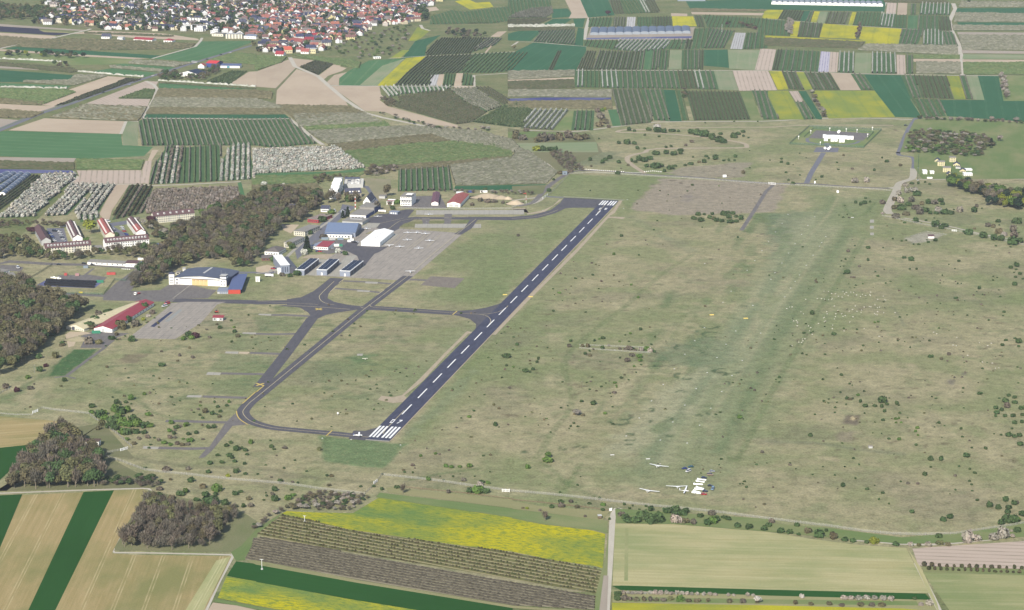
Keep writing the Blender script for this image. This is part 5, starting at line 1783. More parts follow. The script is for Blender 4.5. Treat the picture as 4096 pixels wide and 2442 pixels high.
# white terraced block up the slope
for i, (yb, yt, x0, x1) in enumerate(((775, 605, 215, 440), (600, 500, 205, 425), (505, 420, 190, 415), (425, 320, 170, 395), (330, 240, 155, 370))):
 pass
a, rz, L, D, h = lay('k222,770', 'k438,772', 'k218,580', 'k150,215', 66)
root = empty('terraced_block', a, rz, 'white stepped apartment terrace climbing away with flat roofs', 'apartment block')
for i in range(5):
 y0, y1, hh = D * i / 5, D * (i + 1) / 5, h * (.8 + .22 * i)
 MB().box(-.6 * (i % 2), L - .6 * (i % 2), y0, y1 - .05, 0, hh, WH).build('wall', root)
 MB().box(-.2, L + .1, y0 + 1.0, y1 - .3, hh + .002, hh + .3, LGW if i == 4 else WMR).build('roof', root)
 MB().box(L * .1, L * .9, y0 + .1, y0 + .4, hh + .01, hh + 1.0, WH).build('parapet', root)
 windows(root, 'f', L, D, lin_(1, L - 1, 4), [h * .2, h * .45], 1.4, 1.5) if i == 0 else None
 windows(root, 'r', L, D, lin_(y0 + 1, y1 - 1, 4), [hh * .3, hh * .75], 1.3, 1.4)
 windows(root, 'l', L, D, lin_(y0 + 1, y1 - 1, 3), [hh * .3, hh * .75], 1.3, 1.4, LGW, 'balcony', .5)
# L shaped slate house with building shell behind
r, L, D, h = building('slate_house', 'long house with dark slate roof and four pale dormers', 'house', lay('k672,740', 'k1085,720', 'k672,625', 'k615,490', 13), 'gable', paint('rubble_wall', A(196, 186, 166), .9, .1, .2, .8), SRF, 5.2, 'x')
for u in lin_(L * .2, L * .95, 4):
 o = MB().box(-1, 1, -1, 1.2, 0, 1.3, WH).build('dormer', r); o.location = (u, D * .14, h + 1.2)
windows(r, 'f', L, D, lin_(1, L - 1, 7), [h * .3, h * .7], 1.2, 1.4)
windows(r, 'f', L, D, [L * .6], [h * .55], 3, 3.2, BLU, 'tarpaulin')
r, L, D, h = building('gable_house', 'white gabled house with steep slate roof by the curving street', 'house', lay('k1128,895', 'k1318,900', 'k1128,835', 'k1090,640', 30), 'gable', WH, SRF, 6.4, 'y')
windows(r, 'f', L, D, lin_(L * .2, L * .8, 3), [h * .9], 1.0, 1.2)
a, rz, L, D, h = lay('k622,478', 'k1132,474', 'k622,375', 'k630,262', 44)
root = empty('building_shell', a, rz, 'grey concrete building shell under construction with stacked material', 'building site')
MB().box(0, L, 0, D, 0, 3.0, LGW).build('floor_slab', root)
for i in range(5):
 y = D * i / 5
 q = MB().box(.3, L - .3, y, y + .4, 3.0, 5.4, LGW)
 q.build('concrete_wall', root)
for i in range(6):
 x = L * i / 6
 MB().box(x, x + .4, .45, D - .4, 3.0, 5.2, GRF).build('concrete_wall', root)
MB().box(.2, L * .8, D * .78, D - .1, 5.42, 5.8, BLD).build('roof_slab', root)
for i in range(16):
 x, y = rnd.uniform(2, L - 6), rnd.uniform(2, D * .7)
 MB().box(x, x + rnd.uniform(2, 5), y, y + rnd.uniform(1, 3), 3.02, 3.02 + rnd.uniform(1.2, 2.6), rnd.choice([WH, STEEL, DGW, LGW])).build('pallet_stack', root)
# control tower building
r, L, D, h = building('tower_building', 'white three storey former control tower building with glazed cab on its roof', 'tower', lay('k2105,940', 'k2395,950', 'k2090,705', 'k2015,590', 26), 'flat', WH, GRF)
windows(r, 'f', L, D, lin_(.8, L - .8, 6), [h * .15, h * .40, h * .88], 1.3, 1.3)
windows(r, 'f', L, D, lin_(L * .1, L * .95, 4), [h * .56], 2.2, h * .16, DGW)
MB().box(-.3, L + .3, -1.6, -.05, h * .66, h * .72, WH).build('balcony', r)
MB().box(L * .55, L * 1.02, .5, 9, h + .26, h + 2.4, GLS).build('tower_cab', r)
MB().box(L * .5, L * 1.06, 0, 10, h + 2.402, h + 2.9, WH).build('cab_roof', r)
r, L, D, h = building('shed', 'small white building with red banded roof beside the round green tree', 'building', lay('k1745,915', 'k1925,920', 'k1742,845', 'k1742,745', 14), 'mono', WH, WH, .8)
MB().box(-.1, L + .1, D * .2, D * .5, h + .75, h + .95, RRF2).build('red_roof_band', r)
windows(r, 'f', L, D, lin_(1, L - 1, 3), [h * .4], 1.4, 1.2, REDW, 'door')
# plum roof long shed and red arched hall
r, L, D, h = building('long_shed', 'long white shed with plum coloured metal roof', 'shed', lay('F1706,518', 'F1772,518', 'F1704,490', 'F1676,392'), 'gable', WH, PRF, 1.6, 'y')
windows(r, 'r', L, D, lin_(1, D - 1, 6), [h * .5], 2.6, h * .6, DGW, 'door')
r, L, D, h = building('red_roof_hall', 'white hall with faded red roof and arched front', 'hall', lay('F1858,532', 'F1985,536', 'F1856,496', 'F1822,400'), 'gable', WH, RRF, 2.2, 'y')
windows(r, 'f', L, D, [L * .3, L * .7], [h * .45], L * .3, h * .7, LGW, 'door')
r, L, D, h = building('annex', 'low white annex behind the faded red roofed hall', 'building', lay('F1950,428', 'F2012,428', 'F1950,400', 'F1945,390', 8), 'mono', WH, WMR, .5)
r, L, D, h = building('annex', 'small white flat annex to the right of the faded red roofed hall', 'building', lay('F1982,476', 'F2034,478', 'F1980,452', 'F1985,440', 8), 'flat', WH, WMR)
r, L, D, h = building('pump_house', 'small grey flat roofed pump house beside the apron fence', 'building', lay('F1296,600', 'F1376,606', 'F1294,578', 'F1310,562', 8), 'flat', GRYW, GRYW)
windows(r, 'f', L, D, lin_(1, L - 1, 3), [h * .45], 1.4, h * .6, WH, 'door')
r, L, D, h = building('garage', 'small white hangar gate house beside the tan dirt mound', 'building', lay('F1195,450', 'F1255,452', 'F1195,425', 'F1205,418', 8), 'flat', LGW, GRF)
# western edge buildings
for lab, A_, B_, T_, C_, D_ in (('flat roofed brick and white building at the left picture edge', 'E-30,1215', 'E95,1180', 'E-30,1180', 'E0,1140', 12),
        ('pale flat roofed hall at the left picture edge below the brick building', 'E30,1225', 'E150,1215', 'E30,1205', 'E100,1160', 14),
        ('white roofed shed at the left picture edge beside the wood', 'E-40,1300', 'E75,1290', 'E-40,1262', 'E0,1225', 14)):
 r, L, D, h = building('hall', lab, 'building', lay(A_, B_, T_, C_, D_), 'flat', WH, GRF if 'white' not in lab[:6] else WMR)
 windows(r, 'f', L, D, lin_(1, L - 1, 4), [h * .5], 1.4, 1.2)
r, L, D, h = building('shed', 'teal roofed shed behind the ivory hall', 'shed', lay('E695,1480', 'E795,1476', 'E695,1460', 'E700,1445', 8), 'mono', LGW, paint('teal_roof', A(128, 176, 160), .6, .3, .06), .6)
# ---------------------------------------------------------------- yellow training houses on the far right
k = 0
for lab, A_, B_, T_, D_, roof, rise in (
  ('yellow two storey flat roofed house, furthest of the training houses', 'H1765,96', 'H1826,97', 'H1764,52', 10, 'flat', 0),
  ('yellow two storey flat roofed house on the left of the training houses', 'H1648,134', 'H1718,136', 'H1647,92', 10, 'flat', 0),
  ('yellow two storey flat roofed house, nearest of the training houses', 'H1700,194', 'H1776,196', 'H1699,150', 11, 'flat', 0),
  ('yellow bungalow with dark blue gable roof, left of the training houses', 'H1620,95', 'H1668,97', 'H1619,86', 10, 'gable', 2.4),
  ('yellow bungalow with dark gable roof in the middle of the training houses', 'H1800,135', 'H1864,137', 'H1799,125', 10, 'gable', 2.6),
  ('yellow bungalow with dark gable roof beside the row of low garages', 'H1862,194', 'H1922,196', 'H1861,184', 10, 'gable', 2.4),
  ('yellow bungalow half hidden by the bright green trees', 'H1745,228', 'H1795,228', 'H1744,216', 9, 'gable', 2.2)):
 r, L, D, h = building('training_house', lab, 'house', lay(A_, B_, T_, A_, D_), roof, YELW, GRF if roof == 'flat' else SRF, rise or None, 'y' if rise else 'x')
 windows(r, 'f', L, D, lin_(1, L - 1, 3), [h * .3, h * .74] if roof == 'flat' else [h * .5], 1.1, 1.3)
for lab, A_, B_, T_ in (('row of low white garages behind the yellow bungalow', 'H1925,184', 'H1985,184', 'H1925,172'), ('white flat garage nearest the dark wood', 'H1905,232', 'H1988,232', 'H1905,208'),
      ('grey ruined shell beside the yellow bungalow', 'H1825,160', 'H1870,162', 'H1825,148')):
 r, L, D, h = building('garage', lab, 'garage', lay(A_, B_, T_, A_, 9), 'flat', WH, WMR if 'white' in lab else GRF)
 windows(r, 'f', L, D, lin_(.5, L - .5, 4), [h * .45], L / 6, h * .7, LGW, 'garage_door')
for lab, p, L_, D_, h_ in (('tall narrow white hut on the lawn before the training houses', 'H1510,214', 5, 9, 4), ('small white hut with canopy on the lawn before the training houses', 'H1578,212', 5, 5, 3),
                           ('white fuel tank trailer by the gravel road', 'H1572,264', 7, 3, 3)):
 a = G1(p)
 if 'tank' in lab:
  q = MB().tube([(-3.6, 0, 1.9), (-3.2, 0, 1.9), (3.2, 0, 1.9), (3.6, 0, 1.9)], [.7, 1.3, 1.3, .7], WH, 12).box(-2.6, -2.2, -1, 1, .3, 1.0, MET).box(2.2, 2.6, -1, 1, .3, 1.0, MET)
  o = q.build('tank_trailer'); o.location = a; tag(o, lab, 'tank')
 else:
  r, L, D, h = building('hut', lab, 'hut', (a, 0, L_, D_, h_), 'mono', WH, WMR, .5)
  windows(r, 'f', L, D, [L * .5], [1.3], 1.4, 2.2, LGW, 'door')
# fenced antenna compound
cp = G('D390,1345 470,1268 1000,1300 925,1370')
flat('gravel_yard', cp, M_OLD, .12)
ribbon('asphalt_road', G('D385,1345 390,1380 480,1400 560,1410 700,1410 830,1400 890,1375'), 5, M_ROAD, .122, smooth=4)
ribbon('asphalt_road', G('D570,1395 590,1440'), 8, M_ROAD, .124)
flat('meadow', G('D210,1400 400,1235 1105,1268 930,1440'), FM['meadow'], .112)
for i, (x, y, w) in enumerate(((535, 1345, 8), (560, 1350, 32), (650, 1352, 17), (700, 1356, 26), (765, 1360, 22), (545, 1375, 12), (610, 1380, 22), (690, 1388, 18))):
 a = G1('D%d,%d' % (x, y))
 L_ = w * 2.6 / Sz * .41
 r, L, D, h = building('equipment_cabin', 'white equipment cabin in the fenced antenna compound', 'cabin', (a, -.04, max(L_, 5), 5, 4.5), 'flat', WH, WMR, group='white cabins in the antenna compound', over=.1)
 windows(r, 'f', L, D, [L * .5], [1.2], 1.2, 2.0, LGW, 'door')
for i, (x, y) in enumerate(((297, 1355), (415, 1300), (600, 1275), (760, 1282), (865, 1290), (508, 1412), (1015, 1268), (968, 1334))):
 a = G1('D%d,%d' % (x, y))
 q = MB().box(-.9, .9, -.9, .9, 0, .4, LGW).tube([(0, 0, .4), (0, 0, 4.5)], .25, WH, 6).box(-.7, .7, -.7, .7, 3.2, 4.8, WH)
 o = q.build('antenna_post'); o.location = a; tag(o, 'white antenna post with box head in the fenced compound', 'antenna', 'antenna posts of the compound')
for i, (x, y, d) in enumerate(((552, 1465, .3), (590, 1470, -.6), (600, 1455, .8), (690, 1300, .2), (680, 1310, .5))):
 a = G1('D%d,%d' % (x, y))
 q = MB().tube([(0, 0, 0), (0, 0, 2.2)], .3, STEEL, 6)
 for k in range(4):
  r0, r1 = (.2, .8, 1.3, 1.7)[k], (.8, 1.3, 1.7, 2.0)[k]
  q.tube([(0, -.1 - .15 * k, 3.0 + .12 * k), (0, -.25 - .15 * k, 3.12 + .12 * k)], [r0, r1], WH, 12)
 o = q.build('satellite_dish'); o.location = a; o.rotation_euler.z = d; tag(o, 'white satellite dish on a mount in the antenna compound', 'satellite dish', 'dishes of the compound')
# ---------------------------------------------------------------- farmstead on the main road
r, L, D, h = building('farm_hall', 'blue walled hall with bright red roof on the main road', 'hall', lay('A2005,655', 'A2105,660', 'A1990,615', 'A2020,590', 26), 'gable', BLU, paint('bright_red_roof', A(226, 68, 74), .6, .3, .05), 3, 'x')
r, L, D, h = building('farm_hall', 'white hall with blue solar roof at the farmstead', 'hall', lay('A1745,742', 'A1915,752', 'A1748,712', 'A1830,660', 30), 'gable', WH, SOL, 4.2, 'y')
windows(r, 'f', L, D, lin_(2, L - 2, 5), [h * .4], 2.4, h * .6, LGW, 'door')
r, L, D, h = building('farm_house', 'white house with red roof between the halls of the farmstead', 'house', lay('A1925,665', 'A1985,668', 'A1925,640', 'A1940,615', 10), 'gable', WH, RRF, 4, 'y')
r, L, D, h = building('farm_hall', 'long white shed with slate blue roof right of the red roofed hall', 'hall', lay('A2140,662', 'A2330,665', 'A2142,640', 'A2170,615', 16), 'mono', WH, BLS, 1.4)
windows(r, 'f', L, D, [L * .42], [h * .45], 5, h * .8, paint('teal_door', A(60, 150, 170)), 'door')
for lab, A_, B_, T_, D_, roof, w, rm, rise in (
  ('long white barn with crimson roof below the town', 'A1298,402', 'A1478,412', 'A1297,382', 16, 'gable', WH, RRF2, 3),
  ('white barn with crimson hip roof below the town', 'A1590,412', 'A1672,416', 'A1590,394', 14, 'hip', WH, RRF2, 3),
  ('white house with dark slate roof below the town', 'A985,378', 'A1065,380', 'A985,356', 12, 'gable', WH, SRF, 5),
  ('small white barn below the town', 'A1140,395', 'A1190,397', 'A1140,372', 12, 'gable', WH, LGW, 2),
  ('white five storey slab block left of the town school', 'A1845,228', 'A2020,228', 'A1845,178', 14, 'flat', WH, GRF, 0),
  ('white five storey slab block nearest the vineyards', 'A1855,295', 'A2015,297', 'A1855,245', 14, 'flat', WH, GRF, 0),
  ('pale school hall with flat roof at the town edge', 'A2060,355', 'A2170,360', 'A2060,328', 20, 'flat', CRM, GRF, 0),
  ('cream building with a row of windows at the town edge', 'A2195,378', 'A2355,380', 'A2195,335', 16, 'flat', CRM, LGW, 0),
  ('grey flat hall at the town edge beside the cream building', 'A2370,378', 'A2489,385', 'A2370,350', 20, 'mono', WH, GRYW, 1),
  ('long factory hall with pink red roof at the town corner', 'B300,420', 'B470,440', 'B320,395', 34, 'gable', LGW, RRF, 4),
  ('grey factory hall beside the pink red roofed hall', 'B470,430', 'B560,430', 'B470,390', 26, 'gable', LGW, RRF2, 4),
  ('yellow house with bright orange roof at the town corner', 'B280,525', 'B355,522', 'B280,488', 22, 'gable', YELW, paint('orange_roof', A(214, 110, 90), .8, .1, .1), 5),
  ('white house with crimson roof at the road into town', 'B185,545', 'B265,548', 'B185,528', 14, 'gable', WH, RRF2, 5),
  ('white villa with red roof at the right end of the town corner', 'B435,525', 'B510,528', 'B435,503', 14, 'gable', WH, RRF, 5),
  ('pale yellow flat villa at the right end of the town corner', 'B515,522', 'B580,524', 'B515,480', 14, 'flat', YELW, LGW, 0),
  ('long low red roofed barn at the town edge', 'B520,362', 'B660,364', 'B520,345', 16, 'gable', WH, RRF2, 4),
  ('lonely small white house below the scrub slope', 'B1150,575', 'B1215,572', 'B1150,560', 8, 'flat', WH, WMR, 0)):
 r, L, D, h = building('barn' if 'barn' in lab else 'building', lab, 'building', lay(A_, B_, T_, A_, D_), roof, w, rm, rise or None)
 windows(r, 'f', L, D, lin_(1, L - 1, max(3, int(L / 6))), [h * .5] if h < 8 else [h * (.12 + .2 * i) for i in range(5)], 1.8, 1.6)
# poly tunnels and greenhouses
TUN = paint('tunnel_film', A(112, 126, 148), .7, .2, .04, .15)
TUNW = paint('greenhouse_film', A(160, 168, 178), .7, .2, .05, .15)


def tunnel(lab, p0, p1, w, hh, mat, group=None):
 a, b = G1(p0), G1(p1)
 d = b - a
 r = empty('poly_tunnel', a, math.atan2(d.y, d.x) - math.pi / 2, lab, 'poly tunnel', group)
 n = 10
 pr = [(-w / 2, 0)] + [(-w / 2 * math.cos(math.pi * i / n), .4 + (hh - .4) * math.sin(math.pi * i / n)) for i in range(n + 1)] + [(w / 2, 0)]
 me = MB().prism(pr, 'y', 0, d.length, mat)
 me.build('film', r)
 k = int(d.length / 14)
 q = MB()
 pr2 = [(x * 1.01, z * 1.012) for x, z in pr]
 for i in range(k + 1):
  MB().prism(pr2, 'y', i * d.length / k - .2, i * d.length / k + .2, WH).build('hoop', r) if k < 8 else q.prism(pr2, 'y', i * d.length / k - .2, i * d.length / k + .2, WH)
 if q.v: q.build('hoops', r)


for i, (p0, p1) in enumerate((('E20,420', 'E268,222'), ('E-40,385', 'E200,218'), ('E-60,320', 'E130,214'), ('E-60,262', 'E70,212'))):
 tunnel('blue grey poly tunnel at the left edge, ' + ('nearest of four', 'second nearest of four', 'third nearest of four', 'furthest of four')[i], p0, p1, 9, 4.2, TUN, 'poly tunnels at the left edge')
gh = G('C760,345 770,292 1752,278 1735,328')
g0, g1, g3 = gh[0], gh[3], gh[1]
for i in range(12):
 t0 = i / 12
 a, b = g0 + (g1 - g0) * t0, g0 + (g1 - g0) * (t0 + 1 / 12)
 c = a + (g3 - g0)
 d = c - a
 r = empty('poly_tunnel', (a + b) / 2, math.atan2(d.y, d.x) - math.pi / 2, 'pale blue multi bay poly tunnel among the orchards', 'poly tunnel', 'bays of the pale blue tunnel block')
 w = (b - a).length * .97
 pr = [(-w / 2, 0), (-w / 2, 3.2)] + [(-w / 2 * math.cos(math.pi * j / 8), 3.2 + 2.6 * math.sin(math.pi * j / 8)) for j in range(1, 8)] + [(w / 2, 3.2), (w / 2, 0)]
 MB().prism(pr, 'y', 0, d.length, TUN).build('film', r)
 MB().prism([(x * 1.02, z * 1.02) for x, z in pr], 'y', -.5, 0, TUNW).build('end_frame', r)
gh = G('D32,45 36,18 1118,26 1118,66')
for i in range(20):
 t0 = i / 20
 a, b = gh[0] + (gh[3] - gh[0]) * t0, gh[0] + (gh[3] - gh[0]) * (t0 + 1 / 20)
 d = gh[1] - gh[0]
 r = empty('greenhouse', (a + b) / 2, math.atan2(d.y, d.x) - math.pi / 2, 'long white multi bay greenhouse at the top edge', 'greenhouse', 'bays of the long white greenhouse')
 w = (b - a).length * .97
 pr = [(-w / 2, 0), (-w / 2, 3.6)] + [(-w / 2 * math.cos(math.pi * j / 8), 3.6 + 3 * math.sin(math.pi * j / 8)) for j in range(1, 8)] + [(w / 2, 3.6), (w / 2, 0)]
 MB().prism(pr, 'y', 0, d.length, TUNW).build('film', r)
 MB().prism([(x * 1.02, z * 1.02) for x, z in pr], 'y', -.5, 0, WH).build('end_frame', r)
r = building('greenhouse', 'white greenhouse cut by the top edge among dark wheat', 'greenhouse', lay('C1612,14', 'C1880,14', 'C1612,2', 'C1612,2', 20), 'gable', TUNW, TUNW, 3, 'x')

# ---------------------------------------------------------------- vegetation
def leaf_mat():
 t = NT('leaves', 1.0, .03)
 base = t.n('Attribute', attribute_name='tint').outputs['Color']
 oc = t.n('ObjectInfo').outputs['Color']
 m = t.mix(1.0, base, oc, 'MULTIPLY')
 return t.out(m)


M_LEAF = leaf_mat()
M_BARK = paint('bark', A(146, 136, 120), 1, .05, .2, 2)
RS = np.random.RandomState(5)
ICO_V = []
_t = (1 + 5 ** .5) / 2
for a, b in ((-1, _t), (1, _t), (-1, -_t), (1, -_t)): ICO_V.append((a, b, 0))
for a, b in ((-1, _t), (1, _t), (-1, -_t), (1, -_t)): ICO_V.append((0, a, b))
for a, b in ((_t, -1), (_t, 1), (-_t, -1), (-_t, 1)): ICO_V.append((a, 0, b))
ICO_V = np.array(ICO_V) / np.linalg.norm(ICO_V[0])
ICO_F = np.array([(0, 11, 5), (0, 5, 1), (0, 1, 7), (0, 7, 10), (0, 10, 11), (1, 5, 9), (5, 11, 4), (11, 10, 2), (10, 7, 6), (7, 1, 8), (3, 9, 4), (3, 4, 2), (3, 2, 6), (3, 6, 8), (3, 8, 9),
                  (4, 9, 5), (2, 4, 11), (6, 2, 10), (8, 6, 7), (9, 8, 1)])


def leaf_cloud(lobes, n, size, shell=.55, dark=.72, bare=0):
 """quads spread through ellipsoid lobes (cx,cy,cz,rx,ry,rz); returns V,F(tri pairs as quads),C"""
 Vs, Cs = [], []
 w = np.array([l[3] * l[4] * l[5] for l in lobes]) ** .67
 w = w / w.sum()
 for l, ww in zip(lobes, w):
  k = max(6, int(n * ww))
  d = RS.randn(k, 3)
  d /= np.linalg.norm(d, axis=1)[:, None]
  r = shell + (1 - shell) * RS.rand(k) ** .6
  p = d * r[:, None] * np.array(l[3:6]) + np.array(l[:3])
  nrm = d * 1.0 + np.array([0, 0, .35]) + RS.randn(k, 3) * .38
  nrm /= np.linalg.norm(nrm, axis=1)[:, None]
  a = np.cross(nrm, RS.randn(k, 3)) if not bare else RS.randn(k, 3) * .35 + d * .4 + np.array([0, 0, 1.])
  a /= np.linalg.norm(a, axis=1)[:, None]
  b = np.cross(nrm, a)
  b /= np.linalg.norm(b, axis=1)[:, None] + 1e-6
  s = size * (.6 + .8 * RS.rand(k))
  s2 = s * (.14 + .14 * RS.rand(k)) if bare else s * (.7 + .5 * RS.rand(k))
  q = np.stack([p - a * s[:, None] - b * s2[:, None], p + a * s[:, None] - b * s2[:, None] * .8, p + a * s[:, None] * .8 + b * s2[:, None], p - a * s[:, None] * .9 + b * s2[:, None]], 1)
  Vs.append(q.reshape(-1, 3))
  c = (dark + (1.24 - dark) * RS.rand(k))[:, None] * np.array([1 + .03 * RS.randn(), 1, 1 + .03 * RS.randn()])
  Cs.append(np.repeat(c, 4, 0))
 V = np.concatenate(Vs)
 V[:, 2] = np.maximum(V[:, 2], .01)
 return V, np.arange(len(V)).reshape(-1, 4), np.concatenate(Cs)


def lobes_for(kind, n):
 out = []
 for i in range(n):
  a = 2 * math.pi * (i / n) + RS.rand()
  if kind == 'bush':
   r = .38 + .2 * RS.rand()
   out.append((math.cos(a) * .42, math.sin(a) * .42, .38 + .25 * RS.rand(), r * 1.1, r * 1.1, r))
  else:
   r = .17 + .07 * RS.rand()
   rr = .20 * RS.rand() ** .5
   out.append((math.cos(a) * rr, math.sin(a) * rr, .50 + .30 * RS.rand(), r, r, r * 1.05))
 return out


def as_mesh(name, vfc, mat):
 return mesh_np(name, vfc[0], vfc[1], mat, col=vfc[2])


BUSH = [leaf_cloud(lobes_for('bush', 4) + [(0, 0, .5, .6, .6, .5)], 260, .14) for _ in range(6)]
TREE = [leaf_cloud(lobes_for('tree', 8) + [(0, 0, .62, .22, .22, .28)], 620, .042) for _ in range(6)]
BARE = [leaf_cloud(lobes_for('tree', 7) + [(0, 0, .6, .24, .24, .32)], 430, .06, .2, .8, 1) for _ in range(5)]
FRUIT = [leaf_cloud([(0, 0, .58, .5, .5, .46)] + [(RS.uniform(-.2, .2), RS.uniform(-.2, .2), .6 + RS.uniform(-.1, .2), .35, .35, .3) for _ in range(3)], 90, .17, .6, .7) for _ in range(4)]


def cone_cloud():
 V, Fc, C_ = leaf_cloud([(0, 0, .5, 1, 1, .5)], 260, .06)
 c = V.reshape(-1, 4, 3)
 m = c.mean(1)
 h = RS.rand(len(m))
 a = RS.rand(len(m)) * 2 * math.pi
 r = .2 * (1 - h) + .02
 new = np.stack([np.cos(a) * r, np.sin(a) * r, .06 + .92 * h], 1)
 c += (new - m)[:, None, :]
 return c.reshape(-1, 3), Fc, C_


CONE = [cone_cloud() for _ in range(2)]
ME_BUSH = [as_mesh('shrub', q, M_LEAF) for q in BUSH]
ME_TREE = [as_mesh('crown', q, M_LEAF) for q in TREE]
ME_BARE = [as_mesh('crown', q, M_LEAF) for q in BARE]
ME_CONE = [as_mesh('crown', q, M_LEAF) for q in CONE]
ME_FRUIT = [as_mesh('crown', q, M_LEAF) for q in FRUIT]


def trunk_mesh(limbs, h=.5):
 q = MB().tube([(0, 0, 0), (.005, .004, h * .5), (0, .01, h)], [.028, .021, .013], M_BARK, 6)
 for i in range(limbs):
  a = 2 * math.pi * i / limbs + RS.rand()
  z = h * (.55 + .4 * RS.rand())
  q.tube([(0, 0, z), (math.cos(a) * .1, math.sin(a) * .1, z + .14), (math.cos(a) * .2, math.sin(a) * .2, z + .28 + .1 * RS.rand())], [.012, .008, .003], M_BARK, 4)
 return q.mesh('trunk')


ME_TRUNK = [trunk_mesh(4, .5), trunk_mesh(5, .45)]
ME_BTRUNK = [trunk_mesh(8, .55), trunk_mesh(9, .5)]
ME_FTRUNK = MB().tube([(0, 0, 0), (0, 0, .45)], [.05, .035], M_BARK, 5).mesh('trunk')
TINT = {'g': (98, 124, 64), 'd': (78, 98, 62), 'b': (116, 108, 96), 'o': (112, 112, 78), 'w': (196, 192, 182), 'p': (84, 54, 60), 'y': (134, 142, 58), 'k': (50, 66, 50), 'r': (110, 104, 80), 'x': (164, 156, 144)}


def tint(t, j=.14):
 c = A(*TINT[t], k=1.0 / .95)
 f = 1 + rnd.uniform(-j, j)
 return (c[0] * f * (1 + rnd.uniform(-.06, .06)), c[1] * f, c[2] * f, 1)


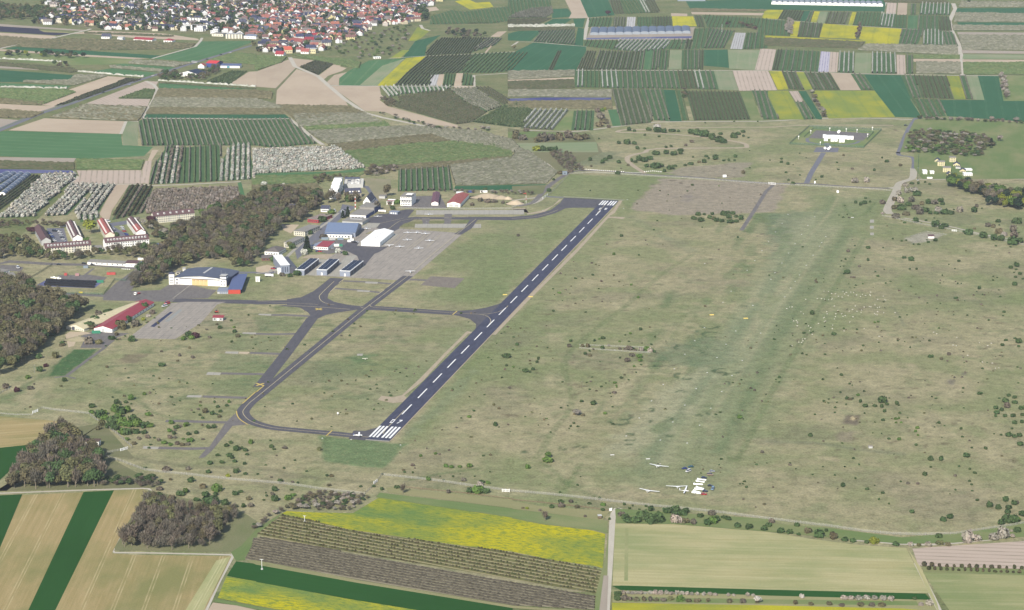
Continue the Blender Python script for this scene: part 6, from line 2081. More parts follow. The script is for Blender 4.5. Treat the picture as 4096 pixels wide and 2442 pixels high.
BLAB = {'g': ('bright green bush', 'bush'), 'd': ('dark green bush', 'bush'), 'b': ('brown bare shrub', 'shrub'), 'o': ('olive bush', 'bush'), 'w': ('white flowering shrub', 'shrub'),
  'p': ('dark red leaved bush', 'bush'), 'x': ('pale grey blossoming shrub', 'shrub'), 'y': ('yellow green bush', 'bush')}
BNAME = {'g': 'green_bush', 'd': 'dark_bush', 'b': 'bare_shrub', 'o': 'olive_bush', 'w': 'flowering_shrub', 'p': 'red_leaved_bush', 'x': 'blossoming_shrub', 'y': 'yellow_bush'}
BUSHES = {
 'I|on the grass west of the taxiway': '''b600,405,30 d365,525,42 b440,605,34p g265,722,32 d625,750,32 d380,655,38 b50,815,42 p160,850,36 b290,825,32 o590,798,16 b330,777,13 o530,520,45 d1280,360,38 p1895,325,42 d1830,315,45 g1780,345,34 g1862,335,28
 d2135,235,30 d2280,272,22 g2275,227,16 b2310,317,22 b2035,327,18 d2250,367,16 b2010,247,16 d2248,162,16 d2415,107,11 b1160,342,16 d1570,600,34 b1040,612,14 b1565,462,18 b1745,502,17 b1840,427,15 b1870,522,25 b1725,552,15 o1548,725,14
 d1665,905,20 g1400,880,28 g1270,930,36 d1130,965,32 d1220,958,25 d1170,978,18 d1275,970,13 d890,1003,28 g1435,1082,30 b1475,1087,18 g885,1060,27 d2115,1003,25 d2205,990,25 g2225,955,20 g2085,957,11 g1945,988,16 b1990,1055,34 b1925,1022,18
 d1940,1082,18 d1968,1110,17 d2060,1073,25 d2140,1047,18 b2130,1098,24 b1860,1032,11''',
 'I|between the stub taxiways at the southwest corner': '''g1665,1162,32 g1805,1184,32 d1710,1208,28 b1745,1192,18 d2025,1206,26 d2075,1200,23 g1645,1238,27 b1700,1228,20 d1690,1265,26 d1830,1268,26 d1905,1258,27 b1965,1177,13 b1970,1317,16 b1650,1303,25 b1700,1303,20
 g1845,1335,38 g1780,1312,18 g1595,1355,30 g1655,1372,30 b1720,1364,28 b1770,1374,28 b1820,1368,25 b1540,1328,23 d1465,1367,15 d1445,1400,18 d2200,1381,25 d2240,1352,20 g2435,1354,32 d2295,1423,34 d2350,1402,19 d2385,1428,23 d2115,1473,23 d2230,1482,28
 d2400,1465,19 d1500,1302,13 b1430,1303,28 b1350,1312,24 b1300,1363,28 g1235,1323,23''',
 'I|in the dense thicket on the perimeter fence': '''g1110,1040,50 d1170,1070,58 g1230,1050,52 d960,1100,52 g1010,1120,52 d1090,1160,58 g1180,1180,58 g1250,1190,58 g1330,1190,62 d1400,1200,58 g1450,1195,42 g1190,1260,54 d1230,1268,48 d1110,1220,52 d1060,1200,48 d1400,1258,38 d1320,1255,42 g1150,1110,50 d1290,1130,44 g1010,1075,40 o990,1180,40 b950,1220,46 o1280,1240,40''',
 'J|on the grass around the runway': '''g2075,1100,22 d2328,1180,32 d2118,1038,17 d1995,1107,11 b2360,1018,17 d2390,715,17 d2435,599,13 d2440,515,38 b1950,1199,13 b1810,1222,11 b2465,818,18 d150,1393,22 d175,1413,20 b280,1403,30 o615,1418,23 b200,1472,13 d140,1327,15 b1660,1402,13
 b1875,1422,13 g1600,1478,19 g1745,1458,17 b1785,1460,15 d2210,1477,17 b2280,1467,17''',
 'G|on the pinkish dry grass beyond the runway': '''d1755,325,16 d1705,382,12 d1520,415,10 d2042,499,9 d1530,567,8 d1412,672,11 d1065,823,20 g990,998,20 d1233,1005,12 d618,1233,18 g1160,1297,15 g1228,1421,18 g460,1375,20 d785,1199,14 b990,1202,14 b870,1262,14 d2197,833,18 b775,1082,12 d760,377,10
 b2420,412,12 g2013,332,10 b1300,862,10 b1315,902,8 b60,818,18''',
 'G|in the oval thicket on the airfield': '''d1770,655,34 d1810,615,24 d1840,675,38 d1920,645,28 d1950,610,25 d1990,675,34 d2040,680,34 d2060,615,32 d2100,595,26 d2110,645,32 d2120,692,32 d2180,635,26 d2230,655,34 d2150,605,24 d2180,684,28 d1870,612,18 o1960,660,28''',
 'G|in the scrub beyond the gravel road': '''d950,62,30 d760,82,26 d880,108,30 d910,82,28 d1040,107,24 d1165,92,25 d1200,102,23 d1310,147,23 d1400,154,48 d1440,144,38 d1485,193,23 d1540,168,34 d1590,142,19 d1685,132,19 d1740,122,27 d1980,73,36 d2058,87,19 d2110,87,17 d2165,87,15 d2175,53,28 d1890,47,18 d1912,67,14
 d1760,52,14 d1290,94,43 d1340,74,38 d1240,84,38 b1820,103,24 d1870,103,28 b470,213,30 b560,203,34 d405,273,21 d360,383,28 d1030,214,25 b2250,208,25 d2315,157,13 b490,113,21 b1060,162,9 b770,142,14 b1130,132,14 d1640,20,30 d1570,30,34 d1500,18,40 d1400,24,40''',
 'C|in the scrub around the looping gravel track': '''d1140,1274,26 d1190,1282,19 d1330,1273,30 d1420,1288,38 d1480,1294,38 d1560,1283,30 d1620,1287,20 d1430,1337,20 d1740,1303,30 d1800,1315,48 d1870,1335,48 d1940,1345,48 d2030,1313,25 d2160,1344,38 d2200,1313,25 d2250,1293,28 d2300,1347,15 d2020,1385,48
 d1950,1363,28 d2060,1394,34 b1750,1388,24 d1290,1322,15 d1040,1403,23 d1120,1404,38 d1190,1408,28 d1290,1453,19 d1220,1453,28 d1500,1442,17 d1550,1433,21 d1640,1474,34 d845,1357,13 d2250,1332,14 b1690,1423,17 d2310,1472,9 d1880,1202,11 d2160,1187,11 d2390,1187,11 w1410,1262,40''',
 'C|in the brown thicket at the corner of the orchards': '''b30,1355,40 b100,1365,50 b140,1283,30 b300,1375,60 b380,1365,50 b460,1365,50 b550,1345,55 b640,1365,55 b720,1355,50 b250,1385,40 b830,1095,34 g880,1085,30 y905,1072,22 b860,1155,42 b900,1205,46 x920,1205,26 b850,1235,40 b940,1245,27 b40,1320,40 y240,1470,46 d420,1475,40 d360,1470,40 d300,1470,40''',
 'H|on the grass before the gravel road': '''d950,453,16 d855,498,20 d900,518,23 d940,505,28 d993,490,15 d130,72,15 d130,103,17 d195,122,17 d175,203,15 d525,248,19 d245,127,7 d672,107,11 d310,227,11 d1035,183,17 d1155,98,21 d685,173,13 b820,167,14 d200,277,13 d245,318,25 d465,272,11 d372,57,7 d310,17,11 d20,82,9 x850,298,48 x965,293,38
 b735,35,16 d1110,60,14 b1290,135,20''',
 'H|beside the gravel road on the right': '''x1340,334,28 x1350,394,34 x1420,384,45 x1275,414,28 x1290,494,45 x1660,594,45 x1870,584,40 x1115,603,19 x2300,814,34 d1455,424,43 b1240,474,40 b1230,554,40 d1300,564,43 d1370,524,43 b1440,554,43 b1480,604,48 d1540,584,38 d1580,604,34 d1640,604,27 d1720,604,48 d1780,604,38 d1560,504,34 b1620,504,38
 d1680,484,38 d1700,514,34 b1400,484,38 b1350,614,38 b1500,513,28 d1400,312,25 d1465,312,19 d1530,297,15 d1575,317,17 b1120,504,40 d2010,584,43 d2080,552,11 d1810,562,13 b2030,533,19 d1880,532,9 b2140,724,28 b2195,733,28 d2240,683,30 b2385,774,43 b2250,793,38 b2400,824,43 d2430,694,48 d2390,904,53 d2450,884,48 b2010,752,15 d2250,712,13''',
 'H|along the fence on the right': 'd1440,684,38 d1540,670,17 d1330,692,17 d1630,724,48 d1720,733,38 d1690,748,28 d1905,782,15 d1960,804,38 d2100,834,53 d2200,854,48 d2270,864,38 b1250,643,40',
 'H|scattered over the dry grass on the right': '''d977,938,23 d1325,1033,21 d1395,1058,29 d1860,1067,19 d2425,1114,34 d2365,1132,23 d2415,1147,15 d1213,847,13 d845,914,11 b820,854,7 d1300,870,15 d1560,882,19 d1630,867,21 d1468,902,17 d1345,862,11 d1415,900,11 d770,1184,32 d740,1187,17 d1070,1213,19 d1193,1260,11 d1390,1307,9 d2055,1333,25 d1830,1428,23
 d2405,1298,30 d2455,1193,23 d1120,932,11 b780,972,19 d840,1027,7 d975,1057,19 d755,1047,13 d715,1062,9 b890,1117,15 b835,1222,19 b805,1222,11 d540,1232,7 b465,1257,13 b1645,1402,15 d1445,1142,13 d1380,1142,11 d1695,1202,11 d1760,1097,9 d1130,1142,9 d1045,1167,11 d735,1112,9 d705,1117,9 d2190,1212,11 d2230,1222,11 d1845,1282,11 d1880,1282,9
 b2105,1392,11 d2030,1357,9 d2410,1222,17 d2480,1238,19 d1820,1137,11 b1825,1262,9 d675,1327,6''',
 'L|scattered over the wide grass east of the glider strip': '''d430,98,31 d640,298,27 d350,283,19 d865,247,13 d738,237,13 b760,247,9 g1040,178,15 g1075,172,17 b1065,222,11 d1352,104,9 d1640,40,9 d2297,77,17 d2147,157,15 d1573,358,15 d1383,422,13 d375,492,11 b220,492,13 d112,714,19 d715,693,21 b808,754,9 b895,754,11 d2315,353,19 d2400,333,15 d2440,375,36 d2440,413,17 d2285,403,23
 d1585,518,34 b1760,492,19 b1900,462,11 b1900,517,11 b1930,557,11 b1745,552,13 b1690,537,24 b1920,662,11 b1527,742,7 d2060,875,29 d2080,867,13 d705,861,15 g880,889,25 d900,953,23 d950,998,31 d1040,994,23 d1115,955,43 d1110,1004,25 d1160,978,19 d1180,912,9 d1255,974,25 d1270,983,13 d545,947,13 d590,922,11 d588,962,11 d670,954,11 d770,923,21
 b800,928,25 d760,977,13 d825,917,13 d1635,917,15 g1245,1118,21 g1275,1112,15 g1245,1153,17 g1297,1153,17 d1120,1131,19 d1135,1048,21 d940,1062,13 d1040,1147,11 d1665,1158,19 d1878,1214,15 g1455,1208,25 g1435,1243,19 g1460,1277,15 d1442,1374,21 g1275,1318,21 d1178,1312,17 d1105,1257,9 d1020,1252,9 d415,1283,23 d457,1074,13 d110,1130,7
 b540,1332,11 d1693,1297,11 d2120,1408,19 d1983,1397,13 d1935,1484,38 d1585,1485,17''',
 'L|in the bush group at the right picture edge': '''d2345,894,25 d2310,950,38 d2400,914,25 d2405,964,27 d2220,1018,31 d2275,1033,23 b2330,1004,34 d2390,1095,34 d2470,1024,29 d2215,1093,19 d2230,1063,27 d2305,1093,21 d2400,1163,25 d2375,1213,19 d2470,1153,25 d2270,1273,19 d2340,1285,34 d2450,1285,34 d2400,1293,27 d2460,1374,32 d2200,1262,9 d2480,1083,24 b2140,1032,11 d2250,916,13''',
 'K|scattered between the runway and the glider strip': '''d402,68,17 d718,77,13 d572,363,23 d800,358,17 d885,334,25 g850,338,13 g1045,364,12 d1138,362,13 g1150,288,17 d1102,300,12 d1250,251,21 b1340,222,9 d1497,357,8 d710,485,17 d755,457,15 b760,503,23 d1050,524,15 b1165,503,27 g1240,518,31 g1250,554,25 b1120,558,34 g1187,607,14 d1208,664,12 d1062,718,21 b1095,687,11
 d1135,737,13 d778,710,11 d725,762,11 b765,752,11 d868,803,17 d912,767,9 b945,747,11 g1000,768,19 g1015,792,13 g1018,807,13 b995,863,23 d955,867,11 d965,897,9 b820,843,15 d755,830,11 d790,976,43 d678,948,19 g905,1068,19 d978,1000,13 d242,568,19 d255,537,13 d130,658,29 d205,638,19 d175,662,15 g12,612,15 d490,757,13 d570,1188,17
 b690,1083,19 g340,1112,11 d50,398,19 b240,410,11 d345,424,11 b555,415,23 d10,443,13 d1265,377,9 g2215,1108,25 d2250,1117,9 b2050,1293,15 b2240,1032,11 b2430,942,11 b2435,1443,19''',
 'K|inside the fenced strip on the airfield': 'b685,413,19 b740,418,28 b790,442,15 d880,434,31 x940,407,17 b1050,437,19 b1100,443,24 b1140,445,38 d1180,432,15 b1200,453,21 x1255,453,27 g1310,444,33 x1345,463,24 d1385,467,17 g1360,452,23 d1355,392,13',
 'M|on the green slope outside the perimeter fence': '''d1845,245,42 g2095,335,52 b1965,303,33 d1745,380,44 g1800,349,36 d1990,379,40 d2090,374,34 d2030,471,80 d1905,428,34 d2180,471,52 d2280,374,36 d2330,348,27 b2410,419,36 b1660,413,34 d1540,385,43 b1545,324,34 d1405,113,19 b1610,140,48 b1820,128,27 d2035,73,28 d2150,63,25 d2020,158,32 d2290,158,32 d2380,172,20 y2210,195,25 d2370,73,23
 d2275,53,25 d2250,18,28 b1650,227,17 d995,18,19 d2290,488,23 d2360,488,27 b2430,483,34''',
 'N|beside the perimeter fence at the southern edge': '''d175,334,34 b160,373,25 d180,430,44 d95,352,11 d100,382,17 d75,422,13 g315,420,40 g360,383,28 d345,324,19 d235,248,25 b350,252,19 d405,257,17 b710,283,25 d685,188,17 b730,192,21 d270,114,19 d375,37,15 d490,144,13 b150,202,15 d15,172,13 d95,82,13 d465,393,28 b410,433,27 d505,417,25 d1015,292,17 d1140,292,17 d1225,172,14 d1220,323,25
 d1365,304,28 d1820,228,15 b2010,238,27 g1675,228,25 d1910,192,13 d2120,192,9 g1840,98,24 g1895,107,23 g1980,103,21 g2070,99,29 d2270,147,13 g2155,356,60 d2080,350,40 d2220,352,44 x2170,285,34 d2190,253,25 g2250,263,27 b1865,353,27 b1520,87,19 b1430,132,17 d1440,152,13 d1520,157,13 b1540,112,13 d1785,192,9 d1980,167,9''',
 'O|beside the perimeter fence near the field track': '''g350,52,58 g155,116,31 d665,193,11 b280,262,9 d635,278,13 d465,347,13 d475,444,29 b575,444,29 d620,442,9 d750,458,21 d850,408,17 g885,474,29 d880,523,21 d945,608,15 d1090,468,21 d1140,503,17 d1170,477,13 d1235,512,11 d1300,483,19 b105,503,19 y145,507,17 d385,498,29 b480,489,38 b630,494,29 b710,583,17 b270,523,17 d2275,298,17 d2030,27,17 b2245,412,13 b2450,463,21
 b2365,490,11 d2010,80,9''',
 'O|in the hedge between airfield and pale crop field': '''d1130,638,58 d1100,606,48 d1270,608,58 d1350,648,75 d1430,638,68 d1350,526,38 d1490,546,48 d1530,546,48 d1590,536,48 d1650,566,48 d1580,586,38 x1600,646,58 b1680,646,48 d1830,586,43 b1760,656,38 d1900,658,53 g1950,648,48 d1980,626,43 d2100,614,34 d2190,685,43 d2300,700,38 d2450,716,38 b1940,566,38 d1690,546,38 b1060,576,38 d2050,594,25 d1200,640,50''',
 'Q|scattered on the grass at the lower right': '''d215,63,13 b215,83,19 d535,98,11 d885,78,15 d1580,34,33 d1680,34,29 d1525,179,31 d730,289,29 d965,319,23 d1290,243,13 b1360,263,19 b1455,265,17 d1115,356,23 d1035,277,9 d850,214,13 d1078,418,15 d1175,457,11 d1400,544,23 d1705,624,31 d1770,599,37 d2035,426,23 d2010,163,21 b1820,188,19 d2155,489,33 d2235,504,31 d2310,434,34 d2345,504,34 d2395,464,29 d2330,545,38
 d2270,656,48 d2340,636,58 d2400,646,58 g2415,625,38 d2470,575,38 d2250,503,25 b2420,453,24 d1975,273,13 d1982,333,13 d1818,324,11 d1765,360,9 b1160,642,7 d650,180,13 d433,174,11 b485,252,11 b50,297,11 b675,312,9 d1580,102,13 d1960,122,13''',
 'Q|along the white track behind the lower right fence': '''d10,675,29 b40,640,34 d125,735,38 d210,750,34 d285,675,34 b390,740,38 d300,760,29 d500,786,53 d570,725,24 b640,796,53 d750,815,34 d825,830,34 y1030,838,56 d960,840,25 d1240,860,34 x1390,865,38 x1560,866,43 x1940,836,75 x2040,815,50 x2200,806,55 x2300,796,75 o1670,856,48 b1750,865,34 o1465,864,25 d1660,785,38 x2365,725,19 d2430,735,48 x2370,780,30''',
 'Q|in the shrub strip above the yellow field': '''w330,1370,34 x745,1385,38 x815,1385,34 x885,1388,36 x960,1385,38 x1040,1388,36 x1120,1392,34 x1200,1394,36 x1485,1445,30 x1570,1446,38 d1425,1385,25 b600,1440,34 b720,1450,28 b900,1448,34 b1010,1450,30 b1110,1456,38 b270,1432,30 b420,1440,26''',
 'O|in the shrub strip above the yellow field': 'x1080,1330,26 x1125,1330,24 x1165,1332,26 x1205,1330,24 x1250,1334,28 x1295,1332,28 x1340,1334,30 x1390,1332,32 x1440,1334,30 x1500,1336,28 x1550,1338,28 x1600,1338,30 x1650,1340,28 x1700,1340,26 x1745,1342,30 x1800,1342,26 x1860,1344,28 x1920,1346,30 x1970,1346,26 x2100,1350,26 x2150,1350,24 x2290,1352,26 x2340,1352,22 d1025,1350,44 d1020,1395,48 b1090,1395,38 g1630,1404,40 o1540,1390,30 b1150,1395,30 b1210,1397,32 b1280,1398,30 b1340,1400,30 b1400,1400,32 b1470,1402,28 b1720,1410,30 b1800,1412,34 b1900,1408,30 b2110,1414,36 b2240,1418,28 b2380,1420,24',
 'I|at the edge of the western wood': 'd505,300,40 d600,395,26 w1440,120,28 y1390,155,28 b1130,300,26 b860,385,45 o960,385,38 d1085,340,38 b1185,240,50 d1245,170,42 o1160,230,60 b1310,215,44 o1330,200,30 d1265,355,30 b870,240,44 d1000,150,60 d920,180,50 d860,230,46 d1050,95,56 b960,120,46 d1400,50,46 b1340,70,40 b1480,90,30',
 'F|in the village between buildings': 'w465,1000,44 d520,975,28 w790,985,36 d865,1000,34 d400,1200,44 b250,1205,30 d330,1215,30 w200,1180,30 d525,800,40 d350,940,40 d180,1060,50 b655,835,36 d690,640,36 g735,600,40 d640,680,50 d900,480,50 b950,470,44 g1376,505,38 w75,325,30 w265,322,22 d1330,560,26 b2180,480,30 b2250,490,36 b2320,490,30 b2100,520,24 b2400,500,20 d2230,380,26',
}
_tot = 0
for key, s in BUSHES.items():
 fr, where = key.split('|')
 for tkn in s.split():
  ty = tkn[0]
  if tkn[-1].isalpha(): ty, tkn = tkn[-1], tkn[:-1]
  x, y, r = [float(q) for q in tkn[1:].split(',')]
  p = toks('%s%g,%g' % (fr, x, y + r * .12))[0]
  g = ground(p)
  R_ = r / Sz * mpp(p) * 1.06
  nm_ = BNAME[ty] if ty != 'd' else ('small_dark_bush' if r < 19 else 'dark_bush')
  o = link(nm_, ME_BUSH[_tot % 6])
  _tot += 1
  o.location = (g.x, g.y + R_ * .7, .05)
  o.rotation_euler.z = rnd.uniform(0, 6.28)
  k = R_ * rnd.uniform(.92, 1.08)
  o.scale = (k * rnd.uniform(.8, 1.25), k * rnd.uniform(.7, 1.15), k * rnd.uniform(.85, 1.45))
  o.color = tint(ty)
  if ty == 'b': o.color = tint(rnd.choice('bbr'), .2)
  tag(o, BLAB[ty][0] + ' ' + where, BLAB[ty][1], BLAB[ty][0] + 's ' + where)

# ---------------------------------------------------------------- trees and woods
WOODS = [  # polygon, spacing, (kinds,weights), height range, label place
 ('I-60,40 E-60,1215 100,1290 280,1320 400,1400 520,1440 640,1490 I880,20 700,150 640,200 600,290 500,330 480,410 330,500 90,650 -60,720', 6.8, 'rrrrbbrod', (8, 18), 'in the large western wood'),
 ('E1450,1090 1480,960 1650,880 1690,770 1900,690 2150,580 2400,470 F0,415 330,400 640,455 640,540 580,570 500,590 490,640 440,690 240,700 190,690 240,740 210,790 130,860 80,880 60,960 0,1070 E2400,1130 2260,1120 2250,1060 1960,1050 1900,1080 1700,1140 1640,1160 1560,1290 1290,1325 1300,1260 1380,1190', 7.0, 'rrrrbbbood', (7, 16), 'in the village wood'),
 ('M95,318 150,200 I330,1460 470,1300 600,1240 700,1300 760,1340 800,1400 890,1430 M940,40 1000,200 960,288 500,310', 5.4, 'rrrbbbod', (8, 17), 'in the small southwestern wood'),
 ('M1140,895 1250,720 1400,490 1480,430 1700,530 2000,545 2300,545 2340,600 2200,660 2150,760 2080,880 1700,905', 5.2, 'bbbbbbro', (6, 13), 'in the bare pale trunked wood'),
 ('H1760,340 1770,290 1850,300 2000,355 2100,385 2300,425 2530,450 2530,575 2300,560 2130,520 2150,470 2050,435 1960,410 1850,360', 8.0, 'gdrbky', (10, 16), 'in the dark wood at the right edge'),
 ('D1330,1490 1380,1290 1500,1275 1900,1300 2150,1330 2210,1420 2100,1490 H2080,50 1700,30 1560,10', 9.0, 'rrdobxgrd', (3, 6.5), 'in the grey thicket on the right'),
 ('E-60,905 60,840 130,860 300,890 380,990 430,1030 700,1010 880,1000 900,985 1010,985 1440,945 1490,970 1440,1060 1240,1025 900,1010 860,1050 520,1065 100,1035 -60,1055', 8, 'rrdoob', (7, 12), 'around the old barracks blocks'),
 ('A-60,55 120,70 470,90 540,125 420,175 200,195 -60,200', 13, 'ddor', (8, 13), 'beside the town in the far left corner'),
 ('B680,500 850,430 1000,350 1250,290 1500,260 1480,400 1420,490 1290,560 1050,590 900,560', 23, 'ddbrxg', (4, 8), 'on the scrub slope below the town'),
 ('A1500,760 1720,690 1740,740 1930,750 2030,690 2100,640 2140,690 2000,790 1800,780 1600,790', 11, 'ddrb', (6, 10), 'around the farmstead'),
 ('N480,380 600,340 760,345 1040,380 1100,410 1010,450 960,520 800,525 560,520 300,515 120,600 50,690 -40,700 60,600 300,500 420,450', 4.5, 'bbbrdx', (2.5, 4.5), 'in the scrub strip by the yellow field'),
 ('M960,285 1000,220 1250,215 1500,210 1560,260 1500,300 1380,295', 5.5, 'bbdd', (3.5, 5.5), 'in the hedge by the corner field'),
 ('A40,555 120,560 340,560 480,565 560,580 620,575 900,570 900,545 500,530 100,520', 16, 'dkyr', (7, 12), 'in the far garden strip'),
 ('A420,625 640,640 700,660 560,660', 12, 'kdr', (6, 11), 'in the far dark garden strip'),
 ('B1640,90 1680,200 1600,220 1560,100', 12, 'kdd', (10, 15), 'at the right end of the town'),
 ('B1820,310 1980,300 2300,360 2000,380 1790,340', 14, 'kdbr', (6, 11), 'in the far hedge between vineyards'),
 ('E1395,680 1480,690 1600,740 1640,860 1560,870 1500,840 1470,760 1400,740', 9, 'xrrd', (5, 9), 'on the lawn beside the apartment blocks'),
 ('D160,330 225,345 240,210 195,200', 9, 'xxx', (6, 9), 'in the white blossom strip in the rapeseed'),
 ('D845,378 880,375 915,245 890,240', 8, 'bbp', (6, 9), 'in the purple strip in the rapeseed'),
 ('D2250,740 2310,740 2350,970 2290,972', 10, 'xxxb', (6, 9), 'in the white blossom strip on the far right'),
 ('D390,885 425,890 580,1155 540,1160', 9, 'rbx', (4, 7), 'in the hedge beside the big rapeseed field'),
 ('C1655,870 1690,870 1700,970 1670,960', 9, 'rbd', (5, 7), 'in the short hedge in the patchwork'),
 ('C2060,260 2150,240 2200,260 2390,300 2400,260 2100,235', 12, 'drp', (5, 9), 'around the lone hut in the patchwork'),
 ('B1210,970 1300,960 1350,1000 1330,1060 1250,1020', 8, 'brr', (4, 7), 'in the brown thicket beside the bare field'),
 ('B1160,1090 1400,1150 1750,1230 2100,1260 2300,1250 2250,1290 1700,1260 1200,1120', 11, 'bbdx', (3, 5.5), 'in the hedge below the bare field'),
 ('D1440,1150 1800,1165 2200,1175 2489,1190 2489,1210 2200,1195 1440,1165', 9, 'bbdx', (3.5, 6), 'in the far hedge behind the compound'),
 ('F1050,210 1130,150 1330,140 1380,170 1360,190 1250,215 1100,240', 7, 'bbrx', (4, 7), 'in the hedge above the dirt field'),
 ('F560,250 680,240 1000,255 830,270 660,300 560,330', 8, 'bbro', (4, 7), 'in the hedge behind the white terrace'),
 ('F870,430 1000,420 1000,490 960,500 870,490', 7, 'rrob', (7, 11), 'in front of the slate roofed house'),
 ('E-40,690 300,680 620,700 640,740 300,710 -40,750', 7, 'bbro', (3.5, 6), 'along the field edge by the barracks'),
 ('F1640,370 1900,385 G240,395 200,420 F1900,395', 7, 'bbx', (3, 5), 'in the hedge behind the red roofed hall'),
 ('G350,0 560,0 640,120 700,190 560,200 480,140', 8, 'bbbr', (3.5, 6), 'in the brown scrub by the airfield gate'),
]


def in_poly(x, y, P):
 c = False
 for i in range(len(P)):
  a, b = P[i], P[(i + 1) % len(P)]
  if (a.y > y) != (b.y > y) and x < a.x + (y - a.y) * (b.x - a.x) / (b.y - a.y): c = not c
 return c


ALLT = []
BB = [(o.matrix_basis.inverted(), o['dims'][0], o['dims'][1]) for o in bpy.data.objects if 'dims' in o]
for poly, sp, kinds, (h0, h1), where in WOODS:
 P = G(poly)
 x0, x1 = min(p.x for p in P), max(p.x for p in P)
 y0, y1 = min(p.y for p in P), max(p.y for p in P)
 y = y0
 while y < y1:
  x = x0
  while x < x1:
   px, py = x + rnd.uniform(-.42, .42) * sp, y + rnd.uniform(-.42, .42) * sp
   if rnd.random() > .06 and in_poly(px, py, P):
    ok = True
    for M_, L_, D_ in BB:
     q = M_ @ Vector((px, py, 0))
     if -3 < q.x < L_ + 3 and (-13 if 'village' in where or 'southw' in where else -3) < q.y < D_ + 3: ok = False; break
    if ok:
     h = rnd.uniform(h0, h1)
     ALLT.append((px, py, h, rnd.choice(kinds), where, sp))
   x += sp
  y += sp
TLAB = {'r': 'olive brown budding tree', 'b': 'bare grey brown tree', 'o': 'olive green tree', 'd': 'dark green tree', 'g': 'fresh green tree', 'y': 'yellow green tree', 'k': 'dark conifer', 'x': 'white blossoming tree',
  'w': 'white blossoming tree', 'p': 'purple leaved tree'}
TNAME = {'r': 'budding_tree', 'b': 'bare_tree', 'o': 'olive_tree', 'd': 'dark_tree', 'g': 'green_tree', 'y': 'yellow_green_tree', 'k': 'conifer', 'x': 'blossom_tree', 'w': 'blossom_tree', 'p': 'purple_tree'}


def tree(x, y, h, ty, label, group=None, wide=1.0):
 root = empty(TNAME[ty], (x, y, 0), rnd.uniform(0, 6.28), label, 'tree', group)
 w = h * rnd.uniform(.85, 1.2) * wide * (1.5 if h < 6 else 1)
 bare = ty in 'b'
 c = link('crown', rnd.choice(ME_CONE if ty == 'k' else ME_BARE if bare or (ty == 'r' and rnd.random() < .5) else ME_TREE), root)
 t = link('trunk', rnd.choice(ME_BTRUNK if bare or ty == 'r' else ME_TRUNK), root)
 c.scale = (w, w, h)
 t.scale = (h, h, h)
 c.color = tint(ty, .2)
 return root


ALLT.sort(key=lambda q: -q[2] / math.hypot(q[0], q[1]))
for q in ALLT[:290]:
 tree(q[0], q[1], q[2], q[3], TLAB[q[3]] + ' ' + q[4], TLAB[q[3]] + 's ' + q[4], 1.0 if q[5] < 9 else 1.2)
for s, ty, h, lab in (('E885,790', 'y', 17, 'round yellow green tree between two apartment blocks'), ('E1335,690', 'x', 8, 'pale pink blossoming tree at the apartment block corner'), ('E1465,700', 'p', 11, 'dark purple tree left of the lone cream block'),
                      ('E300,800', 'p', 9, 'dark purple tree left of the westernmost block'), ('E840,890', 'g', 8, 'small green tree on the lawn of the old barracks'), ('E1130,845', 'd', 9, 'dark tree at the near end of the second car park'),
                      ('E2050,600', 'g', 13, 'fresh green tree right of the lone cream block'), ('E1960,625', 'g', 10, 'low fresh green tree touching the lone cream block'), ('E235,905', 'k', 9, 'dark round conifer on the western lawn'),
                      ('F497,960', 'k', 17, 'tall dark conifer beside the crimson roofed clubhouse'), ('F893,625', 'k', 12, 'dark conifer beside the flat grey hall'), ('F845,640', 'k', 9, 'small dark conifer beside the flat grey hall'),
                      ('F1270,430', 'r', 16, 'tall grey tree beside the dirt mound'), ('F1300,540', 'b', 9, 'bare tree in front of the red banded shed'), ('F1180,570', 'b', 13, 'bare tree at the corner of the long flat hangar'),
                      ('F740,480', 'b', 16, 'bare tree before the white terrace'), ('F700,500', 'r', 15, 'olive brown tree before the white terrace'), ('F800,500', 'b', 14, 'bare tree beside the street below the terrace'),
                      ('F325,930', 'o', 8, 'slim olive tree before the cream office'), ('O320,620', 'b', 8, 'bare spreading tree in the green strip above the yellow field'), ('N1425,357', 'b', 8, 'bare grey tree beside the sunken track'),
                      ('O2385,1420', 'w', 6, 'pale dead tree in the shrub strip'), ('K630,1075', 'x', 5.5, 'pale blossoming tree alone on the glider field'), ('K350,1485', 'g', 5, 'round green tree on the glider field'),
                      ('D2170,1420', 'k', 11, 'dark conifer by the gravel track on the right'), ('D2250,1375', 'x', 9, 'white blossoming tree by the gravel track on the right'), ('D2180,1175', 'x', 7, 'white blossoming tree in the far hedge'),
                      ('D2410,1190', 'x', 8, 'white blossoming tree at the right end of the far hedge'), ('C930,155', 'p', 12, 'lone purple tree in the dark wheat at the top'), ('D1950,30', 'd', 10, 'lone dark tree at the top right'), ('C20,490', 'o', 11, 'lone tree beside the white shed in the wheat')):
 p = G1(s)
 tree(p.x, p.y, h, ty, lab, None, 1.5 if ty in 'ypx' else 1.1)
# everything smaller joins one far mass
M_WOODT = np.array([1.0])


def realize(protos, items):
 Vs, Fs, Cs, n = [], [], [], 0
 for (x, y, sx, sz, col) in items:
  V, Fc, C_ = protos[rnd.randrange(len(protos))]
  a = rnd.uniform(0, 6.28)
  ca, sa = math.cos(a) * sx, math.sin(a) * sx
  W = np.stack([V[:, 0] * ca - V[:, 1] * sa + x, V[:, 0] * sa + V[:, 1] * ca + y, V[:, 2] * sz], 1)
  Vs.append(W); Fs.append(Fc + n); Cs.append(C_ * np.array(col[:3]))
  n += len(V)
 return np.concatenate(Vs), np.concatenate(Fs), np.concatenate(Cs)


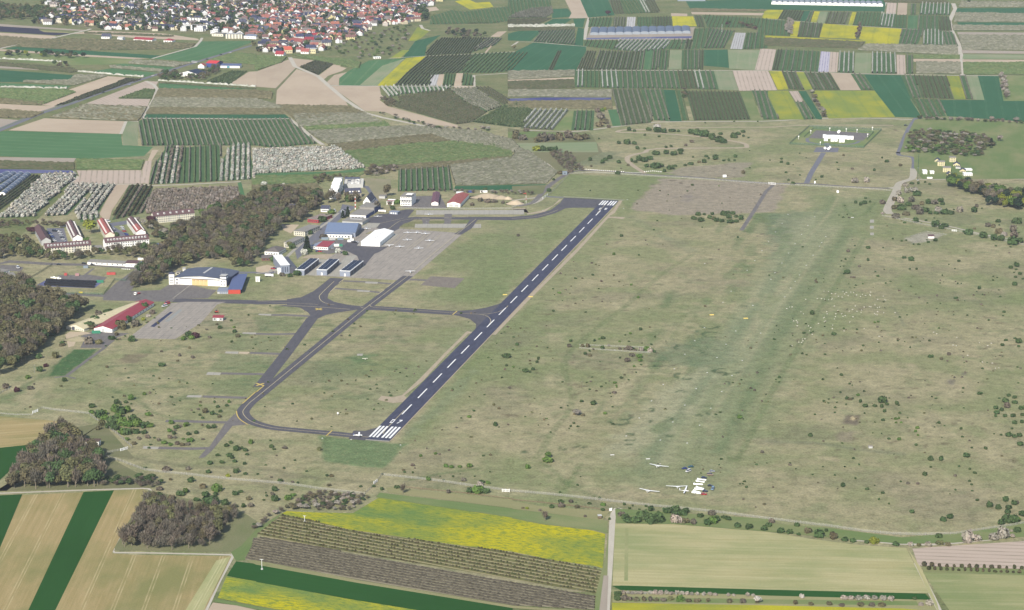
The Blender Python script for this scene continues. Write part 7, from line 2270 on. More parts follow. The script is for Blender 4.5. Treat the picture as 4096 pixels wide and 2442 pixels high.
M_MASS = NT('leaf_mass', 1.0, .03)
M_MASS = M_MASS.out(M_MASS.n('Attribute', attribute_name='tint').outputs['Color'])
rest = ALLT[290:]
for nm, pr, sel in (('far_trees', TREE, lambda q: q[3] not in 'b'), ('far_bare_trees', BARE, lambda q: q[3] in 'b')):
 it = [(q[0], q[1], q[2] * rnd.uniform(.9, 1.2) * (1 if q[5] < 9 else 1.25) * (1.6 if q[2] < 6.5 else 1), q[2], tint(q[3], .2)) for q in rest if sel(q)]
 V, Fc, C_ = realize(pr, it)
 tag(link(nm, mesh_np(nm, V, Fc, M_MASS, col=C_)), 'remaining smaller trees of the woods and hedges' if nm == 'far_trees' else 'remaining smaller bare trees of the woods', 'trees', kind='stuff')
# orchard trees near enough to read one by one
olab = {'W': ('white flowering fruit tree in the orchard rows above the barracks', 'blossom_fruit_tree', 'white flowering fruit trees'), 'B': ('bare brown fruit tree in the rows below the yellow field', 'bare_fruit_tree', 'bare fruit trees')}
FT = {'W': [(206, 202, 192), (190, 188, 176), (178, 178, 164)], 'P': [(150, 138, 126), (138, 128, 112), (160, 150, 140)], 'B': [(94, 88, 66), (102, 96, 72), (92, 96, 66), (122, 120, 96)], 'K': [(88, 86, 66), (98, 92, 72), (80, 84, 58)], 'O': [(100, 112, 72)]}
for k, lst in TREES.items():
 if not lst: continue
 lst.sort(key=lambda q: -q[2] / math.hypot(q[0], q[1]))
 n = 300 if k in olab else 0
 for (x, y, h, w) in lst[:n]:
  r = empty(olab[k][1], (x, y, .05), rnd.uniform(0, 6.28), olab[k][0], 'fruit tree', olab[k][2])
  c = link('crown', rnd.choice(ME_FRUIT), r)
  c.scale = (w, w, h)
  f = rnd.uniform(.82, 1.15)
  c.color = tuple(v * f for v in A(*rnd.choice(FT[k]))[:3]) + (1,)
  t = link('trunk', ME_FTRUNK, r)
  t.scale = (w, w, h)
 it = []
 for (x, y, h, w) in lst[n:]:
  f = rnd.uniform(.82, 1.15)
  it.append((x, y, w, h, tuple(v * f for v in A(*rnd.choice(FT[k]))[:3])))
 if it:
  small = [(V[:160], Fc[:40], C_[:160]) for V, Fc, C_ in [leaf_cloud([(0, 0, .55, .5, .5, .46)], 42, .24, .65, .7) for _ in range(4)]]
  V, Fc, C_ = realize(small, it)
  tag(link('orchard_trees', mesh_np('orchard_trees', V, Fc, M_MASS, col=C_)), {'W': 'further white flowering fruit trees of the orchards', 'P': 'pinkish grey fruit trees of the orchard plots', 'B': 'further bare brown fruit trees of the orchards', 'K': 'dark fruit trees of the orchard plots', 'O': 'olive fruit trees'}[k], 'fruit trees', kind='stuff')
# vine rows in the dark plot at the bottom
vp = G('N-20,782 80,787 1300,1002 2489,1212 O803,1352 798,1480 N2489,1438 1000,1193 0,998 M2375,1000 2440,875')
vr, vc, vd = rowlines(vp, G1('N2489,1213') - G1('N0,790'), 4.3)
vg = flat('vineyard_ground', vp, FLOOR['v'], ZF[0] + .001)
for i, lp in enumerate(vg.data.loops):
 p = vg.data.vertices[lp.vertex_index].co
 vg.data.uv_layers[0].data[i].uv = (((p.x - vc.x) * vd.y - (p.y - vc.y) * vd.x) / 4.3, 0)
for a, b, k in vr:
 L = (b - a).length
 n = max(3, int(L / 1.1))
 t = np.linspace(0, 1, n)
 d = (b - a).normalized()
 wj = .55 + .45 * NR.rand(n)
 hz = .7 + .5 * NR.rand(n)
 V = np.zeros((n, 4, 3))
 for j, (o_, z) in enumerate(((-1, 0), (-.6, 1), (.6, 1), (1, 0))):
  V[:, j, 0] = a.x + (b.x - a.x) * t + d.y * o_ * wj + NR.randn(n) * .1
  V[:, j, 1] = a.y + (b.y - a.y) * t - d.x * o_ * wj
  V[:, j, 2] = .06 + hz * z
 i = np.arange(n - 1)[:, None] * 4
 Qd = np.concatenate([np.stack([i + j, i + 4 + j, i + 5 + j, i + 1 + j], -1).reshape(-1, 4) for j in range(3)])
 C_ = np.repeat((c3(90, 85, 74) * (.7 + .6 * NR.rand(n, 1)))[:, None, :], 4, 1).reshape(-1, 3)
 o = link('vine_row', mesh_np('vine_row', V.reshape(-1, 3), Qd, M_FOL, col=C_))
 tag(o, 'long dark bare vine row in the plot below the brown fruit trees', 'vine row', 'dark vine rows at the bottom')

# ---------------------------------------------------------------- the town in the distance
def obj_mat(name, rough=.8, var=.14, scale=.5):
 t = NT(name, rough, .15)
 oc = t.n('ObjectInfo').outputs['Color']
 f = t.noise(t.pos(), scale, 3)
 sc = t.n('VectorMath', operation='SCALE')
 t.put(sc.inputs[0], oc)
 t.put(sc.inputs['Scale'], t.math('ADD', 1 - var, t.math('MULTIPLY', f, 2 * var)))
 return t.out(sc.outputs[0])


M_HW, M_HR = obj_mat('house_wall', .8, .06), obj_mat('house_roof', .75, .18, .6)


def house_proto(kind):
 L, D, h = 12.0, 9.5, 5.4
 w = MB()
 rf = MB()
 if kind == 'x':
  w.prism([(0, 0), (D, 0), (D, h), (D / 2, h + 3.6), (0, h)], 'x', 0, L, M_HW)
  roof_gable(rf, 'x', L, D, h, 3.6, M_HR, .5, .25)
  rf.box(L * .25, L * .25 + .8, D * .5, D * .5 + .8, h + 3, h + 4.8, M_HR)
  rf.box(L * .45, L * .62, D * .12, D * .3, h + 1.0, h + 2.5, M_HW)
 elif kind == 'y':
  w.prism([(0, 0), (L * .8, 0), (L * .8, h), (L * .4, h + 4.0), (0, h)], 'y', 0, D * 1.25, M_HW)
  roof_gable(rf, 'y', L * .8, D * 1.25, h, 4.0, M_HR, .5, .25)
  rf.box(L * .5, L * .5 + .8, D * .6, D * .6 + .8, h + 2.5, h + 4.9, M_HR)
 elif kind == 'l':
  w.prism([(0, 0), (D, 0), (D, h), (D / 2, h + 3.4), (0, h)], 'x', 0, L, M_HW)
  w.prism([(L * .1, 0), (L * .6, 0), (L * .6, h), (L * .35, h + 2.8), (L * .1, h)], 'y', -5, 0, M_HW)
  roof_gable(rf, 'x', L, D, h, 3.4, M_HR, .4, .25)
  q = MB()
  a = (L * .1 - .4, h - .4), (L * .35, h + 2.8), (L * .6 + .4, h - .4)
  rf.prism([a[0], a[1], (a[1][0], a[1][1] + .25), (a[0][0], a[0][1] + .25)], 'y', -5.4, D * .4, M_HR)
  rf.prism([a[1], a[2], (a[2][0], a[2][1] + .25), (a[1][0], a[1][1] + .25)], 'y', -5.397, D * .4 - .003, M_HR)
 else:
  w.box(0, L, 0, D, 0, h + .8, M_HW)
  w.box(L * .25, L * .95, D * .25, D * .9, h + .8, h + 3.2, M_HW)
  rf.box(-.2, L + .2, -.2, D + .2, h + .803, h + 1.05, M_HR).box(L * .22, L * .98, D * .22, D * .93, h + 3.203, h + 3.45, M_HR)
 Lf = L * .8 if kind == 'y' else L
 for i in range(4):
  for z in (1.4, 4.0):
   x = Lf * (.14 + .24 * i)
   if kind == 'l' and .1 * L < x < .6 * L: continue
   w.box(x - .5, x + .5, -.04, .02, z - .6, z + .6, GLS)
 for i in range(3):
  for z in (1.4, 4.0):
   w.box(Lf - .02, Lf + .04, D * (.2 + .3 * i) - .5, D * (.2 + .3 * i) + .5, z - .6, z + .6, GLS)
 return w, rf


HP = {k: house_proto(k) for k in 'xylf'}
HM = {k: (a.mesh('wall'), b.mesh('roof')) for k, (a, b) in HP.items()}
TOWN = G('A330,240 430,160 540,150 570,95 440,60 380,-60 B1900,-60 1720,60 1600,100 1600,215 1500,238 1340,250 1080,268 1060,325 870,400 640,455 600,515 440,522 330,540 180,545 0,495 A2489,500 2430,470 2489,395 2060,362 2000,322 1500,312 1100,300 920,288 640,250')
WCOL = [(252, 252, 252)] * 7 + [(244, 236, 214), (236, 222, 190), (240, 226, 170), (226, 214, 204)]
RED = [(172, 112, 102), (156, 100, 96), (180, 118, 100), (136, 104, 100), (148, 92, 92), (132, 110, 106)]
DRK = [(72, 76, 104), (92, 94, 112), (116, 108, 106), (64, 68, 92), (132, 124, 122)]
HOUSES, TTREES = [], []
BB2 = [(o.matrix_basis.inverted(), o['dims'][0], o['dims'][1]) for o in bpy.data.objects if 'dims' in o and o.location.y > 3500]
y0, y1 = min(p.y for p in TOWN), min(max(p.y for p in TOWN), 5500)
y = y0
while y < y1:
 x = min(p.x for p in TOWN)
 while x < max(p.x for p in TOWN):
  px, py = x + rnd.uniform(-5, 5), y + rnd.uniform(-5, 5)
  if in_poly(px, py, TOWN):
   ok = all(not (-9 < (M_ @ Vector((px, py, 0))).x < L_ + 9 and -12 < (M_ @ Vector((px, py, 0))).y < D_ + 9) for M_, L_, D_ in BB2)
   if ok:
    if rnd.random() < (.66 if px < -500 else .82): HOUSES.append((px, py))
    for _ in range(2):
     if rnd.random() < (.75 if px < -500 else .42): TTREES.append((px + rnd.uniform(-14, 14), py + rnd.uniform(8, 15)))
  x += 19.5
 y += 23
HOUSES.sort(key=lambda q: math.hypot(*q))


def house_style(px, py):
 new = px < -560 and py < 4560
 old = px > -560
 r = rnd.random()
 if new:
  rc = rnd.choice(DRK if r < .72 else RED)
  k = rnd.choice('xxylff')
 elif old:
  rc = rnd.choice(RED if r < .6 else DRK)
  k = rnd.choice('xxxyyl')
 else:
  rc = rnd.choice(RED if r < .32 else DRK)
  k = rnd.choice('xxyylf')
 if k == 'f': rc = rnd.choice([(150, 150, 156), (190, 190, 192), (96, 98, 112)])
 zone = 'in the new quarter at the near town edge' if new else ('in the old red roofed part of the town' if old else 'in the leafy left part of the town')
 word = 'flat roof' if k == 'f' else ('red roof' if rc in RED else 'dark roof')
 return k, rc, rnd.choice(WCOL), zone, word


acc = {}
for i, (px, py) in enumerate(HOUSES):
 k, rc, wc, zone, word = house_style(px, py)
 rz = rnd.choice([0.12, -.25, .05, -.1]) + rnd.gauss(0, .12)
 s = (rnd.uniform(.85, 1.5), rnd.uniform(.9, 1.2), rnd.uniform(.9, 1.25))
 if i < 300:
  nm = 'house'
  r = empty(nm, (px, py, 0), rz, 'pale walled house with %s %s' % (word, zone), 'house', 'houses with %s %s' % (word, zone))
  r.scale = s
  a = link('wall', HM[k][0], r); a.color = A(*wc)
  b = link('roof', HM[k][1], r); b.color = A(*rc)
 else:
  acc.setdefault('w', []).append((k, px, py, rz, s, wc, rc))
MW2 = NT('far_house', .8, .15)
MW2 = MW2.out(MW2.n('Attribute', attribute_name='tint').outputs['Color'])
Vs, Fs, Cs, n = [], [], [], 0
for k, px, py, rz, s, wc, rc in acc.get('w', []):
 for mb, colr in zip(HP[k], (wc, rc)):
  v = np.array(mb.v)
  ca, sa = math.cos(rz), math.sin(rz)
  W = np.stack([(v[:, 0] * ca * s[0] - v[:, 1] * sa * s[1]) + px, v[:, 0] * sa * s[0] + v[:, 1] * ca * s[1] + py, v[:, 2] * s[2]], 1)
  for f, m in zip(mb.f, mb.m):
   cc = c3(70, 76, 94) if mb.mats[m] is GLS else np.array(A(*(wc if mb.mats[m] is M_HW else rc))[:3])
   for j in range(1, len(f) - 1):
    Vs.append(W[[f[0], f[j], f[j + 1]]])
    Cs.append(np.repeat(cc[None], 3, 0))
if Vs:
 V = np.concatenate(Vs)
 tag(link('far_houses', mesh_np('far_houses', V, np.arange(len(V)).reshape(-1, 3), MW2, col=np.concatenate(Cs))), 'remaining houses of the town towards the top edge', 'houses', kind='stuff')
it = [(x, y, rnd.uniform(9, 16), rnd.uniform(7, 14), tint(rnd.choice('dddrobkk'), .2)) for x, y in TTREES]
V, Fc, C_ = realize([(v[:640], f[:160], c[:640]) for v, f, c in [leaf_cloud(lobes_for('tree', 5) + [(0, 0, .45, .25, .25, .4)], 150, .09) for _ in range(4)]], it)
tag(link('town_trees', mesh_np('town_trees', V, Fc, M_MASS, col=C_)), 'garden trees between the houses of the town', 'trees', kind='stuff')
flat('town_ground', TOWN, FM['scrub'], ZF[0] + .001)

# ---------------------------------------------------------------- aircraft
FR['g'] = (2540, 1830, 1409 / 340)
FR['p'] = (1530, 900, 4.2)
FR['r'] = (130, 1060, 1409 / 470)
FR['y'] = (640, 1170, 1384 / 280)
PLW = paint('aircraft_white', (.82, .82, .82, 1), .35, .5, .03)
PLD = paint('aircraft_stripe', A(90, 100, 140), .35, .5, .05)
TYR = paint('tyre_black', A(40, 40, 42), .9, .1, .1)


def loft(mb, secs, mat, n=10):
 """sections (y, half width, z centre, half height) along y"""
 base = len(mb.v)
 for y, w, z, h in secs:
  for j in range(n):
   t = 2 * math.pi * j / n
   mb.v.append((math.cos(t) * w, y, z + math.sin(t) * h))
 i = mb.mi(mat)
 for s in range(len(secs) - 1):
  for j in range(n):
   mb.f.append([base + s * n + j, base + s * n + (j + 1) % n, base + (s + 1) * n + (j + 1) % n, base + (s + 1) * n + j]); mb.m.append(i)
 mb.f.append([base + j for j in range(n)][::-1]); mb.m.append(i)
 mb.f.append([base + (len(secs) - 1) * n + j for j in range(n)]); mb.m.append(i)
 return mb


def wing(mb, span, y, chord, tipc, z, dih, mat, th=.14):
 for s in (-1, 1):
  a = [(0, y + chord / 2, z), (s * span / 2, y + tipc / 2, z + dih), (s * span / 2, y - tipc / 2, z + dih), (0, y - chord / 2, z)]
  b = [(p[0], p[1], p[2] + (th if p[0] == 0 else th * .5)) for p in a]
  mb.face(a if s > 0 else a[::-1], mat).face(b[::-1] if s > 0 else b, mat)
  for i in range(4):
   j = (i + 1) % 4
   mb.face([a[i], a[j], b[j], b[i]], mat)
 return mb


def make_plane(high):
 """nose at -y"""
 P = {}
 P['fuselage'] = loft(MB(), [(-2.6, .25, 1.05, .25), (-2.2, .5, 1.1, .45), (-1.0, .62, 1.2, .62), (.6, .62, 1.3, .65), (2.2, .35, 1.25, .4), (4.6, .12, 1.3, .16)], PLW).mesh('fuselage', True)
 P['cabin_glass'] = loft(MB(), [(-1.1, .35, 1.7, .1), (-.5, .56, 1.75, .36), (.5, .56, 1.78, .36), (1.4, .3, 1.65, .1)], GLS).mesh('cabin_glass', True)
 P['wing'] = wing(MB(), 10.6, -.1, 1.6, 1.1, 2.15 if high else .75, .05 if high else .42, PLW).mesh('wing')
 P['tailplane'] = wing(MB(), 3.6, 4.2, .95, .7, 1.35, 0, PLW, .08).mesh('tailplane')
 P['fin'] = MB().prism([(3.4, 1.4), (4.8, 1.4), (4.9, 2.7), (4.3, 2.7)], 'x', -.05, .05, PLD).mesh('fin')
 P['propeller'] = MB().box(-.95, .95, -2.78, -2.72, .98, 1.12, MET).tube([(0, -2.95, 1.05), (0, -2.6, 1.05)], [.05, .16], PLW, 8).mesh('propeller')
 w = MB()
 for x, y in ((-1.1, .2), (1.1, .2), (0, -1.9)):
  w.tube([(x - .09, y, .25), (x + .09, y, .25)], .26, TYR, 10).tube([(x, y, .3), (x * .5, y, .95)], .05, PLW, 5)
 P['landing_gear'] = w.mesh('landing_gear')
 if high: P['wing_strut'] = MB().tube([(.6, -.1, 1.0), (2.4, -.1, 2.15)], .05, PLW, 5).tube([(-.6, -.1, 1.0), (-2.4, -.1, 2.15)], .05, PLW, 5).mesh('wing_strut')
 return P


PLANE = {0: make_plane(False), 1: make_plane(True)}
i = 0
for s, hi, rz, lab in (('p430,148', 0, .10, 'white low wing aeroplane in the back row of the apron, leftmost of three'), ('p577,146', 0, -.05, 'white low wing aeroplane in the back row of the apron, middle of three'),
                       ('p722,162', 0, .12, 'white low wing aeroplane in the back row of the apron, rightmost of three'), ('p418,270', 0, .12, 'white low wing aeroplane behind the front apron row, on the left'),
                       ('p793,282', 0, .10, 'white low wing aeroplane behind the front apron row, on the right'), ('p112,372', 1, .18, 'white high wing aeroplane nearest the white hangar'),
                       ('p290,382', 0, .1, 'white stubby aeroplane second from the white hangar'), ('p607,410', 0, .12, 'white aeroplane at the right end of the front apron row'),
                       ('p468,812', 1, .10, 'white aeroplane taxiing at the lower corner of the apron'), ('F1682,612', 0, 0, 'white aeroplane on the long strip behind the taxiway'),
                       ('F1185,632', 0, .1, 'white aeroplane on the dark apron by the blue hangar doors'), ('F1075,750', 0, .1, 'white aeroplane beside the pale blue roofed hangar'),
                       ('J1002,1284', 1, 1.62, 'white high wing aeroplane lining up beside the runway threshold stripes')):
 r = empty('aeroplane', G1(s) + Vector((0, 0, .23)), rz, lab, 'aeroplane', 'light aeroplanes at the airfield')
 for nm, me in PLANE[hi].items(): link(nm, me, r)
 i += 1
GL = {}
GL['fuselage'] = loft(MB(), [(-2.9, .08, .75, .08), (-2.2, .28, .8, .3), (-1.0, .34, .9, .42), (.4, .28, .95, .36), (1.8, .12, .95, .15), (4.2, .07, 1.0, .08)], PLW).mesh('fuselage', True)
GL['canopy'] = loft(MB(), [(-2.1, .14, 1.05, .05), (-1.4, .26, 1.12, .2), (-.5, .22, 1.2, .1)], GLS).mesh('canopy', True)
GL['wing'] = wing(MB(), 16.5, -.1, 1.35, .75, 1.15, .55, PLW, .12).mesh('wing')
GL['fin'] = MB().prism([(3.5, 1.0), (4.3, 1.0), (4.4, 2.2), (3.9, 2.2)], 'x', -.05, .05, PLW).mesh('fin')
GL['tailplane'] = wing(MB(), 2.8, 4.15, .55, .4, 2.2, 0, PLW, .07).mesh('tailplane')
GL['wheel'] = MB().tube([(-.07, -.6, .3), (.07, -.6, .3)], .3, TYR, 10).mesh('wheel')
for s, s0, s1, tilt, lab in (('g400,165', 'g262,100', 'g563,172', .035, 'white glider with raised wings waiting at the launch point beside two people'), ('g240,578', 'g120,528', 'g385,592', .02, 'white glider parked lowest on the left of the trailers'),
                             ('g690,508', 'g528,492', 'g862,474', -.05, 'white glider seen nearly head on left of the trailers'), ('g830,572', 'g782,640', 'g878,478', 0, 'white glider seen side on with its tail to the left, beside the trailers')):
 a, b = G1(s0), G1(s1)
 d = b - a
 ang = math.atan2(d.y, d.x)
 if ang > math.pi / 2: ang -= math.pi
 ang = {'g400': 2.60, 'g240': 2.62, 'g690': 3.28, 'g830': 1.36}[s.split(',')[0]]
 r = empty('glider', G1(s), ang, lab, 'glider', 'gliders on the grass')
 r.rotation_euler.y = tilt
 for nm, me in GL.items(): link(nm, me, r)
# trailers
TRM = MB().prism([(-.55, .3), (.55, .3), (.6, .65), (.4, 1.05), (-.4, 1.05), (-.6, .65)], 'y', 0, 6.9, PLW).mesh('trailer_body')
TRF = MB().prism([(5.8, 1.0), (6.9, 1.0), (6.9, 1.5), (6.0, 1.5)], 'x', -.3, .3, PLW).mesh('fin_box')
TRW = MB().tube([(-.85, 3.6, .32), (-.7, 3.6, .32)], .32, TYR, 10).tube([(.7, 3.6, .32), (.85, 3.6, .32)], .32, TYR, 10).mesh('wheel')
TRB = MB().box(-.05, .05, -1.4, 0, .5, .62, STEEL).mesh('drawbar')
words = ('topmost of the row', 'second from the top of the row', 'third from the top of the row', 'fourth from the top with a kink to its neighbour', 'fifth from the top, touching the fourth', 'sixth from the top', 'lowest of the row, in front of the red car')
for j, (p0, p1) in enumerate((('g1180,388', 'g1035,375'), ('g1155,424', 'g1008,405'), ('g1122,463', 'g970,455'), ('g1140,535', 'g998,500'), ('g1135,548', 'g992,535'), ('g1085,598', 'g938,558'), ('g1088,612', 'g935,592'))):
 a, b = G1(p0), G1(p1)
 d = b - a
 r = empty('glider_trailer', a, math.atan2(d.y, d.x) - math.pi / 2, 'long white glider trailer, ' + words[j], 'trailer', 'glider trailers in a row')
 for nm, me in (('trailer_body', TRM), ('fin_box', TRF), ('wheel', TRW), ('drawbar', TRB)): link(nm, me, r)
# ---------------------------------------------------------------- vehicles
M_CAR = NT('car_paint', .3, .5)
M_CAR = M_CAR.out(M_CAR.n('ObjectInfo').outputs['Color'])
CG = {'car': ([(-2.1, .45), (-2.1, .75), (-1.1, .9), (-.6, 1.0), (2.1, .95), (2.15, .45)], [(-1.0, .9), (-.35, 1.42), (1.3, 1.45), (2.0, .95)]),
      'van': ([(-2.4, .45), (-2.4, .95), (-1.6, 1.2), (2.5, 1.3), (2.5, .45)], [(-1.6, 1.2), (-.9, 2.1), (2.45, 2.15), (2.5, 1.3)])}
CM = {}
for k, (b, c) in CG.items():
 w = .86 if k == 'car' else .95
 body = MB().prism(b, 'x', -w, w, M_CAR)
 cab = MB().prism(c, 'x', -w * .86, w * .86, GLS)
 roof = MB().prism([(c[1][0] + .1, c[1][1] - .02), (c[2][0] - .05, c[2][1] - .02), (c[2][0] - .1, c[2][1] + .05), (c[1][0] + .15, c[1][1] + .05)], 'x', -w * .84, w * .84, M_CAR)
 CM[k] = {'body': body.mesh('body'), 'window_band': cab.mesh('window_band'), 'roof': roof.mesh('roof')}
 CM[k]['bumper'] = MB().box(-w * .9, w * .9, b[0][0] - .08, b[0][0], .4, .6, TYR).mesh('bumper')
WHL = MB().tube([(-.1, 0, 0), (.1, 0, 0)], .32, TYR, 10).mesh('wheel')
CC = {'white': (236, 236, 236), 'silver': (176, 180, 186), 'black': (34, 36, 42), 'blue': (44, 60, 140), 'dark blue': (36, 42, 78), 'red': (206, 32, 44), 'teal': (30, 92, 104), 'grey': (110, 114, 122), 'tan': (160, 140, 124), 'pale blue': (140, 170, 196), 'yellow': (230, 190, 50)}


def car(s, col, rz, lab, group=None, kind='car', sc=1.0):
 r = empty('parked_van' if kind == 'van' else 'parked_car', G1(s) + Vector((0, 0, .17)), rz, lab, kind, group)
 r.scale = (sc,) * 3
 for nm, me in CM[kind].items():
  o = link(nm, me, r)
  o.color = A(*CC[col])
 for x in (-.78, .78):
  for y in (-1.35, 1.35):
   o = link('wheel', WHL, r)
   o.location = (x, y, .32)
 return r


for s, c, rz, lab, k in (('g820,198', 'blue', -1.2, 'bright blue car left of the teal car above the gliders', 'car'), ('g925,170', 'teal', -1.5, 'dark teal car at the top of the glider field group', 'car'),
                         ('g880,245', 'white', -.75, 'white van with red and grey sides below the blue car', 'van'), ('g1277,245', 'silver', 1.45, 'silver grey car furthest up on the right of the trailers', 'car'),
                         ('g1247,305', 'tan', 1.5, 'tan off road van below the silver car', 'van'), ('g1142,352', 'dark blue', 1.45, 'dark blue car behind the topmost glider trailer', 'car'),
                         ('g1247,485', 'black', 1.4, 'black open car right of the glider trailers', 'car'), ('g1288,540', 'pale blue', -.3, 'pale blue box van right of the black car', 'van'),
                         ('g1160,575', 'dark blue', 1.4, 'dark blue estate car just above the red car', 'car'), ('g1142,625', 'red', 1.45, 'bright red car in front of the lowest glider trailer', 'car')):
 car(s, c, rz, lab, None, k)
lots = [('E', 'in the sunny row of the western car park', '556,768,w 578,780,w 590,800,w 600,818,s 606,836,k 614,850,w 624,868,s 633,882,b', 1.4), ('E', 'in the shade beside the westernmost block', '472,782,d 486,797,b 497,808,s 507,824,b 514,838,d 523,852,s 532,866,w', 1.4),
  ('E', 'in the car park of the eastern barracks court', '1185,730,w 1193,745,w 1200,758,s 1210,773,r 1226,798,b 1236,810,b 1090,738,s 1098,752,w 1106,766,d 1114,780,s', 1.35),
  ('F', 'on the village street', '830,582,w 846,572,w 820,590,s 862,566,k 905,560,w', .5), ('F', 'in the yard beside the clubhouse', '952,878,k 968,880,k 985,880,w 740,940,s 600,968,b 622,970,r 180,1133,b 165,1137,r', 1.45),
  ('A', 'on the main road to the town', '2238,520,w 2145,537,k 2010,582,k 1258,832,s 1485,745,w 1000,905,k', -1.1), ('E', 'on the village road by the depot', '815,1086,k 900,1100,k 572,1098,k', 1.5), ('D', 'on the gravel track by the antenna compound', '1340,1226,k', 1.5)]
LC = {'w': 'white', 's': 'silver', 'k': 'black', 'b': 'blue', 'd': 'dark blue', 'r': 'red'}
for fr, where, lst, rz in lots:
 for q in lst.split():
  x, y, c = q.split(',')
  car('%s%s,%s' % (fr, x, y), LC[c], rz + rnd.uniform(-.08, .08), '%s car %s' % (LC[c], where), 'cars ' + where, 'car', 1.12 if fr in 'EF' else 1.25)
for s, c, rz, lab in (('E605,728', 'white', 1.5, 'white van at the head of the western car park'), ('E533,772', 'black', 1.4, 'black van alone on the western car park'), ('E1050,680', 'white', 1.5, 'white van at the top of the eastern court'),
                      ('F765,578', 'white', .3, 'white van beside the village street trees'), ('E175,1130', 'white', .5, 'white van at the left edge by the flat hall'), ('y90,290', 'white', -.7, 'white van parked at the corner of the hardstanding'),
                      ('y140,235', 'red', -.7, 'red van parked at the corner of the hardstanding')):
 car(s, c, rz, lab, None, 'van', 1.25)


def simple(name, s, rz, lab, cat, mb, group=None, z=0.0, sc=1.0):
 o = mb.build(name) if isinstance(mb, MB) else link(name, mb)
 o.location = G1(s) + Vector((0, 0, z))
 o.rotation_euler.z = rz
 o.scale = (sc,) * 3
 return tag(o, lab, cat, group)


def parts(name, s, rz, lab, cat, pieces, group=None):
 r = empty(name, G1(s), rz, lab, cat, group)
 for nm, mb in pieces:
  mb.build(nm, r) if isinstance(mb, MB) else link(nm, mb, r)
 return r


whl = lambda ys, w=1.1: [('wheel', MB().tube([(x - .14, y, .45), (x + .14, y, .45)], .45, TYR, 10)) for x in (-w, w) for y in ys]
parts('lorry', 'E1330,1385', -.5, 'white lorry with red flatbed at the road junction', 'lorry', [('cab', MB().prism([(-3.2, .6), (-3.2, 2.0), (-2.8, 2.9), (-1.0, 2.9), (-1.0, .6)], 'x', -1.2, 1.2, WH)),
      ('windscreen', MB().box(-1.0, 1.0, -3.24, -3.1, 1.7, 2.6, GLS)), ('flatbed', MB().box(-1.2, 1.2, -.8, 5.2, .9, 1.15, REDW).box(-1.2, 1.2, -.8, -.7, 1.15, 2.0, REDW))] + whl((-2.2, 2.6, 3.8)))
for s, rz, lab in (('F1228,585', 1.5, 'white tank lorry beside the pump house'), ('F130,1210', 1.5, 'white tank lorry behind the grey office')):
 parts('tank_lorry', s, rz, lab, 'lorry', [('cab', MB().box(-1.2, 1.2, -4.4, -2.6, .6, 2.8, WH)), ('tank', MB().tube([(0, -2.4, 1.9), (0, -2.2, 1.9), (0, 4.4, 1.9), (0, 4.7, 1.9)], [.8, 1.25, 1.25, .8], WH, 12)), ('chassis', MB().box(-.8, .8, -2.5, 4.5, .5, .75, MET))] + whl((-3.4, 2.2, 3.4)))
parts('bus', 'A1893,612', 1.1, 'pale grey bus on the main road near the red roofed hall', 'bus', [('body', MB().box(-1.25, 1.25, -6, 6, .5, 3.1, LGW)), ('window_band', MB().box(-1.28, 1.28, -5.8, 5.6, 1.6, 2.6, GLS))] + whl((-3.8, 3.4)))
parts('excavator', 'y1115,405', .6, 'small orange excavator beside the grey hut', 'excavator', [('cab', MB().box(-.9, .9, -1.4, 1.2, .9, 2.0, ORG).box(-.9, .1, -1.2, .3, 2.0, 3.0, GLS)), ('track', MB().box(-1.3, -.8, -1.8, 1.8, 0, .85, TYR)), ('track', MB().box(.8, 1.3, -1.8, 1.8, 0, .85, TYR)),
      ('arm', MB().tube([(.3, -1.2, 1.6), (.3, -2.9, 3.4), (.3, -4.2, 2.0), (.3, -4.0, .9)], .18, ORG, 6))])


def container(s, rz, mat, lab, L=6.0):
 q = MB().box(-1.2, 1.2, 0, L, 0, 2.55, mat)
 for k in range(int(L / .5)): q.box(1.2, 1.26, .1 + k * .5, .32 + k * .5, .15, 2.4, mat).box(-1.26, -1.2, .1 + k * .5, .32 + k * .5, .15, 2.4, mat)
 r = empty('container', G1(s), rz, lab, 'container')
 q.build('box', r)
 MB().box(-1.1, 1.1, -.05, -.01, .1, 2.45, mat).box(-.04, .04, -.08, -.05, .1, 2.45, STEEL).build('door', r)


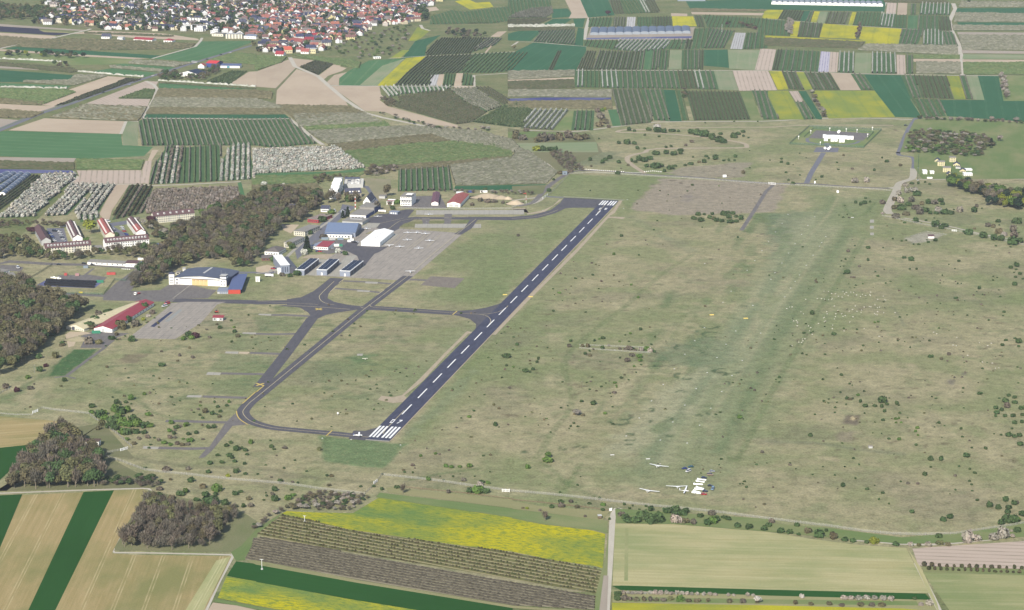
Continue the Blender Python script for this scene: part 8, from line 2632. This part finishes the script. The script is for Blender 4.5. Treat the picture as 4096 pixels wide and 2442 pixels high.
REDC = paint('container_red', A(206, 92, 88), .6, .2, .08)
TEALC = paint('container_teal', A(70, 150, 120), .6, .2, .08)
GRYC = paint('container_grey', A(150, 164, 176), .6, .2, .08)
for s, rz, m, lab, L in (('r892,120', -1.5, REDC, 'faded red container on the fenced lawn beside a small tree', 9), ('r382,128', -1.5, REDC, 'upright red brick container behind the black stack', 3), ('r515,132', -1.5, paint('container_pink', A(196, 150, 150)), 'small pinkish shed box behind the black stack', 4),
                         ('I895,278', -1.5, TEALC, 'long teal container at the gable of the crimson roofed hall', 8), ('F636,850', -1.5, GRYC, 'pale blue container left of the blue roofed hangar front', 8), ('F712,852', -1.5, LGW, 'white container in the row before the blue roofed hangar', 7),
                         ('F792,852', -1.5, GRYC, 'pale blue container right of the row before the blue roofed hangar', 7), ('F745,915', -1.5, WH, 'white site container beside the clubhouse', 8), ('F808,915', -1.5, TEALC, 'teal topped container at the end of the clubhouse yard', 4),
                         ('F890,872', -1.5, WH, 'white box container at the left of the apron cars', 4), ('F915,862', -1.5, WH, 'white box container right of the other beside the apron cars', 4), ('F2058,392', -1.5, BLU, 'bright blue container beyond the red roofed hall', 7),
                         ('F2180,392', -1.5, WH, 'low white container beyond the blue container', 9), ('r612,40', -1.5, GRYC, 'pale blue transformer box on the fenced lawn', 5), ('H680,395', 0, WH, 'white box trailer at the far end of the glider strip', 5),
                         ('r760,215', -1.5, TEALC, 'pale teal box at the right end of the black stack', 8)):
 container(s, rz, m, lab, L)
# black stacks on blue sheet
flat('blue_sheet', G('r50,245 170,180 845,205 740,282 200,262'), FM['blue'], .13)
BLK = paint('black_crate', A(34, 36, 44), .7, .2, .2, 2)
bm_ = MB()
for k in range(3): bm_.box(-1.6, 1.6, -1.1, 1.1, .05 + k * .85, .82 + k * .85, BLK)
bm_.box(-1.4, 1.4, -.9, .9, 0, .05, BLK)
bmesh_ = bm_.mesh('crate_stack')
for k in range(20):
 for rr in range(3):
  f = k / 19
  s = 'r%g,%g' % (160 + 565 * f + rr * 12, 248 + 28 * f - rr * 26 - 2 * f * rr)
  o = simple('crate_stack', s, -.06 + rnd.uniform(-.04, .04), 'black wrapped crate stack in the long block on blue sheeting', 'crate stack', bmesh_, 'black crate stacks', .02, rnd.uniform(.93, 1.05))
for s, sc in (('r270,165', 1.0), ('r315,172', .6), ('r240,158', .6)):
 q = MB()
 for k in range(7):
  x, y = rnd.uniform(-3, 3), rnd.uniform(-2, 2)
  q.box(x, x + rnd.uniform(1.2, 2.4), y, y + rnd.uniform(1, 2), 0, rnd.uniform(.8, 2.6), WH)
 simple('packaging_heap', s, 0, 'heap of white packaging beside the black stacks', 'heap', q, 'white packaging heaps', 0, sc)
# concrete block line, marker stones, boards
blk = MB().prism([(-.6, 0), (.6, 0), (.5, .7), (-.5, .7)], 'y', -.3, .3, GRF).mesh('concrete_block')
a, b = G1('h310,800'), G1('h735,478')
for k in range(24):
 p = a + (b - a) * (k / 23)
 o = link('concrete_block', blk)
 o.location = (p.x, p.y, 0); o.rotation_euler.z = .2 + rnd.uniform(-.1, .1)
 tag(o, 'grey concrete barrier block in the line before the large hangar', 'barrier', 'concrete barrier blocks')
for line, n, w, grp in (('G645,165 760,172 900,182 1085,192', 24, .9, 'white boulders along the gravel road'), ('G1290,192 1370,185 1420,190 1448,193', 9, .9, 'white boulders along the gravel road'), ('E1188,1138 1260,1142', 5, .8, 'white boulders at the road junction')):
 pts = G(line)
 tot = [0]
 for u, v in zip(pts[:-1], pts[1:]): tot.append(tot[-1] + (v - u).length)
 for k in range(n):
  d = tot[-1] * k / (n - 1)
  j = min(max(0, next(i for i in range(1, len(tot)) if tot[i] >= d - 1e-6) - 1), len(pts) - 2)
  p = pts[j] + (pts[j + 1] - pts[j]) * ((d - tot[j]) / (tot[j + 1] - tot[j]))
  v = ICO_V * np.array([w, w, w * .9]) * (.8 + .3 * NR.rand(12, 1)) + np.array([0, 0, w * .5])
  o = link('boulder', mesh_np('boulder', v, ICO_F, WH))
  o.location = (p.x, p.y, 0)
  tag(o, 'white painted boulder ' + grp[15:], 'boulder', grp)
ribbon('white_kerb', G('G1100,195 1180,200 1260,197'), 1.5, WH, .2)
mk = MB().prism([(-.45, 0), (.45, 0), (0, .4)], 'x', -.6, .6, LGW).mesh('marker_board')
for s in ('K1870,226 1776,352 1680,483 1577,625 1470,777 1356,937 1237,1103 1110,1278 2176,257 2080,386 1993,514 1897,662 1790,817 1680,977 1562,1142 1442,1318 2418,278 2325,414 2238,545 2139,690 2038,846 1932,1008 1823,1173 1702,1347 2342,8 1000,441',
          'H194,607 138,692 72,777 5,867 455,629 387,714 327,800 263,890 200,982 135,1079 68,1173 28,1237 562,822 522,880 500,914 438,1003 371,1101 307,1195 263,1257 220,1323 163,1409', 'G2430,958 2360,1054 2286,1150 2130,1353 2050,1460 1874,1084', 'J645,1300 925,1312 1405,1366', 'G1085,548 1120,462 300,565'):
 fr = s[0]
 for q in s[1:].split():
  o = simple('marker_board', fr + q, .3, 'small white roof shaped marker board on the airfield grass', 'marker', mk, 'white airfield marker boards', .1)
ym = MB().prism([(-.7, 0), (.7, 0), (0, .8)], 'x', -2.2, 2.2, M_YEL).mesh('yellow_board')
for s, lab in (('s2020,1181', 'yellow marker board left of the runway'), ('s2122.5,1189', 'yellow marker board right of the runway'), ('K1942,101', 'pale yellow board on the glider strip, left'), ('K2272,135', 'pale yellow board on the glider strip, right')):
 simple('yellow_board', s, .1, lab, 'marker', ym, None, .1)
lm = MB().prism([(-.4, 0), (.4, 0), (0, .6)], 'x', -1.6, 1.6, LGW).mesh('landing_board')
for s in ('K975,1463', 'g215,32', 'H820,637'):
 simple('landing_board', s, .1, 'long white landing board on the glider strip', 'marker', lm, 'long white landing boards', .1)
parts('wind_tee', 'J1060,533', .2, 'pale landing tee on a stand in the dark green patch', 'wind indicator', [('bar', MB().box(-2.6, 2.6, -.4, .4, 1.0, 1.25, CRM)), ('arm', MB().box(-.4, .4, -3.2, -.41, 1.0, 1.25, CRM)), ('post', MB().tube([(0, -1, 0), (0, -1, 1)], .15, STEEL, 6))])
flat('concrete_pad', G('J985,478 1040,475 1035,497 980,495'), M_APR2, .1)
parts('weather_station', 'J795,1072', .3, 'white weather box on legs in the western grass', 'weather station', [('box', MB().box(-.6, .6, -.5, .5, 1.2, 2.3, PLW)), ('leg', MB().tube([(-.5, -.4, 0), (-.5, -.4, 1.2)], .07, PLW, 4)), ('leg', MB().tube([(.5, .4, 0), (.5, .4, 1.2)], .07, PLW, 4))])
# masts, poles, wind machines
parts('antenna_mast', 'H1455,272', 0, 'tall thin dark green antenna mast by the gravel road', 'mast', [('mast', MB().tube([(0, 0, 0), (0, 0, 34)], [.35, .22], paint('mast_green', A(50, 84, 66)), 6)), ('platform', MB().box(-.9, .9, -.9, .9, 16, 16.3, STEEL)), ('base', MB().box(-1.2, 1.2, -1.2, 1.2, 0, .5, LGW))])
parts('pole', 'K677,812', 0, 'bare pale pole standing alone on the glider field', 'pole', [('shaft', MB().tube([(0, 0, 0), (.25, 0, 6.0)], [.16, .1], TIMB, 6)), ('cap', MB().box(-.05, .5, -.2, .2, 6.0, 6.1, STEEL))])
for s, lab, h in (('N472,632', 'white frost protection mast among the brown fruit trees', 5), ('N58,1092', 'white frost protection mast at the edge of the dark vine rows', 7.5), ('C2040,312', 'white frost protection mast in the far patchwork', 14)):
 parts('frost_mast', s, 0, lab, 'mast', [('mast', MB().tube([(0, 0, 0), (0, 0, h)], .14, PLW, 6)), ('engine_box', MB().box(-.7, .7, -.5, .5, 0, 1.0, LGW)), ('rotor', MB().box(-1.2, 1.2, -.2, -.1, h - .1, h + .1, PLW))])
q = [('pole', MB().tube([(0, 0, 0), (0, 0, 3)], .2, WH, 8)), ('pole', MB().tube([(0, 0, 3), (0, 0, 6)], .2, ORG, 8)), ('pole', MB().tube([(0, 0, 6), (0, 0, 9)], .2, WH, 8)), ('pole', MB().tube([(0, 0, 9), (0, 0, 12)], .2, ORG, 8)),
     ('windsock', MB().tube([(0, 0, 11.8), (-1.2, -.2, 11.6), (-3.4, -.3, 10.9)], [.55, .45, .25], ORG, 10))]
parts('windsock_mast', 'G137,490', 0, 'red and white windsock mast beside the far taxiway', 'windsock', q)
for s in ('E40,1058', 'E518,1100', 'E938,1110', 'F2060,632', 'F1655,735', 'I335,665'):
 parts('lamp_post', s, 0, 'thin grey lamp post at the roadside', 'lamp post', [('pole', MB().tube([(0, 0, 0), (0, 0, 7.5)], [.12, .08], STEEL, 6)), ('lamp_head', MB().box(-.15, 1.1, -.15, .15, 7.4, 7.6, STEEL))], 'grey lamp posts')
parts('notice_board', 'G2067,250', .1, 'white notice board on the far perimeter road', 'sign', [('board', MB().box(-2.4, 2.4, -.1, .1, 1.0, 4.2, PLW)), ('leg', MB().box(-2.2, -2.0, -.08, .08, 0, 1.0, STEEL)), ('leg', MB().box(2.0, 2.2, -.08, .08, 0, 1.0, STEEL))])
parts('notice_board', 'H455,305', .1, 'narrow white box sign beside the asphalt road', 'sign', [('board', MB().box(-.8, .8, -.4, .4, .4, 3.4, PLW)), ('leg', MB().box(-.6, .6, -.2, .2, 0, .4, STEEL))])
parts('yellow_sign', 'E785,1378', 0, 'yellow sign board on the fence of the black stacks', 'sign', [('board', MB().box(-1.9, 1.9, -.1, .1, .6, 2.3, paint('sign_yellow', A(240, 214, 70)))), ('leg', MB().box(-1.6, -1.4, -.08, .08, 0, .6, STEEL)), ('leg', MB().box(1.4, 1.6, -.08, .08, 0, .6, STEEL))])
parts('raised_hide', 'O850,598', .2, 'grey wooden hide on the green strip by the track', 'hut', [('cabin', MB().box(-1.2, 1.2, -1, 1, .8, 2.6, TIMB)), ('roof', MB().prism([(-1.3, 2.6), (1.3, 2.9), (1.3, 3.05), (-1.3, 2.75)], 'x', -1.5, 1.5, LGW)), ('leg', MB().box(-1.1, -.9, -.9, -.7, 0, .8, TIMB)), ('leg', MB().box(.9, 1.1, -.9, -.7, 0, .8, TIMB))])
parts('stone_hut', 'L995,1392', .1, 'small pale ruined hut alone on the wide grass', 'hut', [('wall', MB().box(-1.5, 1.5, -1.2, 1.2, 0, 1.7, LGW)), ('roof', MB().box(-1.7, 1.7, -1.4, 1.4, 1.703, 1.9, paint('stone_slab', A(170, 160, 148), .9, .1, .2)))])
r, L, D, h = building('shelter', 'small white shelter with dark roof on the pale patch', 'hut', (G1('H1560,838'), 0, 6.5, 4, 2.6), 'mono', WH, BRF, .8)
parts('gate_cabin', 'G512,215', .1, 'pale blue gate cabin at the far airfield gate', 'cabin', [('wall', MB().box(-3, 3, -2, 2, 0, 3.6, GRYC)), ('roof', MB().box(-3.2, 3.2, -2.2, 2.2, 3.603, 3.9, GRYW)), ('window', MB().box(-1.4, 1.4, -2.05, -2.01, 1.4, 2.6, GLS))])
# people at the launch point
def person(s, rz, top, legs, lab, arm=.12):
 """one continuous skinned body, standing"""
 sk = {'pelvis': (0, 0, .95), 'chest': (0, .01, 1.32), 'neck': (0, .01, 1.5), 'head': (0, -.03, 1.66), 'crown': (0, -.02, 1.76),
          'sl': (.19, 0, 1.42), 'el': (.27, .02, 1.15), 'wl': (.28, -.1, .92), 'hl': (.28, -.14, .82), 'sr': (-.19, 0, 1.42), 'er': (-.28, .02, 1.15), 'wr': (-.26, -arm, .93), 'hr': (-.25, -arm - .05, .83),
          'kl': (.12, -.02, .5), 'al': (.13, .02, .09), 'tl': (.14, -.16, .05), 'kr': (-.12, .0, .5), 'ar': (-.15, .04, .09), 'tr': (-.16, -.14, .05), 'jl': (.1, 0, .9), 'jr': (-.1, 0, .9)}
 ed = ['pelvis chest', 'chest neck', 'neck head', 'head crown', 'chest sl', 'sl el', 'el wl', 'wl hl', 'chest sr', 'sr er', 'er wr', 'wr hr', 'pelvis jl', 'jl kl', 'kl al', 'al tl', 'pelvis jr', 'jr kr', 'kr ar', 'ar tr']
 rad = {'pelvis': .15, 'chest': .16, 'neck': .06, 'head': .105, 'crown': .08, 's': .07, 'e': .05, 'w': .035, 'h': .04, 'j': .1, 'k': .065, 'a': .045, 't': .04}
 ks = list(sk)
 me = bpy.data.meshes.new('person')
 me.from_pydata([sk[k] for k in ks], [[ks.index(q) for q in e.split()] for e in ed], [])
 o = link('person', me)
 md = o.modifiers.new('skin', 'SKIN')
 for i, k in enumerate(ks):
  v = rad.get(k, rad.get(k[0], .06))
  me.skin_vertices[0].data[i].radius = (v, v * .85)
 me.skin_vertices[0].data[0].use_root = True
 sb = o.modifiers.new('smooth', 'SUBSURF')
 sb.levels = sb.render_levels = 1
 t = NT('clothing_' + top, .9, .1)
 z = t.n('SeparateXYZ'); t.put(z.inputs[0], t.n('TexCoord').outputs['Object'])
 c = t.mix(t.math('GREATER_THAN', z.outputs[2], .93), A(*CC[legs]), A(*CC[top]))
 c = t.mix(t.math('GREATER_THAN', z.outputs[2], 1.52), c, A(214, 168, 140))
 c = t.mix(t.math('GREATER_THAN', z.outputs[2], 1.72), c, A(70, 56, 46))
 me.materials.append(t.out(c))
 o.location = G1(s); o.rotation_euler.z = rz
 return tag(o, lab, 'person')


person('g378,124', .3, 'black', 'dark blue', 'person in dark clothes standing behind the glider at the launch point')
person('g416,132', -.5, 'white', 'grey', 'person in a white top standing behind the glider at the launch point')
person('g1088,578', 1.2, 'black', 'black', 'person in black standing between the trailers and the dark blue car')
# grazing flock
SHW = paint('fleece', A(236, 230, 216), 1, .05, .1)
SHB = paint('dark_fleece', A(64, 54, 48), 1, .05, .1)


def sheep_mesh(m):
 q = loft(MB(), [(-.6, .12, .82, .12), (-.45, .26, .78, .24), (0, .31, .76, .28), (.4, .28, .78, .27), (.58, .1, .8, .12)], m, 8)
 loft(q, [(-.98, .05, .5, .05), (-.85, .09, .58, .09), (-.6, .1, .82, .11)], m, 6)
 for x in (-.16, .16):
  for y, k in ((-.36, .03), (.36, -.04)): q.tube([(x, y, .6), (x, y + k, .3), (x, y, 0)], [.075, .05, .04], m, 5)
 q.tube([(-.05, -.72, .82), (-.17, -.72, .78)], [.04, .02], m, 4).tube([(.05, -.72, .82), (.17, -.72, .78)], [.04, .02], m, 4).tube([(0, .58, .85), (0, .66, .6)], [.05, .03], m, 4)
 return q.mesh('sheep', True)


SHM = [sheep_mesh(SHW), sheep_mesh(SHB)]
for fr, s in (('H', '545,1357 588,1361 620,1382 655,1384 685,1407 730,1362 745,1385 760,1370 805,1366 835,1372 920,1388 998,1367 995,1400 1120,1405 990,1392 480,1430 520,1432 550,1435 590,1440 625,1430 365,1437 555,1447 620,1437 1065,1437 1132,1440 1145,1444 720,1415 780,1400 860,1395 900,1410 950,1400'),
              ('L', '210,30 235,28 320,75 345,95 183,45 240,140 275,160 285,175 290,185 250,165 285,212 395,213 490,190 540,135 550,130 560,165 555,175 548,170 570,75 575,95 645,20 680,63 660,95 655,123 645,145 718,95 750,112 730,120 770,50 790,70 820,55 850,20 865,72 910,60 935,30 985,25 1000,28 1040,10 1065,35 1085,30 1045,100 1060,105 1035,92 1135,35 905,82 1065,75 360,340 335,340 340,360 285,360 300,373 325,375 430,295 415,230 405,260 630,205 625,240 740,262 795,175 1235,85 1125,85 825,125 935,240 1080,315 1110,318 1610,275 1640,290 1800,400 1830,405 2085,565 2180,575 2210,625 2245,620 1940,500 1835,325 2055,375 2135,405 2170,382 232,405')):
 for q in s.split():
  dk = rnd.random() < .12
  o = link('sheep', SHM[1 if dk else 0])
  g = G1(fr + q)
  o.location = (g.x, g.y, .08)
  o.rotation_euler.z = rnd.uniform(0, 6.28)
  o.scale = (1.05,) * 3
  tag(o, ('dark' if dk else 'white') + ' sheep grazing in the flock spread over the wide grass', 'sheep', ('dark' if dk else 'white') + ' sheep of the flock')
# heaps and mounds
for s, rx, ry, h, m, lab in (('F2250,440', 22, 10, 4.5, M_DIRT, 'large tan dirt mound beyond the red roofed hall'), ('F2380,450', 12, 7, 3.5, M_DIRT, 'rounded tan dirt mound right of the large mound'), ('F2450,455', 6, 5, 3, M_SAND, 'small sand coloured mound at the end of the heaps'),
                             ('G30,500', 11, 9, 4, M_SAND, 'bright sand heap beside the windsock'), ('I760,340', 13, 8, 3, FM['dirt'], 'overgrown earth heap before the crimson roofed hall')):
 n = 26
 u, v = np.meshgrid(np.linspace(-1, 1, n), np.linspace(-1, 1, n))
 rr = np.sqrt(u ** 2 + v ** 2)
 z = np.maximum(0, np.cos(np.minimum(rr, 1) * math.pi / 2)) ** 1.3 * h * (.75 + .5 * vnoise(u * 6 + rx, v * 6, 2.0, 3, 5)) + .1
 z[rr >= 1] = .05
 idx = np.arange(n * n).reshape(n, n)
 Q = np.stack([idx[:-1, :-1], idx[:-1, 1:], idx[1:, 1:], idx[1:, :-1]], -1).reshape(-1, 4)
 o = link('earth_mound', mesh_np('earth_mound', np.stack([u * rx, v * ry, z], -1).reshape(-1, 3), Q, m, smooth=True))
 set_uv(o.data, Vector((0, 1, 0)))
 o.location = G1(s)
 tag(o, lab, 'mound')


# ---------------------------------------------------------------- fences
def mesh_mat(name, col, a):
 t = NT(name, .6, .3)
 t.b.inputs['Alpha'].default_value = a
 return t.out(col)


M_NET = mesh_mat('fence_wire', A(190, 188, 180), .35)
M_NETG = mesh_mat('fence_wire_green', A(90, 120, 100), .45)
PST = paint('concrete_post', A(176, 174, 166), .9, .1, .1)
PSG = paint('green_post', A(70, 100, 84), .7, .2, .1)


def fence(line, lab, h=2.2, gap=4.5, net=M_NET, pm=PST, pw=.085, grp=None):
 pts = G(line)
 r = empty('fence', pts[0], 0, lab, 'fence', grp)
 o0 = pts[0]
 q = MB()
 post = MB().box(-pw, pw, -pw, pw, 0, h, pm).mesh('post')
 acc_ = 0.0
 np_ = 0
 extra = MB()
 for a, b in zip(pts[:-1], pts[1:]):
  L = (b - a).length
  q.face([a - o0 + Vector((0, 0, .15)), b - o0 + Vector((0, 0, .15)), b - o0 + Vector((0, 0, h - .1)), a - o0 + Vector((0, 0, h - .1))], net)
  d = acc_
  while d < L:
   p = a + (b - a) * (d / L) - o0
   if np_ < 100:
    o = link('post', post, r); o.location = p
   else: extra.box(p.x - pw, p.x + pw, p.y - pw, p.y + pw, 0, h, pm)
   np_ += 1
   d += gap
  acc_ = d - L
 q.build('wire_mesh', r)
 if extra.v: extra.build('posts', r)['kind'] = 'stuff'


def gate(s0, s1, lab, h=2.4, m=PLW):
 a, b = G1(s0), G1(s1)
 d = b - a
 L = d.length
 r = empty('gate', a, math.atan2(d.y, d.x), lab, 'gate')
 for x in (0, L / 2, L): MB().box(x - .15, x + .15, -.15, .15, 0, h, m).build('post', r)
 for k in (0, 1):
  q = MB()
  x0, x1 = k * L / 2 + .2, (k + 1) * L / 2 - .2
  q.box(x0, x1, -.06, .06, h - .35, h - .15, m).box(x0, x1, -.06, .06, .25, .45, m)
  for i in range(6):
   x = x0 + (x1 - x0) * (i + .5) / 6
   q.box(x - .07, x + .07, -.04, .04, .46, h - .36, m)
  q.build('leaf', r)


fence('I370,1025 415,1010 500,1025 700,1045 860,1062', 'pale post and wire fence along the southwest field, left of the thicket')
fence('I862,1064 960,1140 1050,1195 1150,1270 1240,1350 1285,1385 1280,1400', 'pale post and wire fence running down through the thicket')
fence('I1245,1405 1040,1445 1030,1475 M1045,5 1150,35 1260,75 1390,125 1560,150 1800,170 2000,195 2300,225 2489,240', 'pale perimeter fence along the bare green slope at the lower left')
fence('N0,240 300,265 600,310 850,340 1055,362', 'pale perimeter fence above the brown scrub strip')
fence('N1055,362 1140,280 1175,240 1215,180 1235,175', 'pale fence jogging up beside the sunken track')
fence('N1240,178 1500,205 1800,240 2100,285 2385,322', 'pale perimeter fence above the sunken brown track')
fence('N2460,325 O0,335 300,360 600,390 900,425 1250,465 1440,485 1640,500', 'pale perimeter fence below the gliders')
fence('O1640,503 2000,540 2300,580 2489,605 Q0,603 300,640 600,675 900,720', 'pale perimeter fence above the hedge on the lower right')
fence('Q905,722 1200,750 1500,758 1820,748 2100,705 2380,665 2500,640', 'pale perimeter fence curving up at the lower right corner')
fence('G560,212 800,200 1300,232 1800,262 2489,312 H400,330 800,350 1100,368 1200,380', 'long pale fence along the far perimeter road')
fence('G345,430 440,340 560,215', 'pale fence beside the far gate road')
fence('F1380,548 1600,552 1850,556 2489,552 G60,525 180,500 300,450', 'pale fence behind the long concrete strip')
fence('H1110,620 1300,660 1500,705 1780,755', 'pale fence right of the gravel road end')
fence('H1840,770 2000,800 2200,845 2489,905', 'pale fence running out at the right edge below the hedge')
fence('D210,1405 400,1238 1105,1270 930,1442 210,1405', 'green double fence round the antenna compound', 3.2, 6, M_NETG, PSG, .14)
fence('D350,1340 445,1255 1030,1290 960,1365', 'inner green fence of the antenna compound', 2.6, 6, M_NETG, PSG, .12)
fence('E260,1250 380,1180 510,1098', 'green fence left of the black stacks', 2.4, 4, M_NETG, PSG)
fence('E1010,1385 1115,1245 1225,1252 1300,1160', 'green fence between black stacks and the junction', 2.4, 4, M_NETG, PSG)
fence('E480,1370 700,1378 1005,1388', 'green fence in front of the black stacks', 2.2, 4, M_NETG, PSG)
fence('N1460,295 1700,320 2000,350 2489,410 O0,415 300,445 640,480 940,520', 'brown wooden fence along the sunken track', 1.3, 3, mesh_mat('wire_brown', A(140, 120, 96), .5), TIMB, .09)
fence('K655,395 900,405 1290,420 1350,425', 'thin pale fence on the far side of the overgrown strip', 1.6, 5)
fence('K655,425 900,445 1130,458 1350,472', 'thin pale fence on the near side of the overgrown strip', 1.6, 5)
fence('H1330,840 1540,775 1740,805', 'thin pale fence round the pale patch', 1.5, 5)
fence('I-20,880 40,845 100,820', 'pale fence stub at the left picture edge')
fence('I0,1062 150,1075 320,1075', 'wire fence along the corner field at the left edge', 1.6, 4)
gate('I318,1058', 'I368,1040', 'white double gate in the southwest fence')
gate('I1172,1425', 'I1240,1405', 'white gate below the small white hut')
gate('N1143,262', 'N1175,240', 'white gate in the fence jog beside the track')
gate('N2388,335', 'N2458,338', 'white gate in the perimeter fence left of the field track')
gate('H1788,768', 'H1833,772', 'white gate in the fence on the right')
gate('H5,312', 'H72,318', 'white gate where the old taxiway crosses the road', 3.0)
gate('G300,455', 'G345,425', 'pale blue gate at the far loop taxiway', 3.0)
gate('O945,525', 'O968,520', 'white gate at the head of the field track')
# ---------------------------------------------------------------- tiny scrub and tufts on the grass
it = []
for _ in range(1900):
 u, v = rnd.uniform(-60, 1100), rnd.uniform(16, 520)
 if rnd.random() < .25: v = rnd.uniform(-330, -15); u = rnd.uniform(0, 420)
 p = RW(u, v)
 if vnoise(np.array([p.x]), np.array([p.y]), 70, 3, 77)[0] < rnd.uniform(.42, .62): continue
 if 150 < v < 250 and rnd.random() < .8: continue
 if u > 640 and rnd.random() < .75: continue
 s = rnd.uniform(.3, .95) * (1 + .0003 * p.y)
 it.append((p.x, p.y, s, s * rnd.uniform(.8, 1.2), tint(rnd.choice('bdddor'), .2)))
sb_ = [(v[:120], f[:30], c[:120]) for v, f, c in [leaf_cloud([(0, 0, .45, .8, .8, .5)], 30, .34) for _ in range(4)]]
V, Fc, C_ = realize(sb_, it)
tag(link('scrub_tufts', mesh_np('scrub_tufts', V, Fc, M_MASS, col=C_)), 'tiny dark scrub tufts dotted over the airfield grass', 'scrub', kind='stuff')

# ---------------------------------------------------------------- air
hz = MB().box(-4200, 4200, -600, 8200, -1.0, 640, None)
hz.mats = []
me = hz.mesh('haze')
t = bpy.data.materials.new('haze')
t.use_nodes = True
nt = t.node_tree
nt.nodes.clear()
out = nt.nodes.new('ShaderNodeOutputMaterial')
pv = nt.nodes.new('ShaderNodeVolumePrincipled')
pv.inputs['Color'].default_value = (.80, .88, 1.0, 1)
pv.inputs['Density'].default_value = 2.8e-5
pv.inputs['Anisotropy'].default_value = .0
nt.links.new(pv.outputs[0], out.inputs['Volume'])
me.materials.append(t)
o = link('haze', me)
o['kind'] = 'stuff'
o['label'] = 'thin pale haze over the whole valley'
